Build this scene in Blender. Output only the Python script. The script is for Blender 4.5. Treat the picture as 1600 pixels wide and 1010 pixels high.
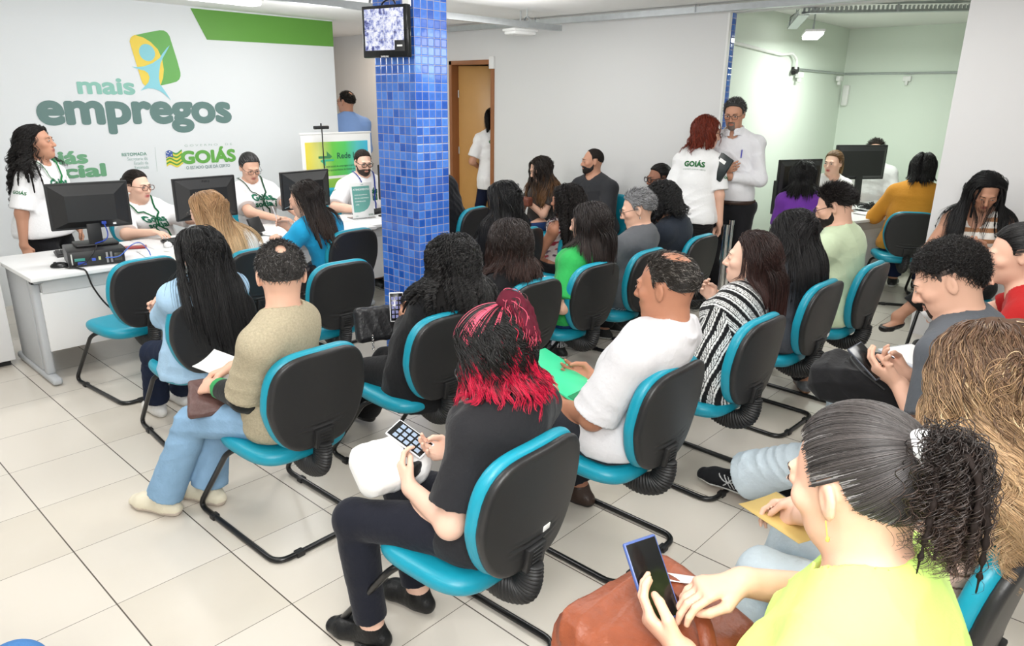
import bpy, bmesh, math, random
import numpy as np
from mathutils import Vector, Matrix

for _o in list(bpy.data.objects):
    bpy.data.objects.remove(_o)
random.seed(7)
SC = bpy.context.scene
COL = SC.collection

# ------------------------------------------------------------------ camera
cam_d = bpy.data.cameras.new('camera')
cam_d.sensor_width = 36.0
cam_d.lens = 36.0 * 1116.6 / 1600.0
cam_d.clip_start = 0.05
cam = bpy.data.objects.new('camera', cam_d)
COL.objects.link(cam)
_yaw, _pit, _rol = math.radians(42.259), math.radians(17.347), math.radians(0.767)
_F = Vector((math.cos(_pit) * math.cos(_yaw), math.cos(_pit) * math.sin(_yaw), -math.sin(_pit)))
_R = Vector((math.sin(_yaw), -math.cos(_yaw), 0))
_U = _R.cross(_F)
_c, _s = math.cos(_rol), math.sin(_rol)
_R, _U = _c * _R + _s * _U, -_s * _R + _c * _U
cam.matrix_world = Matrix(((_R.x, _U.x, -_F.x, 0), (_R.y, _U.y, -_F.y, 0), (_R.z, _U.z, -_F.z, 1.83), (0, 0, 0, 1)))
SC.camera = cam

# ------------------------------------------------------------------ world, exposure and the added lights
SC.view_settings.view_transform = 'Standard'
SC.view_settings.look = 'None'
SC.view_settings.gamma = 1.0
SC.view_settings.use_curve_mapping = False
SC.view_settings.exposure = 0.12
wd = bpy.data.worlds.new('world')
SC.world = wd
wd.use_nodes = True
wd.node_tree.nodes['Background'].inputs[0].default_value = (0.93, 0.97, 1.0, 1)
wd.node_tree.nodes['Background'].inputs[1].default_value = 0.9


def area(loc, sx, sy, power, col=(1.0, 0.992, 0.975), rot=(0, 0, 0)):
    d = bpy.data.lights.new('area_light', 'AREA')
    d.shape = 'RECTANGLE'
    d.size, d.size_y = sx, sy
    d.energy = power
    d.color = col
    o = bpy.data.objects.new('area_light', d)
    o.location = loc
    o.rotation_euler = rot
    COL.objects.link(o)
    return o


CEIL = 2.67
for _x, _y, _p in ((0.6, 0.4, 20), (2.9, 0.5, 15), (0.6, 2.9, 16), (3.0, 2.6, 20), (5.0, 1.6, 12), (0.7, 4.6, 14),
                   (2.5, 5.5, 20), (4.0, 6.1, 17), (4.9, 4.5, 11), (-1.6, 1.5, 14)):
    area((_x, _y, CEIL - 0.13), 1.2, 0.3, _p * 0.62)  # added lights under the ceiling, most of them without a fixture
    pl = bpy.data.lights.new('fill_glow', 'POINT')       # added fill with no fixture, brightens the ceiling and the walls
    pl.energy = _p * 1.05; pl.shadow_soft_size = 0.22; pl.color = (1.0, 0.992, 0.98)
    po = bpy.data.objects.new('fill_glow', pl); po.location = (_x, _y, CEIL - 0.42); COL.objects.link(po)
# the photographer's flash, bounced high behind the camera
fl_ = area((-0.55, -0.5, 2.5), 1.0, 1.0, 108, (1.0, 0.992, 0.98))
fl_.rotation_euler = (Vector((3.2, 2.9, 0.9)) - Vector((-0.55, -0.5, 2.5))).to_track_quat('-Z', 'Y').to_euler()
area((8.2, 2.55, 2.5), 1.0, 0.24, 35, (0.93, 1.0, 0.93))
area((5.85, 8.2, 2.6), 0.3, 0.3, 9, (1.0, 0.8, 0.6))
# ------------------------------------------------------------------ helpers: objects and meshes
def V(*a):
    return np.array(a, dtype=np.float64)


def nrm(v):
    v = np.asarray(v, float)
    return v / (np.linalg.norm(v) + 1e-12)


def tag(o, label=None, cat=None, group=None, kind=None):
    if label: o['label'] = label
    if cat: o['category'] = cat
    if group: o['group'] = group
    if kind: o['kind'] = kind
    return o


def link(name, me, parent=None, loc=None):
    o = bpy.data.objects.new(name, me)
    COL.objects.link(o)
    if parent is not None: o.parent = parent
    if loc is not None: o.location = loc
    return o


def empty(name, loc, rz=0.0):
    o = bpy.data.objects.new(name, None)
    COL.objects.link(o)
    o.location = loc
    o.rotation_euler = (0, 0, rz)
    o.empty_display_size = 0.1
    return o


def mesh_np(name, v, quads=None, tris=None, mat=None, col=None, smooth=True):
    me = bpy.data.meshes.new(name)
    v = np.asarray(v, np.float32)
    me.vertices.add(len(v))
    me.vertices.foreach_set('co', v.ravel())
    idx, tot = [], []
    if quads is not None and len(quads):
        idx.append(np.asarray(quads, np.int32).ravel()); tot.append(np.full(len(quads), 4, np.int32))
    if tris is not None and len(tris):
        idx.append(np.asarray(tris, np.int32).ravel()); tot.append(np.full(len(tris), 3, np.int32))
    if idx:
        idx = np.concatenate(idx); tot = np.concatenate(tot)
        me.loops.add(len(idx)); me.loops.foreach_set('vertex_index', idx)
        me.polygons.add(len(tot))
        st = np.zeros(len(tot), np.int32); st[1:] = np.cumsum(tot)[:-1]
        me.polygons.foreach_set('loop_start', st)
        me.polygons.foreach_set('use_smooth', np.full(len(tot), smooth, bool))
    me.update(calc_edges=True)
    me.validate()
    if col is not None:
        a = me.attributes.new('Col', 'FLOAT_COLOR', 'POINT')
        c = np.ones((len(v), 4), np.float32)
        col = np.asarray(col, np.float32)
        c[:, :3] = col if col.ndim == 2 else col[None, :]
        a.data.foreach_set('color', c.ravel())
    if mat is not None: me.materials.append(mat)
    return me


class MB:
    """collects boxes, tubes and prisms into one mesh"""

    def __init__(s):
        s.bm = bmesh.new()
        s.edges = []

    def box(s, c, size, rot=None, bev=0.0, seg=2, taper=None):
        r = bmesh.ops.create_cube(s.bm, size=1.0)
        vs = r['verts']
        for v in vs:
            if taper and v.co.z > 0: v.co.x *= taper[0]; v.co.y *= taper[1]
            v.co = Vector((v.co.x * size[0], v.co.y * size[1], v.co.z * size[2]))
        if bev > 0:
            es = list({e for v in vs for e in v.link_edges})
            rr = bmesh.ops.bevel(s.bm, geom=es, offset=bev, segments=seg, affect='EDGES', profile=0.5)
            vs = list({v for f in rr['faces'] for v in f.verts} | {v for v in vs if v.is_valid})
        M = Matrix.Translation(Vector(c))
        if rot is not None: M = M @ (rot if isinstance(rot, Matrix) else Matrix.Rotation(rot, 4, 'Z'))
        for v in vs: v.co = M @ v.co
        return s

    def cyl(s, a, b, r, r2=None, n=20, caps=True):
        a, b = Vector(a), Vector(b)
        d = b - a
        rr = bmesh.ops.create_cone(s.bm, cap_ends=caps, segments=n, radius1=r, radius2=r if r2 is None else r2, depth=d.length)
        M = Matrix.Translation((a + b) / 2) @ d.to_track_quat('Z', 'Y').to_matrix().to_4x4()
        for v in rr['verts']: v.co = M @ v.co
        return s

    def poly(s, pts, thick, M=None):
        """flat polygon (xy) extruded along z"""
        vs = [s.bm.verts.new((p[0], p[1], 0)) for p in pts]
        f = s.bm.faces.new(vs)
        if thick:
            r = bmesh.ops.extrude_face_region(s.bm, geom=[f])
            nv = [g for g in r['geom'] if isinstance(g, bmesh.types.BMVert)]
            for v in nv: v.co.z += thick
            vs = vs + nv
        if M is not None:
            for v in vs: v.co = M @ v.co
        return s

    def tube(s, path, rad, n=10, flat=None, caps=True):
        """sweep a circle (or an ellipse: flat=(a,b) factors) along a path; rad a number or one per point"""
        P = [Vector(p) for p in path]
        rings = []
        up = None
        for i, p in enumerate(P):
            t = (P[min(i + 1, len(P) - 1)] - P[max(i - 1, 0)]).normalized()
            if up is None:
                up = Vector((0, 0, 1)) if abs(t.z) < 0.9 else Vector((1, 0, 0))
            sd = t.cross(up).normalized()
            up = sd.cross(t).normalized()
            r = rad[i] if hasattr(rad, '__len__') else rad
            fa, fb = flat if flat else (1, 1)
            rings.append([s.bm.verts.new(p + sd * (math.cos(2 * math.pi * k / n) * r * fa) + up * (math.sin(2 * math.pi * k / n) * r * fb)) for k in range(n)])
        for a, b in zip(rings, rings[1:]):
            for k in range(n):
                s.bm.faces.new((a[k], a[(k + 1) % n], b[(k + 1) % n], b[k]))
        if caps:
            s.bm.faces.new(rings[0][::-1]); s.bm.faces.new(rings[-1])
        return s

    def build(s, name, mat, parent=None, loc=None, smooth=True, col=None, angle=0.6):
        bmesh.ops.recalc_face_normals(s.bm, faces=s.bm.faces)
        me = bpy.data.meshes.new(name)
        s.bm.to_mesh(me)
        s.bm.free()
        if smooth:
            me.shade_smooth() if hasattr(me, 'shade_smooth') else None
            try: me.set_sharp_from_angle(angle=angle)
            except Exception: pass
        if col is not None:
            a = me.attributes.new('Col', 'FLOAT_COLOR', 'POINT')
            a.data.foreach_set('color', np.tile(np.array([*col, 1], np.float32), len(me.vertices)))
        me.materials.append(mat)
        return link(name, me, parent, loc)


def fillet(pts, r, n=6):
    """round the corners of a polyline"""
    P = [Vector(p) for p in pts]
    out = [P[0]]
    for i in range(1, len(P) - 1):
        a, b, c = P[i - 1], P[i], P[i + 1]
        d1, d2 = (a - b), (c - b)
        rr = min(r, d1.length * 0.48, d2.length * 0.48)
        p1, p2 = b + d1.normalized() * rr, b + d2.normalized() * rr
        for k in range(n + 1):
            t = k / n
            out.append(p1.lerp(b, t).lerp(b.lerp(p2, t), t))
    out.append(P[-1])
    return out


def spline(pts, n=8):
    """Catmull-Rom through points"""
    P = [Vector(p) for p in pts]
    P = [P[0] * 2 - P[1]] + P + [P[-1] * 2 - P[-2]]
    out = []
    for i in range(1, len(P) - 2):
        p0, p1, p2, p3 = P[i - 1:i + 3]
        for k in range(n):
            t = k / n
            out.append(0.5 * ((2 * p1) + (p2 - p0) * t + (2 * p0 - 5 * p1 + 4 * p2 - p3) * t * t + (3 * p1 - p0 - 3 * p2 + p3) * t ** 3))
    out.append(P[-2])
    return out


# ------------------------------------------------------------------ materials
def mat(name, col=(0.8, 0.8, 0.8), rough=0.5, metal=0.0, spec=0.5, attr=False, bump=0.0, bscale=60.0, stretch=None, coat=0.0, emit=None, estr=0.0, sheen=0.0, mott=0.0, mscale=8.0, sss=0.0):
    m = bpy.data.materials.new(name)
    m.use_nodes = True
    nt = m.node_tree
    b = nt.nodes['Principled BSDF']
    b.inputs['Base Color'].default_value = (*col, 1)
    b.inputs['Roughness'].default_value = rough
    b.inputs['Metallic'].default_value = metal
    b.inputs['Specular IOR Level'].default_value = spec
    b.inputs['Coat Weight'].default_value = coat
    b.inputs['Sheen Weight'].default_value = sheen
    if sss:
        b.inputs['Subsurface Weight'].default_value = sss
        b.inputs['Subsurface Radius'].default_value = (0.012, 0.005, 0.003)
        b.inputs['Subsurface Scale'].default_value = 1.0
    src = None
    if attr:
        a = nt.nodes.new('ShaderNodeAttribute'); a.attribute_name = 'Col'
        src = a.outputs['Color']
    tc = nt.nodes.new('ShaderNodeTexCoord')
    if mott:
        n = nt.nodes.new('ShaderNodeTexNoise'); n.inputs['Scale'].default_value = mscale; n.inputs['Detail'].default_value = 6
        nt.links.new(tc.outputs['Object'], n.inputs['Vector'])
        mr = nt.nodes.new('ShaderNodeMapRange'); mr.inputs['To Min'].default_value = 1 - mott; mr.inputs['To Max'].default_value = 1 + mott
        nt.links.new(n.outputs['Fac'], mr.inputs['Value'])
        mx = nt.nodes.new('ShaderNodeVectorMath'); mx.operation = 'MULTIPLY'
        if src is not None: nt.links.new(src, mx.inputs[0])
        else: mx.inputs[0].default_value = col
        nt.links.new(mr.outputs['Result'], mx.inputs[1])
        src = mx.outputs[0]
    if src is not None: nt.links.new(src, b.inputs['Base Color'])
    if bump:
        n = nt.nodes.new('ShaderNodeTexNoise'); n.inputs['Scale'].default_value = bscale; n.inputs['Detail'].default_value = 5
        if stretch:
            mp = nt.nodes.new('ShaderNodeMapping'); mp.inputs['Scale'].default_value = stretch
            nt.links.new(tc.outputs['Object'], mp.inputs['Vector']); nt.links.new(mp.outputs[0], n.inputs['Vector'])
        else: nt.links.new(tc.outputs['Object'], n.inputs['Vector'])
        bp = nt.nodes.new('ShaderNodeBump'); bp.inputs['Strength'].default_value = bump; bp.inputs['Distance'].default_value = 0.01
        nt.links.new(n.outputs['Fac'], bp.inputs['Height']); nt.links.new(bp.outputs[0], b.inputs['Normal'])
    if emit:
        b.inputs['Emission Color'].default_value = (*emit, 1); b.inputs['Emission Strength'].default_value = estr
    return m


def srgb(r, g, b):
    f = lambda c: (c / 255 / 12.92) if c <= 10 else ((c / 255 + 0.055) / 1.055) ** 2.4
    return (f(r), f(g), f(b))


M_SKIN = mat('skin', attr=True, rough=0.5, spec=0.35, bump=0.05, bscale=220)
M_CLOTH = mat('fabric', attr=True, rough=0.88, spec=0.2, bump=0.25, bscale=55, sheen=0.08)
M_KNIT = mat('knit_fabric', attr=True, rough=0.95, spec=0.1, bump=0.5, bscale=260, mott=0.3, mscale=120)
M_DENIM = mat('denim', attr=True, rough=0.9, spec=0.15, bump=0.3, bscale=70, mott=0.16, mscale=14)
M_HAIR = mat('hair', attr=True, rough=0.42, spec=0.42)
M_HAIRBASE = mat('hair_underlayer', attr=True, rough=0.75, spec=0.12)
M_LEATHER = mat('leather', attr=True, rough=0.42, spec=0.4, bump=0.3, bscale=60, mott=0.28, mscale=22)
M_PLASTIC = mat('coloured_plastic', attr=True, rough=0.35, spec=0.5)
M_BLACK = mat('black_plastic', srgb(36, 36, 37), 0.42, bump=0.06, bscale=300)
M_GLOSSBLACK = mat('gloss_black', srgb(16, 17, 19), 0.16)
M_TEAL = mat('teal_vinyl', srgb(20, 148, 172), 0.40, bump=0.05, bscale=180)
M_TUBE = mat('black_enamel', srgb(20, 20, 21), 0.28)
M_RUBBER = mat('black_rubber', srgb(30, 30, 31), 0.5)
M_CHROME = mat('chrome', (0.8, 0.8, 0.8), 0.12, 1.0)
M_GALV = mat('galvanised_steel', srgb(190, 194, 196), 0.4, 0.75, mott=0.12, mscale=20)
M_GREYMET = mat('grey_lacquer', srgb(186, 189, 192), 0.45)
M_LAM = mat('white_laminate', srgb(232, 232, 232), 0.4, bump=0.03, bscale=200)
M_LAMGREY = mat('grey_laminate', srgb(205, 206, 207), 0.5)
M_PAPER = mat('paper', srgb(245, 245, 243), 0.8)
M_WHITE = mat('white_plastic', srgb(238, 238, 236), 0.4)
M_LAMP = mat('lit_diffuser', (1, 1, 1), 0.5, emit=(1.0, 0.99, 0.97), estr=6.0)


# ------------------------------------------------------------------ implicit shapes, meshed by surface nets
F32 = np.float32


def _smin(a, b, k):
    if k <= 0: return np.minimum(a, b)
    h = np.clip(0.5 + 0.5 * (a - b) / k, 0, 1)
    return a + (b - a) * h - k * h * (1 - h)


class Sdf:
    def __init__(s):
        s.ops = []

    def put(s, mode, fn, c, r, k):
        s.ops.append((mode, fn, None if c is None else np.asarray(c, F32), r, k))
        return s

    def cone(s, a, b, ra, rb, k=0.02, mode='u'):
        a = np.asarray(a, F32); b = np.asarray(b, F32)
        d = b - a; L2 = float(d @ d) + 1e-12
        def fn(P):
            q = P - a
            t = np.clip((q @ d) / L2, 0, 1)
            q = q - t[:, None] * d
            return np.sqrt(np.einsum('ij,ij->i', q, q)) - (ra + t * (rb - ra))
        return s.put(mode, fn, (a + b) / 2, math.sqrt(L2) / 2 + max(ra, rb), k)

    def ell(s, c, r, R=None, k=0.02, mode='u'):
        """ellipsoid; R rows are its local axes"""
        c = np.asarray(c, F32); r = np.asarray(r, F32)
        Rm = None if R is None else np.asarray(R, F32)
        def fn(P):
            q = P - c
            if Rm is not None: q = q @ Rm.T
            q1 = q / r
            k0 = np.sqrt(np.einsum('ij,ij->i', q1, q1)) + 1e-6
            q2 = q1 / r
            k1 = np.sqrt(np.einsum('ij,ij->i', q2, q2)) + 1e-6
            return k0 * (k0 - 1) / k1
        return s.put(mode, fn, c, float(r.max()), k)

    def ecap(s, a, b, side, w0, d0, w1, d1, k=0.03, mode='u'):
        """capsule of elliptical section: half width w along side, half depth d across"""
        a = np.asarray(a, float); b = np.asarray(b, float)
        ax = nrm(b - a); sd = nrm(np.asarray(side, float) - ax * (ax @ side)); fw = np.cross(ax, sd)
        L = float(np.linalg.norm(b - a))
        R = np.array([sd, fw, ax], F32); a32 = a.astype(F32)
        def fn(P):
            q = (P - a32) @ R.T
            z = np.clip(q[:, 2], 0, L); t = z / L
            w = w0 + t * (w1 - w0); d = d0 + t * (d1 - d0); m = np.minimum(w, d)
            x = q[:, 0] / w; y = q[:, 1] / d; zz = (q[:, 2] - z) / m
            k0 = np.sqrt(x * x + y * y + zz * zz) + 1e-6
            k1 = np.sqrt((x / w) ** 2 + (y / d) ** 2 + (zz / m) ** 2) + 1e-6
            return k0 * (k0 - 1) / k1
        return s.put(mode, fn, (a + b) / 2, L / 2 + max(w0, d0, w1, d1), k)

    def rbox(s, c, half, R=None, r=0.01, k=0.01, mode='u'):
        c = np.asarray(c, F32); hf = np.asarray(half, F32) - r
        Rm = None if R is None else np.asarray(R, F32)
        def fn(P):
            q = P - c
            if Rm is not None: q = q @ Rm.T
            q = np.abs(q) - hf
            return np.sqrt((np.maximum(q, 0) ** 2).sum(1)) + np.minimum(q.max(1), 0) - r
        return s.put(mode, fn, c, float(np.linalg.norm(half)), k)

    def clip(s, p, n, k=0.004):
        """keep the side that n points away from"""
        n = nrm(n).astype(F32); o = float(n @ np.asarray(p, F32))
        return s.put('i', lambda P: P @ n - o, None, None, k)

    def disp(s, fn):
        return s.put('d', fn, None, None, 0)

    def eval(s, P, cen=None, rad=None):
        """P (n,3), or blocks P (b,m,3) with block centres and radius for culling"""
        P = np.asarray(P, F32)
        if cen is None:
            D = np.full(len(P), 9.0, F32)
            for mode, fn, c, r, k in s.ops:
                if mode == 'u': D = _smin(D, fn(P), k)
                elif mode == 's': D = -_smin(-D, fn(P), k)
                elif mode == 'i': D = -_smin(-D, -fn(P), k)
                else: D = D + fn(P)
            return D
        D = np.full(P.shape[:2], 9.0, F32)
        m = P.shape[1]
        for mode, fn, c, r, k in s.ops:
            if c is None:
                v = fn(P.reshape(-1, 3)).reshape(D.shape)
                D = D + v if mode == 'd' else -_smin(-D, -v, k)
                continue
            dd = cen - c
            sel = np.nonzero(np.einsum('ij,ij->i', dd, dd) < (r + rad + k + 0.012) ** 2)[0]
            if not len(sel): continue
            v = fn(P[sel].reshape(-1, 3)).reshape(len(sel), m)
            if mode == 'u': D[sel] = _smin(D[sel], v, k)
            else: D[sel] = -_smin(-D[sel], v, k)
        return D

    def grad(s, P, e=0.003):
        k = np.array([[1, -1, -1], [-1, -1, 1], [-1, 1, -1], [1, 1, 1]], F32)
        g = sum(kk[None, :] * s.eval(P + kk * e)[:, None] for kk in k)
        return g / (np.linalg.norm(g, axis=1, keepdims=True) + 1e-9)

    def bounds(s):
        lo = np.array([1e9] * 3); hi = -lo
        for mode, fn, c, r, k in s.ops:
            if mode == 'u':
                lo = np.minimum(lo, c - r); hi = np.maximum(hi, c + r)
        return lo - 0.02, hi + 0.02

    def nets(s, h):
        lo, hi = s.bounds()
        B = 8; bs = B * h; rad = bs * 0.8661
        nb = np.ceil((hi - lo) / bs).astype(int) + 1
        g = np.stack(np.meshgrid(*[np.arange(n) for n in nb], indexing='ij'), -1).reshape(-1, 3)
        cen = (lo + (g + 0.5) * bs).astype(F32)
        d = s.eval(cen[:, None, :], cen, rad * 1.3)[:, 0]
        act = np.abs(d) < rad * 1.25 + 0.012
        g = g[act]; cen = cen[act]
        if not len(g): return np.zeros((0, 3)), np.zeros((0, 4), int)
        off = np.stack(np.meshgrid(*[np.arange(B + 1)] * 3, indexing='ij'), -1).reshape(-1, 3)
        P = ((lo + g * bs)[:, None, :] + off[None] * h).astype(F32)
        D = s.eval(P, cen, rad).reshape(len(g), B + 1, B + 1, B + 1)
        del P
        neg = D < 0
        cs = [(i, j, k) for i in (0, 1) for j in (0, 1) for k in (0, 1)]
        cnt = sum(neg[:, i:i + B, j:j + B, k:k + B].astype(np.int8) for i, j, k in cs)
        b, ci, cj, ck = np.nonzero((cnt > 0) & (cnt < 8))
        vals = np.stack([D[b, ci + i, cj + j, ck + k] for i, j, k in cs], 1)
        pos = np.zeros((len(b), 3)); n = np.zeros(len(b))
        C = np.array(cs, float)
        for a in range(8):
            for c2 in range(a + 1, 8):
                if np.abs(C[a] - C[c2]).sum() != 1: continue
                va, vb = vals[:, a], vals[:, c2]
                m = (va < 0) != (vb < 0)
                t = np.where(m, va / np.where(m, va - vb, 1), 0)
                pos += np.where(m[:, None], C[a] + t[:, None] * (C[c2] - C[a]), 0)
                n += m
        gi = g[b] * B + np.stack([ci, cj, ck], 1)
        V_ = lo + (gi + pos / n[:, None]) * h
        N = (nb * B + 4).astype(np.int64)
        key = (gi[:, 0] + 1) * N[1] * N[2] + (gi[:, 1] + 1) * N[2] + gi[:, 2] + 1
        order = np.argsort(key); sk = key[order]
        def find(k):
            i = np.minimum(np.searchsorted(sk, k), len(sk) - 1)
            return np.where(sk[i] == k, order[i], -1)
        quads = []
        st = (N[1] * N[2], N[2], 1)
        for ax, (u, w) in enumerate(((1, 2), (2, 0), (0, 1))):
            hi_i = [0, 0, 0]; hi_i[ax] = 1
            v1 = vals[:, cs.index(tuple(hi_i))]; v0 = vals[:, 0]
            m = np.nonzero((v0 < 0) != (v1 < 0))[0]
            k = key[m]
            q = np.stack([m, find(k - st[u]), find(k - st[u] - st[w]), find(k - st[w])], 1)
            ok = (q >= 0).all(1)
            q = q[ok]; fl = (v0[m] < 0)[ok]
            q[~fl] = q[~fl][:, ::-1]
            quads.append(q[:, ::-1])
        return V_, np.concatenate(quads)


def sdf_obj(S, h, name, material, col, parent=None, org=(0, 0, 0), paint=None, smooth_it=0):
    v, q = S.nets(h)
    c = np.tile(np.asarray(col, F32), (len(v), 1)) if np.ndim(col) == 1 else col
    if paint is not None: c = paint(v, c)
    me = mesh_np(name, v - np.asarray(org), q, None, material, c)
    return link(name, me, parent, None if parent is not None else org)


def tubes(paths, rad, cols, sides=3, seed=0):
    """paths (N,M,3), rad (N,M) or number, cols (N,M,3) -> verts, quads, colours"""
    N, M = paths.shape[:2]
    T = np.gradient(paths, axis=1)
    T /= np.linalg.norm(T, axis=2, keepdims=True) + 1e-9
    rs = np.random.RandomState(seed)
    ref = rs.normal(size=(N, 1, 3)); n1 = np.cross(T, ref); n1 /= np.linalg.norm(n1, axis=2, keepdims=True) + 1e-9
    n2 = np.cross(T, n1)
    rad = np.broadcast_to(rad, (N, M))[:, :, None]
    ang = np.arange(sides) * 2 * np.pi / sides
    ring = paths[:, :, None, :] + rad[:, :, None] * (np.cos(ang)[:, None] * n1[:, :, None] + np.sin(ang)[:, None] * n2[:, :, None])
    idx = np.arange(N * M * sides).reshape(N, M, sides)
    a = idx[:, :-1]; b = idx[:, 1:]
    q = np.stack([a, np.roll(a, -1, 2), np.roll(b, -1, 2), b], -1).reshape(-1, 4)
    return ring.reshape(-1, 3), q, np.repeat(cols[:, :, None, :], sides, 2).reshape(-1, 3)
# ------------------------------------------------------------------ people
UP = V(0, 0, 1)


def ik(a, t, l1, l2, pole):
    d = t - a
    L0 = np.linalg.norm(d) + 1e-9
    L = min(L0, (l1 + l2) * 0.997); L = max(L, abs(l1 - l2) * 1.05)
    u = d / L0
    x = (l1 * l1 - l2 * l2 + L * L) / (2 * L)
    hg = math.sqrt(max(l1 * l1 - x * x, 0))
    pv = nrm(pole - u * (pole @ u))
    return a + u * x + pv * hg, a + u * L


def flatcone(S, a, b, ra, rb, k=0.02, cut0=False):
    """cone with a flat end at b (an open cuff)"""
    a = np.asarray(a, F32); b = np.asarray(b, F32)
    d = b - a; L = float(np.linalg.norm(d)); u = d / L
    def fn(P):
        q = P - a
        z = q @ u
        t = np.clip(z / L, 0, 1.3)
        q = q - (np.clip(z, 0, L * 1.3))[:, None] * u
        r = np.sqrt(np.einsum('ij,ij->i', q, q)) - (ra + t * (rb - ra))
        return np.maximum(r, z - L)
    return S.put('u', fn, (a + b) / 2, L / 2 + max(ra, rb) * 1.3, k)


def wrinkles(seed, amp=0.0035, f=38.0):
    rs = np.random.RandomState(seed)
    D = rs.normal(size=(4, 3)); D /= np.linalg.norm(D, axis=1, keepdims=True)
    D[:, 2] *= 1.4
    ph = rs.uniform(0, 6, 4)
    def fn(P):
        w = P @ (D[2] * f * 0.35).astype(F32) + ph[2]
        a = np.sin(P @ (D[0] * f).astype(F32) + 1.8 * np.sin(w) + ph[0])
        b = np.sin(P @ (D[1] * f * 0.62).astype(F32) + 1.5 * np.sin(w * 1.3 + 1) + ph[1])
        m = 0.5 + 0.5 * np.sin(P @ (D[3] * f * 0.22).astype(F32) + ph[3])
        a = 1.0 - 1.9 * np.sqrt(np.abs(a)) + 0.3 * a; b = 0.9 - 1.7 * np.sqrt(np.abs(b)) + 0.3 * b    # narrow ridges between broad hollows
        return (-amp * (0.75 * a + 0.6 * b) * m).astype(F32)
    return fn


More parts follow.
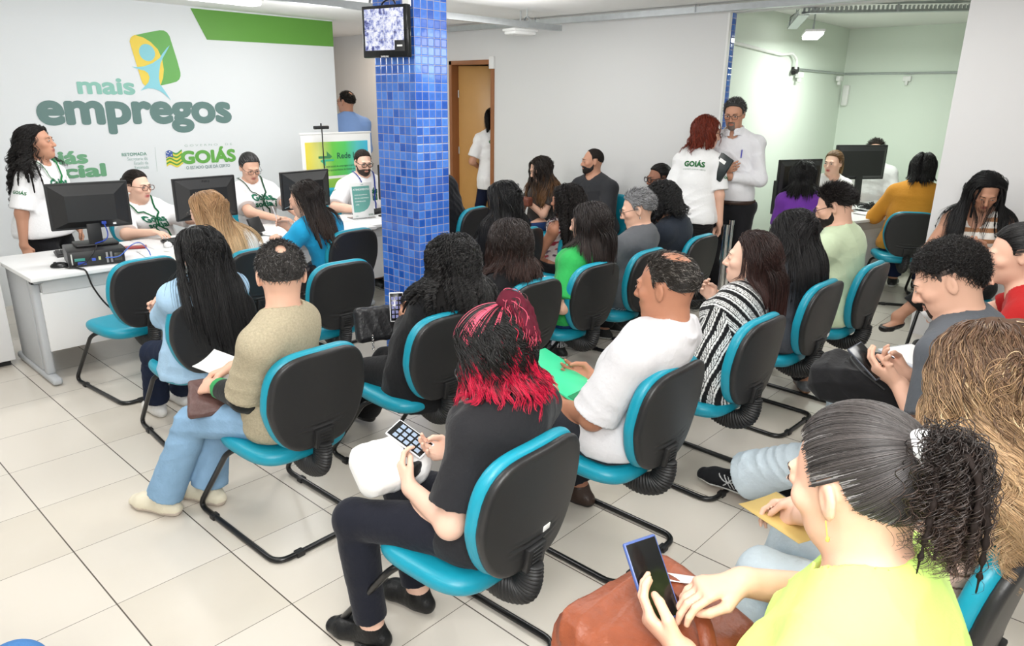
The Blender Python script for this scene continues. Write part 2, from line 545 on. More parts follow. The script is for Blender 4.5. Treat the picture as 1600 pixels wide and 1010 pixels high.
class Body:
    """a posed figure: joints from targets, then implicit shapes for skin and clothes"""

    def __init__(B, hip, face, head, hyaw=None, hpitch=0, hroll=0, s=1.0, bulk=1.0, belly=0.0, gen='f', shw=None, syaw=None,
                 hands=(None, None), feet=(None, None), stand=False, fist=(0.7, 0.7), palm=(None, None), hdir=(None, None), elbow=(None, None), knee=(None, None), toe=(0, 0), hs=None, neck=1.0):
        B.s, B.bulk, B.belly, B.gen = s, bulk, belly, gen
        f = math.radians(face)
        B.F = V(math.cos(f), math.sin(f), 0); B.R = V(math.sin(f), -math.cos(f), 0)
        B.hip = V(*hip); B.hc = V(*head)
        hy = math.radians(face if hyaw is None else hyaw); hp = math.radians(hpitch)
        hF = V(math.cos(hy), math.sin(hy), 0); hR = V(math.sin(hy), -math.cos(hy), 0)
        hF = hF * math.cos(hp) - UP * math.sin(hp)
        hU = np.cross(hR, hF)
        c, n = math.cos(math.radians(hroll)), math.sin(math.radians(hroll))
        hR, hU = c * hR - n * hU, n * hR + c * hU
        B.hF, B.hR, B.hU = hF, hR, hU
        B.hM = np.array([hR, hF, hU])
        B.hs = s if hs is None else hs
        h = B.hs
        B.nb = B.hc - hU * 0.115 * h - hF * 0.03 * h - UP * 0.055 * s * neck
        B.tl = np.linalg.norm(B.nb - B.hip)
        lean = B.nb - B.hip
        B.ctrl = B.hip + UP * 0.27 * s + lean * V(1, 1, 0) * 0.18
        sy = f if syaw is None else math.radians(syaw)
        B.sR = V(math.sin(sy), -math.cos(sy), 0); B.sF = V(math.cos(sy), math.sin(sy), 0)
        sw = (0.178 if gen == 'm' else 0.155) if shw is None else shw
        B.tU = nrm(B.nb - B.sp(0.7))
        B.tF = nrm(np.cross(B.tU, B.sR))
        B.sh = [B.nb - B.tU * 0.075 * s + sd * B.sR * sw * s * (0.75 + 0.25 * bulk) + B.tF * 0.012 for sd in (-1, 1)]
        B.el, B.wr = [], []
        ua, fa = 0.285 * s, 0.25 * s
        for i, sd in enumerate((-1, 1)):
            t = hands[i]
            if t is None: t = (0.12 * sd, 0.30, B.hip[2] + 0.13)
            t = B.loc(*t) if len(t) == 3 else V(*t[1:])
            po = elbow[i]
            po = (B.R * sd * 0.55 - UP * 0.8 - B.F * 0.35) if po is None else B.R * po[0] + B.F * po[1] + UP * po[2]
            e, w = ik(B.sh[i], t, ua, fa, po)
            B.el.append(e); B.wr.append(w)
        B.hj, B.kn, B.an, B.toe = [], [], [], []
        for i, sd in enumerate((-1, 1)):
            hj = B.hip + B.R * sd * 0.088 * s
            t = feet[i]
            if t is None: t = (0.1 * sd, 0.02, 0.085) if stand else (0.11 * sd, 0.46 * s, 0.085)
            t = B.loc(*t)
            po = knee[i]
            po = (B.F + UP * 0.55 + B.R * sd * 0.12) if po is None else B.R * po[0] + B.F * po[1] + UP * po[2]
            k, a = ik(hj, t, 0.425 * s, 0.415 * s, po)
            td = math.radians(face - toe[i])
            B.hj.append(hj); B.kn.append(k); B.an.append(a); B.toe.append(V(math.cos(td), math.sin(td), 0))
        B.fist, B.palm, B.hdir = fist, palm, hdir

    def loc(B, x, y, z):
        return V(B.hip[0], B.hip[1], 0) + B.R * x + B.F * y + UP * z

    def hl(B, x, y, z):
        return B.hc + (B.hR * x + B.hF * y + B.hU * z) * B.hs

    def sp(B, t):
        return B.hip * (1 - t) ** 2 + B.ctrl * 2 * t * (1 - t) + B.nb * t * t

    def torso(B, S, e=0.0, k=0.05, low=True):
        s, b = B.s, B.bulk
        m = B.gen == 'm'
        R, sR = B.R, B.sR
        mid = nrm(R + sR)
        e2 = e
        w = dict(p=0.150 if m else 0.162, wa=0.143 if m else 0.128, c=0.158 if m else 0.142, u=0.142 if m else 0.122)
        bb = 0.25 + 0.75 * b
        if low: S.ecap(B.sp(-0.02), B.sp(0.2), R, w['p'] * b * s + e2, 0.112 * b * s + e2, w['wa'] * b * s + e2, 0.10 * b * s + e2, k)
        S.ecap(B.sp(0.2), B.sp(0.5), R, w['wa'] * b * s + e2, 0.10 * b * s + e2, (w['wa'] + w['c']) / 2 * b * s + e2, 0.103 * b * s + e2, k)
        S.ecap(B.sp(0.5), B.sp(0.8), mid, (w['wa'] + w['c']) / 2 * b * s + e2, 0.105 * b * s + e2, w['c'] * bb * s + e2, 0.098 * bb * s + e2, k)
        S.ecap(B.sp(0.8), B.sp(0.96), sR, w['c'] * bb * s + e2, 0.095 * bb * s + e2, w['u'] * 0.62 * s + e2, 0.062 * s + e2, k)
        for i, sd in enumerate((-1, 1)):
            S.cone(B.sp(0.9) + sR * sd * 0.04 * s, B.sh[i] - UP * 0.004, 0.062 * s + e, 0.052 * s * bb + e, k)
            S.cone(B.nb + B.hU * 0.02, B.sh[i] + B.tU * 0.005, 0.040 * s + e, 0.044 * s + e, 0.04)
        if B.gen == 'f':
            for sd in (-1, 1):
                S.ell(B.sp(0.66) + B.tF * 0.075 * bb * s + sR * sd * 0.068 * s, V(0.062, 0.062, 0.062) * s * bb + e, None, 0.03)
        if B.belly:
            S.ell(B.sp(0.3) + B.F * 0.06 * s, V(0.13 * b, 0.13 * b, 0.13) * s * (0.6 + B.belly) + e, None, 0.06)
        return S

    def arm(B, S, i, e=0.0, t=2.0, fl=0.0, k=0.03, loose=0.0):
        """upper arm and forearm; t 0..2 how far down (1 elbow, 2 wrist); fl: flat cuff"""
        s = B.s; b = 0.35 + 0.65 * B.bulk
        m = 1.08 if B.gen == 'm' else 1.0
        a, el, w = B.sh[i], B.el[i], B.wr[i]
        r0, r1, r2, r3 = 0.049 * s * b * m, 0.039 * s * b * m, 0.040 * s * b * m, 0.027 * s * m
        if t <= 1:
            c = a + (el - a) * t
            flatcone(S, a, c, r0 + e, r0 + (r1 - r0) * t + e + loose, k)
            return S
        S.cone(a, el, r0 + e, r1 + e, k)
        if t < 2.01:
            c = el + (w - el) * (t - 1)
            if fl: flatcone(S, el, c, r2 + e, r2 + (r3 - r2) * (t - 1) + e + loose, k)
            else: S.cone(el, c, r2 + e, r2 + (r3 - r2) * (t - 1) + e, k)
        return S

    def legs(B, S, e=0.0, cuff=None, k=0.03, wide=0.0, up=1.0):
        s, b = B.s, 0.3 + 0.7 * B.bulk
        for i in (0, 1):
            h, kn, an = B.hj[i], B.kn[i], B.an[i]
            S.cone(h, kn, 0.084 * s * b + e, 0.056 * s * b + e, 0.04)
            if cuff is None:
                S.cone(kn, an, 0.055 * s * b + e, 0.036 * s + e, k)
                c = kn + (an - kn) * 0.3
                bk = nrm(np.cross(np.cross(an - kn, kn - h), an - kn) + 1e-9)
                S.cone(c - bk * 0.01, kn + (an - kn) * 0.5 - bk * 0.006, 0.05 * s * b + e, 0.042 * s * b + e, k)
            else:
                c = kn + (an - kn) * cuff
                flatcone(S, kn, c, 0.056 * s * b + e, 0.047 * s + e + wide, k)
                bk = nrm(np.cross(np.cross(an - kn, kn - h), an - kn) + 1e-9)
                S.cone(kn + (an - kn) * 0.25 - bk * 0.010, kn + (an - kn) * 0.5 - bk * 0.006, 0.052 * s * b + e, 0.044 * s * b + e, k)
        return S

    def pelvis(B, S, e=0.0):
        s, b = B.s, B.bulk
        S.ecap(B.sp(-0.02), B.sp(0.2), B.R, (0.155 if B.gen == 'm' else 0.166) * b * s + e, 0.115 * b * s + e, 0.14 * b * s + e, 0.10 * b * s + e, 0.05)
        for i in (0, 1):
            S.ell(B.hj[i] - B.F * 0.045 * s, V(0.09, 0.09, 0.085) * s * b + e, None, 0.04)
        return S

    def head(B, S):
        h, M, L = B.hs, B.hM, B.hl
        m = B.gen == 'm'
        S.ell(L(0, -0.018, 0.028), V(0.077, 0.098, 0.092) * h, M, 0.02)
        S.ell(L(0, 0.026, -0.03), V(0.062, 0.066, 0.088) * h, M, 0.03 * h)
        S.ell(L(0, 0.036, -0.073), V(0.050 if m else 0.045, 0.05, 0.045) * h, M, 0.03 * h)
        S.ell(L(0, 0.07, -0.098), V(0.022 if m else 0.018, 0.02, 0.018) * h, M, 0.022 * h)
        for sd in (-1, 1):
            S.ell(L(sd * 0.043, 0.06, -0.02), V(0.022, 0.022, 0.02) * h, M, 0.02 * h)
        S.cone(L(-0.034, 0.084, 0.022), L(0.034, 0.084, 0.022), 0.010 * h, 0.010 * h, 0.016 * h)
        for sd in (-1, 1):
            S.ell(L(sd * 0.033, 0.106, 0.004), V(0.019, 0.017, 0.014) * h, M, 0.012 * h, 's')
        for sd in (-1, 1):
            S.ell(L(sd * 0.032, 0.0805, 0.004), V(0.0145, 0.0145, 0.0125) * h, M, 0.004 * h)
        S.cone(L(0, 0.088, 0.012), L(0, 0.110, -0.030), 0.0075 * h, 0.0115 * h, 0.010 * h)
        for sd in (-1, 1):
            S.ell(L(sd * 0.0115, 0.098, -0.034), V(0.009, 0.010, 0.008) * h, M, 0.006 * h)
        S.ell(L(0, 0.089, -0.0585), V(0.023, 0.011, 0.0062) * h, M, 0.005 * h)
        S.ell(L(0, 0.087, -0.069), V(0.020, 0.012, 0.0072) * h, M, 0.005 * h)
        S.ell(L(0, 0.101, -0.0635), V(0.021, 0.006, 0.0014) * h, M, 0.003 * h, 's')
        for sd in (-1, 1):
            c, n = math.cos(0.25), math.sin(0.25)
            E = np.array([B.hR * math.cos(0.5) + B.hF * sd * math.sin(0.5), -B.hR * sd * math.sin(0.5) * 0 + B.hF, B.hU])
            E = np.array([nrm(B.hR + B.hF * sd * 0.35), nrm(B.hF - B.hR * sd * 0.35 + B.hU * 0.15), nrm(B.hU - B.hF * 0.15)])
            S.ell(L(sd * 0.080, -0.010, -0.006), V(0.0075, 0.018, 0.032) * h, E, 0.008 * h)
            S.ell(L(sd * 0.0885, -0.004, -0.003), V(0.006, 0.010, 0.019) * h, E, 0.004 * h, 's')
        nr = (0.058 if m else 0.049) * h * (0.6 + 0.4 * B.bulk)
        S.cone(L(0, -0.022, -0.05), B.nb + B.tF * 0.012, nr, nr * 1.08, 0.03 * h)
        return S

    def hand(B, S, i):
        s = B.s * (1.04 if B.gen == 'm' else 0.96)
        sd = (-1, 1)[i]
        w = B.wr[i]
        d = nrm(w - B.el[i])
        if B.hdir[i] is not None:
            d = nrm(B.R * B.hdir[i][0] + B.F * B.hdir[i][1] + UP * B.hdir[i][2])
        pn = B.palm[i]
        pn = (-B.R * sd * 0.6 - UP * 0.6 - B.F * 0.2) if pn is None else B.R * pn[0] + B.F * pn[1] + UP * pn[2]
        pn = nrm(pn - d * (pn @ d))          # palm normal
        x = nrm(np.cross(d, pn)) * sd          # towards the thumb for this side
        x = -x if False else x
        c = B.fist[i]
        kx = lambda u, v, n_=0.0: w + d * v * s + x * u * s + pn * n_ * s
        S.ecap(w - d * 0.01, kx(0, 0.085), x, 0.026 * s, 0.018 * s, 0.040 * s, 0.013 * s, 0.02)
        th0 = kx(0.022, 0.022, 0.004); th1 = kx(0.045, 0.055, 0.018); th2 = kx(0.046 - 0.02 * c, 0.088, 0.026 + 0.012 * c); th3 = kx(0.04 - 0.03 * c, 0.112 - 0.012 * c, 0.028 + 0.018 * c)
        S.cone(th0, th1, 0.016 * s, 0.0115 * s, 0.012); S.cone(th1, th2, 0.011 * s, 0.0098 * s, 0.004); S.cone(th2, th3, 0.0098 * s, 0.0078 * s, 0.003)
        for j, (u, ln, v0) in enumerate(((0.029, 0.070, 0.088), (0.0095, 0.080, 0.092), (-0.0105, 0.074, 0.089), (-0.029, 0.058, 0.082))):
            p = kx(u, v0 - 0.012)
            a = 0.12 + c * 0.55 + 0.06 * j * c
            sp = (u / 0.03) * 0.10 * (1 - 0.6 * c)
            dd = nrm(d + x * sp)
            for q, (fr, r0, r1) in enumerate(((0.45, 0.0088, 0.0082), (0.32, 0.0082, 0.0076), (0.23, 0.0076, 0.0062))):
                v = dd * math.cos(a) + pn * math.sin(a)
                p2 = p + v * (ln * fr + (0.012 if q == 0 else 0)) * s
                S.cone(p, p2, r0 * s, r1 * s, 0.003 if q else 0.006)
                p = p2
                a += c * (0.85 if q == 0 else 0.6)
        return S

    def foot(B, S, i, e=0.0):
        s = B.s
        a, t = B.an[i], B.toe[i]
        tl = B.tilt(i)
        sd = np.cross(t, UP)
        p0 = a - UP * 0.05 * s - t * 0.02; p1 = a - UP * 0.06 * s + tl * 0.14 * s
        S.ecap(p0, p1, sd, 0.034 * s + e, 0.03 * s + e, 0.042 * s + e, 0.022 * s + e, 0.03)
        S.cone(a, p0, 0.036 * s + e, 0.03 * s + e, 0.03)
        return S

    def tilt(B, i):
        return B.toe[i]

    def skin(B):
        S = Sdf()
        B.head(S)
        B.torso(S)
        for i in (0, 1):
            B.arm(S, i); B.hand(S, i); B.foot(S, i)
        B.legs(S)
        return S

    def lip_paint(B, lip, blush=None):
        hc, M, h = B.hc, B.hM, B.hs
        def fn(v, c):
            q = (v - hc) @ M.T / h
            w = np.exp(-(q[:, 0] / 0.021) ** 4 - ((q[:, 2] + 0.0635) / 0.0105) ** 4) * (q[:, 1] > 0.07)
            c = c + w[:, None] * (np.asarray(lip) - c)
            ck = np.exp(-((np.abs(q[:, 0]) - 0.045) / 0.025) ** 2 - ((q[:, 2] + 0.025) / 0.025) ** 2) * (q[:, 1] > 0.02) * 0.22
            nose = np.exp(-(q[:, 0] / 0.014) ** 2 - ((q[:, 2] + 0.03) / 0.015) ** 2) * (q[:, 1] > 0.09) * 0.18
            red = c * np.array([1.0, 0.72, 0.68])
            c = c + np.clip(ck + nose, 0, 1)[:, None] * (red - c)
            return c.astype(F32)
        return fn

    # ---- clothes
    def top_sdf(B, e=0.014, sleeve=0.62, loose=0.012, nk=0.060, hem=-0.03, scoop=0.0, fl=True, seed=1, amp=0.003, tank=False, high=0.0, flare=0.0):
        S = Sdf()
        B.torso(S, e)
        s = B.s
        if flare:
            S.ecap(B.sp(0.25), B.sp(0.0) + UP * (hem * 0.6), B.R, 0.15 * B.bulk * s + e, 0.11 * B.bulk * s + e, (0.17 * B.bulk + flare) * s + e, (0.12 * B.bulk + flare) * s + e, 0.05)
        if not tank:
            for i in (0, 1): B.arm(S, i, e, sleeve, fl, 0.03, loose)
        elif tank is True:
            for i, sd in enumerate((-1, 1)):
                S.cone(B.sh[i] + B.sR * sd * 0.065 * s - UP * 0.09, B.sh[i] + B.sR * sd * 0.045 * s + UP * 0.10, 0.062 * s, 0.06 * s, 0.006, 's')
        n0 = B.nb - B.tU * 0.02 * s + B.tF * 0.02
        if nk: S.cone(n0 + B.tU * (0.012 + high), B.hc - B.hU * 0.05, nk * s, (nk + 0.012) * s, 0.006, 's')
        if scoop: S.ell(B.nb + B.tF * 0.08 * s - B.tU * (0.03 + scoop * 0.4) * s, V(0.055, 0.09, 0.05 + scoop) * s, np.array([B.sR, B.tF, B.tU]), 0.008, 's')
        if hem <= -0.02: B.pelvis(S, e + 0.003)
        hp = B.sp(0.0) + UP * hem
        S.clip(hp, -UP, 0.006)
        if amp: S.disp(wrinkles(seed, amp))
        return S

    def collar(B, S, r=0.058, hgt=0.032, th=0.006):
        """a shirt collar as a leaning ring round the neck"""
        s = B.s
        c = (B.nb + B.tU * 0.012 * s + B.tF * 0.012).astype(F32); M = np.array([B.sR, B.tF, B.tU], F32)
        def fn(P):
            q = (P - c) @ M.T
            rr = np.sqrt(q[:, 0] ** 2 + (q[:, 1] * 0.92) ** 2)
            z = q[:, 2] - 0.10 * np.minimum(q[:, 1], 0.05) * -1
            ring = np.abs(rr - (r * s + (hgt * s - z) * 0.35)) - th
            d = np.maximum(ring, np.abs(z - hgt * s * 0.35) - hgt * s * 0.75)
            gap = 0.014 * s - np.abs(q[:, 0]) + np.minimum(z, 0) * 0.2
            return np.where(q[:, 1] > 0.01, np.maximum(d, gap), d)
        S.put('u', fn, c, 0.12 * s, 0.004)
        return S

    def trouser_sdf(B, e=0.012, cuff=0.93, wide=0.015, seed=2, amp=0.003, top=0.07):
        S = Sdf()
        B.pelvis(S, e); B.legs(S, e, cuff, 0.03, wide)
        S.clip(B.sp(top), B.sp(top) - B.sp(top - 0.1), 0.004)
        if amp: S.disp(wrinkles(seed, amp))
        return S

    def shoe_sdf(B, i, kind='shoe'):
        s = B.s * (1.06 if B.gen == 'm' else 0.98)
        a = B.an[i]; t = B.toe[i]
        td = t; sd = np.cross(t, UP)
        z0 = a[2] - 0.085
        S = Sdf()
        c = a * V(1, 1, 0) + UP * z0
        heel = c - td * 0.045 * s; ball = c + td * 0.12 * s; tip = c + td * 0.17 * s
        S.ecap(heel + UP * 0.03, ball + UP * 0.03, sd, 0.034 * s, 0.036 * s, 0.045 * s, 0.034 * s, 0.02)
        S.ecap(ball + UP * 0.028, tip + UP * 0.026, sd, 0.045 * s, 0.033 * s, 0.036 * s, 0.026 * s, 0.02)
        S.cone(c + UP * 0.045, a - UP * 0.005, 0.040 * s, 0.042 * s, 0.03)
        S.cone(c + UP * 0.06, ball + UP * 0.035, 0.038 * s, 0.032 * s, 0.03)
        S.clip(c + UP * 0.002, -UP, 0.004)
        S.clip(a + UP * 0.018, UP, 0.004)
        return S, z0


SKIN_TONES = dict(light=srgb(222, 176, 152), fair=srgb(232, 190, 168), mid=srgb(192, 142, 116), tan=srgb(178, 124, 98), brown=srgb(142, 96, 74), deep=srgb(112, 72, 54))


# ------------------------------------------------------------------ hair
_HY = [-1, -0.6, -0.25, -0.13, 0.26, 0.30, 0.37, 0.44, 0.58, 0.8, 1.0]
_HZ = [-0.80, -0.75, -0.45, 0.03, 0.03, -0.22, -0.22, 0.22, 0.47, 0.60, 0.78]


def hairline_z(y, hairline, back):
    z = np.interp(y, _HY, _HZ)
    return np.where(z > 0.1, z * hairline / 0.80, np.where(z < -0.3, z * back / 1.2, z))


def scalp_roots(B, n, seed=0, hairline=0.80, back=1.2, keep=None):
    rs = np.random.RandomState(seed)
    i = np.arange(n * 2) + 0.5
    ph = np.arccos(1 - 2 * i / (n * 2)); th = np.pi * (1 + 5 ** 0.5) * i
    d = np.stack([np.cos(th) * np.sin(ph), np.sin(th) * np.sin(ph), np.cos(ph)], 1)
    d += rs.normal(size=d.shape) * 0.02
    d /= np.linalg.norm(d, axis=1, keepdims=True)
    y, z = d[:, 1], d[:, 2]
    ok = z > hairline_z(y, hairline, back) + 0.02
    if keep is not None: ok &= keep(d)
    d = d[ok]
    p = V(0, -0.018, 0.028) + d * V(0.077, 0.098, 0.092)
    return d, B.hc + (p * B.hs) @ B.hM


def cap_op(S, B, off=0.008, hairline=0.80, back=1.2, bald=None):
    c = B.hl(0, -0.018, 0.028).astype(F32); M = B.hM.astype(F32); r = (V(0.077, 0.098, 0.092) * B.hs).astype(F32)
    def fn(P):
        q = ((P - c) @ M.T) / r
        k0 = np.sqrt((q * q).sum(1)) + 1e-6
        d = (k0 - 1) * float(r.min()) - off
        qn = q / k0[:, None]
        y, z = qn[:, 1], qn[:, 2]
        h = (hairline_z(y, hairline, back) - z).astype(F32) * 0.075 * B.hs
        d = np.maximum(d, h)
        if bald is not None: d = np.maximum(d, bald(qn))
        return np.maximum(d, (0.55 - k0) * 0.05)
    return S.put('u', fn, c, 0.12 * B.hs + off, 0.006)


def grow(pos, d0, n, step, coll, off, target, gains, pull=0.0, zlim=1e9):
    """march strands: each step turns towards target(pos, i) by gain and keeps off the surface"""
    P = [pos]
    off = np.broadcast_to(off, (len(pos),))
    d = d0 / (np.linalg.norm(d0, axis=1, keepdims=True) + 1e-9)
    p = pos.copy()
    for i in range(n):
        g = gains(i / n)
        t = target(p, i)
        d = d * (1 - g) + t * g
        d /= np.linalg.norm(d, axis=1, keepdims=True) + 1e-9
        q = p + d * (step if np.ndim(step) == 0 else step[:, None])
        if coll is not None:
            D = coll.eval(q)
            m = np.nonzero(D < off)[0]
            if len(m):
                gr = coll.grad(q[m])
                q[m] += gr * (off[m] - D[m])[:, None]
            if pull:
                m = np.nonzero((D > off + 0.002) & (q[:, 2] > zlim) & (D < 0.12))[0]
                if len(m): q[m] -= coll.grad(q[m]) * ((D[m] - off[m]) * pull)[:, None]
        d = q - p; d /= np.linalg.norm(d, axis=1, keepdims=True) + 1e-9
        p = q
        P.append(p)
    return np.stack(P, 1)


def curl(paths, amp, wl, seed=0, group=1, start=0.1, about=None):
    """wind strands into waves: amp metres, wavelength wl"""
    N, M = paths.shape[:2]
    rs = np.random.RandomState(seed)
    seg = np.linalg.norm(np.diff(paths, axis=1), axis=2)
    L = np.concatenate([np.zeros((N, 1)), np.cumsum(seg, 1)], 1)
    g = np.arange(N) // group if np.ndim(group) == 0 else np.asarray(group)
    ph = rs.uniform(0, 6.28, g.max() + 1)[g][:, None] + rs.normal(size=(N, 1)) * 0.4
    wlv = (wl * rs.uniform(0.8, 1.25, g.max() + 1)[g])[:, None]
    T = np.gradient(paths, axis=1); T /= np.linalg.norm(T, axis=2, keepdims=True) + 1e-9
    ref = np.array([0.3, 0.9, 0.2]) if about is None else (paths - about) * V(1, 1, 0.2)
    n1 = np.cross(T, ref); n1 /= np.linalg.norm(n1, axis=2, keepdims=True) + 1e-9
    n2 = np.cross(T, n1)
    ramp = np.clip((L / (L[:, -1:] + 1e-6) - start) / 0.25, 0, 1) * amp
    a = 2 * np.pi * L / wlv + ph
    if about is not None:      # flat S waves along the surface of the hair
        return paths + (ramp * np.cos(a))[..., None] * n1 + (0.45 * ramp * np.sin(a))[..., None] * -n2
    return paths + (ramp * np.cos(a))[..., None] * n1 + (ramp * np.sin(a))[..., None] * n2


def resample(P, m):
    N, M = P.shape[:2]
    t = np.linspace(0, M - 1, m); i = np.minimum(t.astype(int), M - 2); f = (t - i)[None, :, None]
    a = P[:, i]; b = P[:, i + 1]
    pm = P[:, np.maximum(i - 1, 0)]; pp = P[:, np.minimum(i + 2, M - 1)]
    return 0.5 * ((2 * a) + (b - pm) * f + (2 * pm - 5 * a + 4 * b - pp) * f ** 2 + (3 * a - pm - 3 * b + pp) * f ** 3)


def strand_colors(N, M, base, tip=None, t0=0.4, t1=0.9, var=0.25, streak=None, sfrac=0.0, seed=0):
    rs = np.random.RandomState(seed)
    t = np.linspace(0, 1, M)[None, :, None]
    c = np.broadcast_to(np.asarray(base), (N, M, 3)).copy()
    if tip is not None:
        w = np.clip((t - t0 + rs.normal(size=(N, 1, 1)) * 0.1) / (t1 - t0), 0, 1)
        c = c * (1 - w) + np.asarray(tip) * w
    if streak is not None:
        m = rs.uniform(size=N) < sfrac
        c[m] = c[m] * 0.25 + np.asarray(streak) * 0.75
    return c * (1 + rs.normal(size=(N, 1, 1)) * var).clip(0.35, 2.0)


def hair_build(B, parent, org, paths, rad, cols, guides=None, grad_r=0.010, cap=True, base=(0.02, 0.015, 0.012), h=0.007, hairline=0.80, back=1.2, capoff=0.006, bald=None, sides=3, extra=None, gcol=None, name='hair', seed=0, disp=None):
    S = Sdf()
    if cap: cap_op(S, B, capoff, hairline, back, bald)
    if guides is not None:
        for g in guides:
            n = len(g)
            for i in range(n - 1):
                t0, t1 = i / n, (i + 1) / n
                S.cone(g[i], g[i + 1], grad_r * (1 - 0.55 * t0), grad_r * (1 - 0.55 * t1), 0.008)
    if extra: extra(S)
    vs, qs, cs = [], [], []
    n0 = 0
    if S.ops:
        if disp: S.disp(disp)
        v, q = S.nets(h)
        vs.append(v); qs.append(q)
        c = np.tile(np.asarray(base), (len(v), 1))
        if gcol is not None: c = gcol(v, c)
        cs.append(c); n0 = len(v)
    if paths is not None and len(paths):
        N, M = paths.shape[:2]
        prof = np.interp(np.linspace(0, 1, M), [0, 0.1, 0.7, 1], [0.7, 1, 0.9, 0.25])[None, :] * rad
        v, q, c = tubes(paths, np.broadcast_to(prof, (N, M)), cols, sides, seed)
        vs.append(v); qs.append(q + n0); cs.append(c)
    me = mesh_np(name, np.concatenate(vs) - org, np.concatenate(qs), None, M_HAIR, np.concatenate(cs).clip(0, 1))
    me.materials.append(M_HAIRBASE)
    if S.ops:
        mi = np.zeros(len(me.polygons), np.int32); mi[:len(qs[0])] = 1
        me.polygons.foreach_set('material_index', mi)
    return link(name, me, parent)


def tangent(d, v):
    return v - d * (d * v).sum(1, keepdims=True)


def hair_long(B, parent, org, coll, length=0.45, col=(0.012, 0.009, 0.008), n=500, part=0.0, off=0.012, wave=0.0, wl=0.07, tip=None, t0=0.4, t1=0.95, rad=0.0016, backcomb=0.5, seed=0, fwd=0.0, grp=6, streak=None, sfrac=0, h=0.007, vol=0.0, hairline=0.80, var=0.25, gr=0.013, layers=0.12, side_back=0.0, curlstart=0.1, keep=None, sideband=1.0, fall=0.55, clump=None, hold=0.14, flat=False, shield=False):
    rs = np.random.RandomState(seed)
    if shield:                 # keeps the strands off the face
        C2 = Sdf(); C2.ops = list(coll.ops); C2.ell(B.hl(0, 0.085, -0.035), V(0.082, 0.075, 0.135) * B.hs, B.hM, 0.02); coll = C2
    d, p = scalp_roots(B, int(n * 1.6), seed, hairline, keep=keep)
    W = d @ B.hM
    sgn = np.where(d[:, :1] > part, 1.0, -1.0)
    crown = np.clip((d[:, 1:2] + 0.25) * 2, 0, 1)            # in front of the crown: comb sideways; behind: comb back and down
    d0 = B.hR * sgn * (0.9 * crown + 0.25 * sideband) - B.hF * (backcomb + 0.35 * (1 - crown)) + B.hF * fwd + B.hU * (vol * 2)
    d0 = tangent(W, d0) + W * vol
    steps = 18
    L = length * (1 + rs.normal(size=len(p)) * layers).clip(0.6, 1.25)
    # strands starting high travel over the head first
    step = (L + 0.05 * d[:, 2].clip(0, 1)) / steps
    out = off * 0.8 + 0.006 + rs.uniform(0, 1, len(p)) * 0.009
    gi = np.arange(0, len(p), max(1, len(p) // 130))
    out[gi] = off * 0.45
    tgt = lambda q, i: np.tile(-UP - B.F * side_back, (len(q), 1))
    P = grow(p, d0, steps, step, coll, out, tgt, lambda t: hold + fall * min(1, t * 2.4), 0.35, B.hc[2] - 0.03)
    for _ in range(4): P[:, 1:-1] = 0.5 * P[:, 1:-1] + 0.25 * (P[:, :-2] + P[:, 2:])
    P[:, 1:] += np.cumsum(rs.normal(size=(len(p), steps, 3)) * 0.0005, 1)
    K = max(8, len(P) // max(2, grp))
    lead = rs.choice(len(P), K, replace=False)
    ids = np.argmin(((p[:, None] - p[lead][None]) ** 2).sum(2), 1)
    m = 20 if not wave else int(min(56, max(28, length / wl * 9)))
    Q = resample(P, m)
    ramp = np.clip(np.linspace(-0.15, 1.3, m), 0, 1)[None, :, None]
    ln = lead[ids]
    Q = Q + (Q[ln] - Q) * ramp * (clump if clump is not None else (0.78 if wave else 0.42))
    if wave: Q = curl(Q, wave, wl, seed, ids, curlstart, B.hc if flat else None)
    cols = strand_colors(len(Q), Q.shape[1], col, tip, t0, t1, var, streak, sfrac, seed)
    G = resample(P[gi], 12)
    gr = gr * 0.5
    gc = None
    if tip is not None:
        top = B.hc[2] + 0.1; bot = top - length
        def gc(v, c):
            w = np.clip(((top - v[:, 2]) / (length + 0.1) - t0) / (t1 - t0), 0, 1)[:, None]
            return c * (1 - w) + np.asarray(tip) * 0.75 * w
    return hair_build(B, parent, org, Q, rad, cols, G, gr, True, np.asarray(col) * 0.8, h, hairline, gcol=gc, seed=seed)


def hair_short(B, parent, org, col=(0.02, 0.016, 0.014), n=700, length=0.03, seed=0, lift=0.35, bald=None, capoff=0.007, hairline=0.80, back=0.75, rad=0.0012, grey=None, gfrac=0.0, h=0.006, curly=0.0, comb=(0, -1, 0), keep=None, var=0.3, faces_up=0.0, coll=None):
    rs = np.random.RandomState(seed)
    d, p = scalp_roots(B, int(n * 1.6), seed, hairline, back, keep)
    W = d @ B.hM
    d0 = tangent(W, np.tile(comb[0] * B.hR + comb[1] * B.hF + comb[2] * B.hU, (len(p), 1)) + rs.normal(size=p.shape) * 0.35)
    d0 = d0 / (np.linalg.norm(d0, axis=1, keepdims=True) + 1e-6) + W * lift
    st = length / 6 * rs.uniform(0.6, 1.2, len(p))
    P = grow(p + W * 0.003, d0, 6, st, None, 0, lambda q, i: tangent(W, np.tile(-UP * 0.6, (len(q), 1))) + W * 0.12, lambda t: 0.12)
    Q = resample(P, 7 if not curly else 14)
    if curly: Q = curl(Q, curly, 0.022, seed, 3, 0.0)
    cols = strand_colors(len(Q), Q.shape[1], col, None, var=var, streak=grey, sfrac=gfrac, seed=seed)
    base = np.asarray(col) if grey is None else np.asarray(col) * (1 - gfrac * 0.6) + np.asarray(grey) * gfrac * 0.6
    return hair_build(B, parent, org, Q, rad, cols, None, 0, True, base * 0.9, h, hairline, back, capoff, bald, seed=seed, disp=wrinkles(seed, 0.0015, 160))


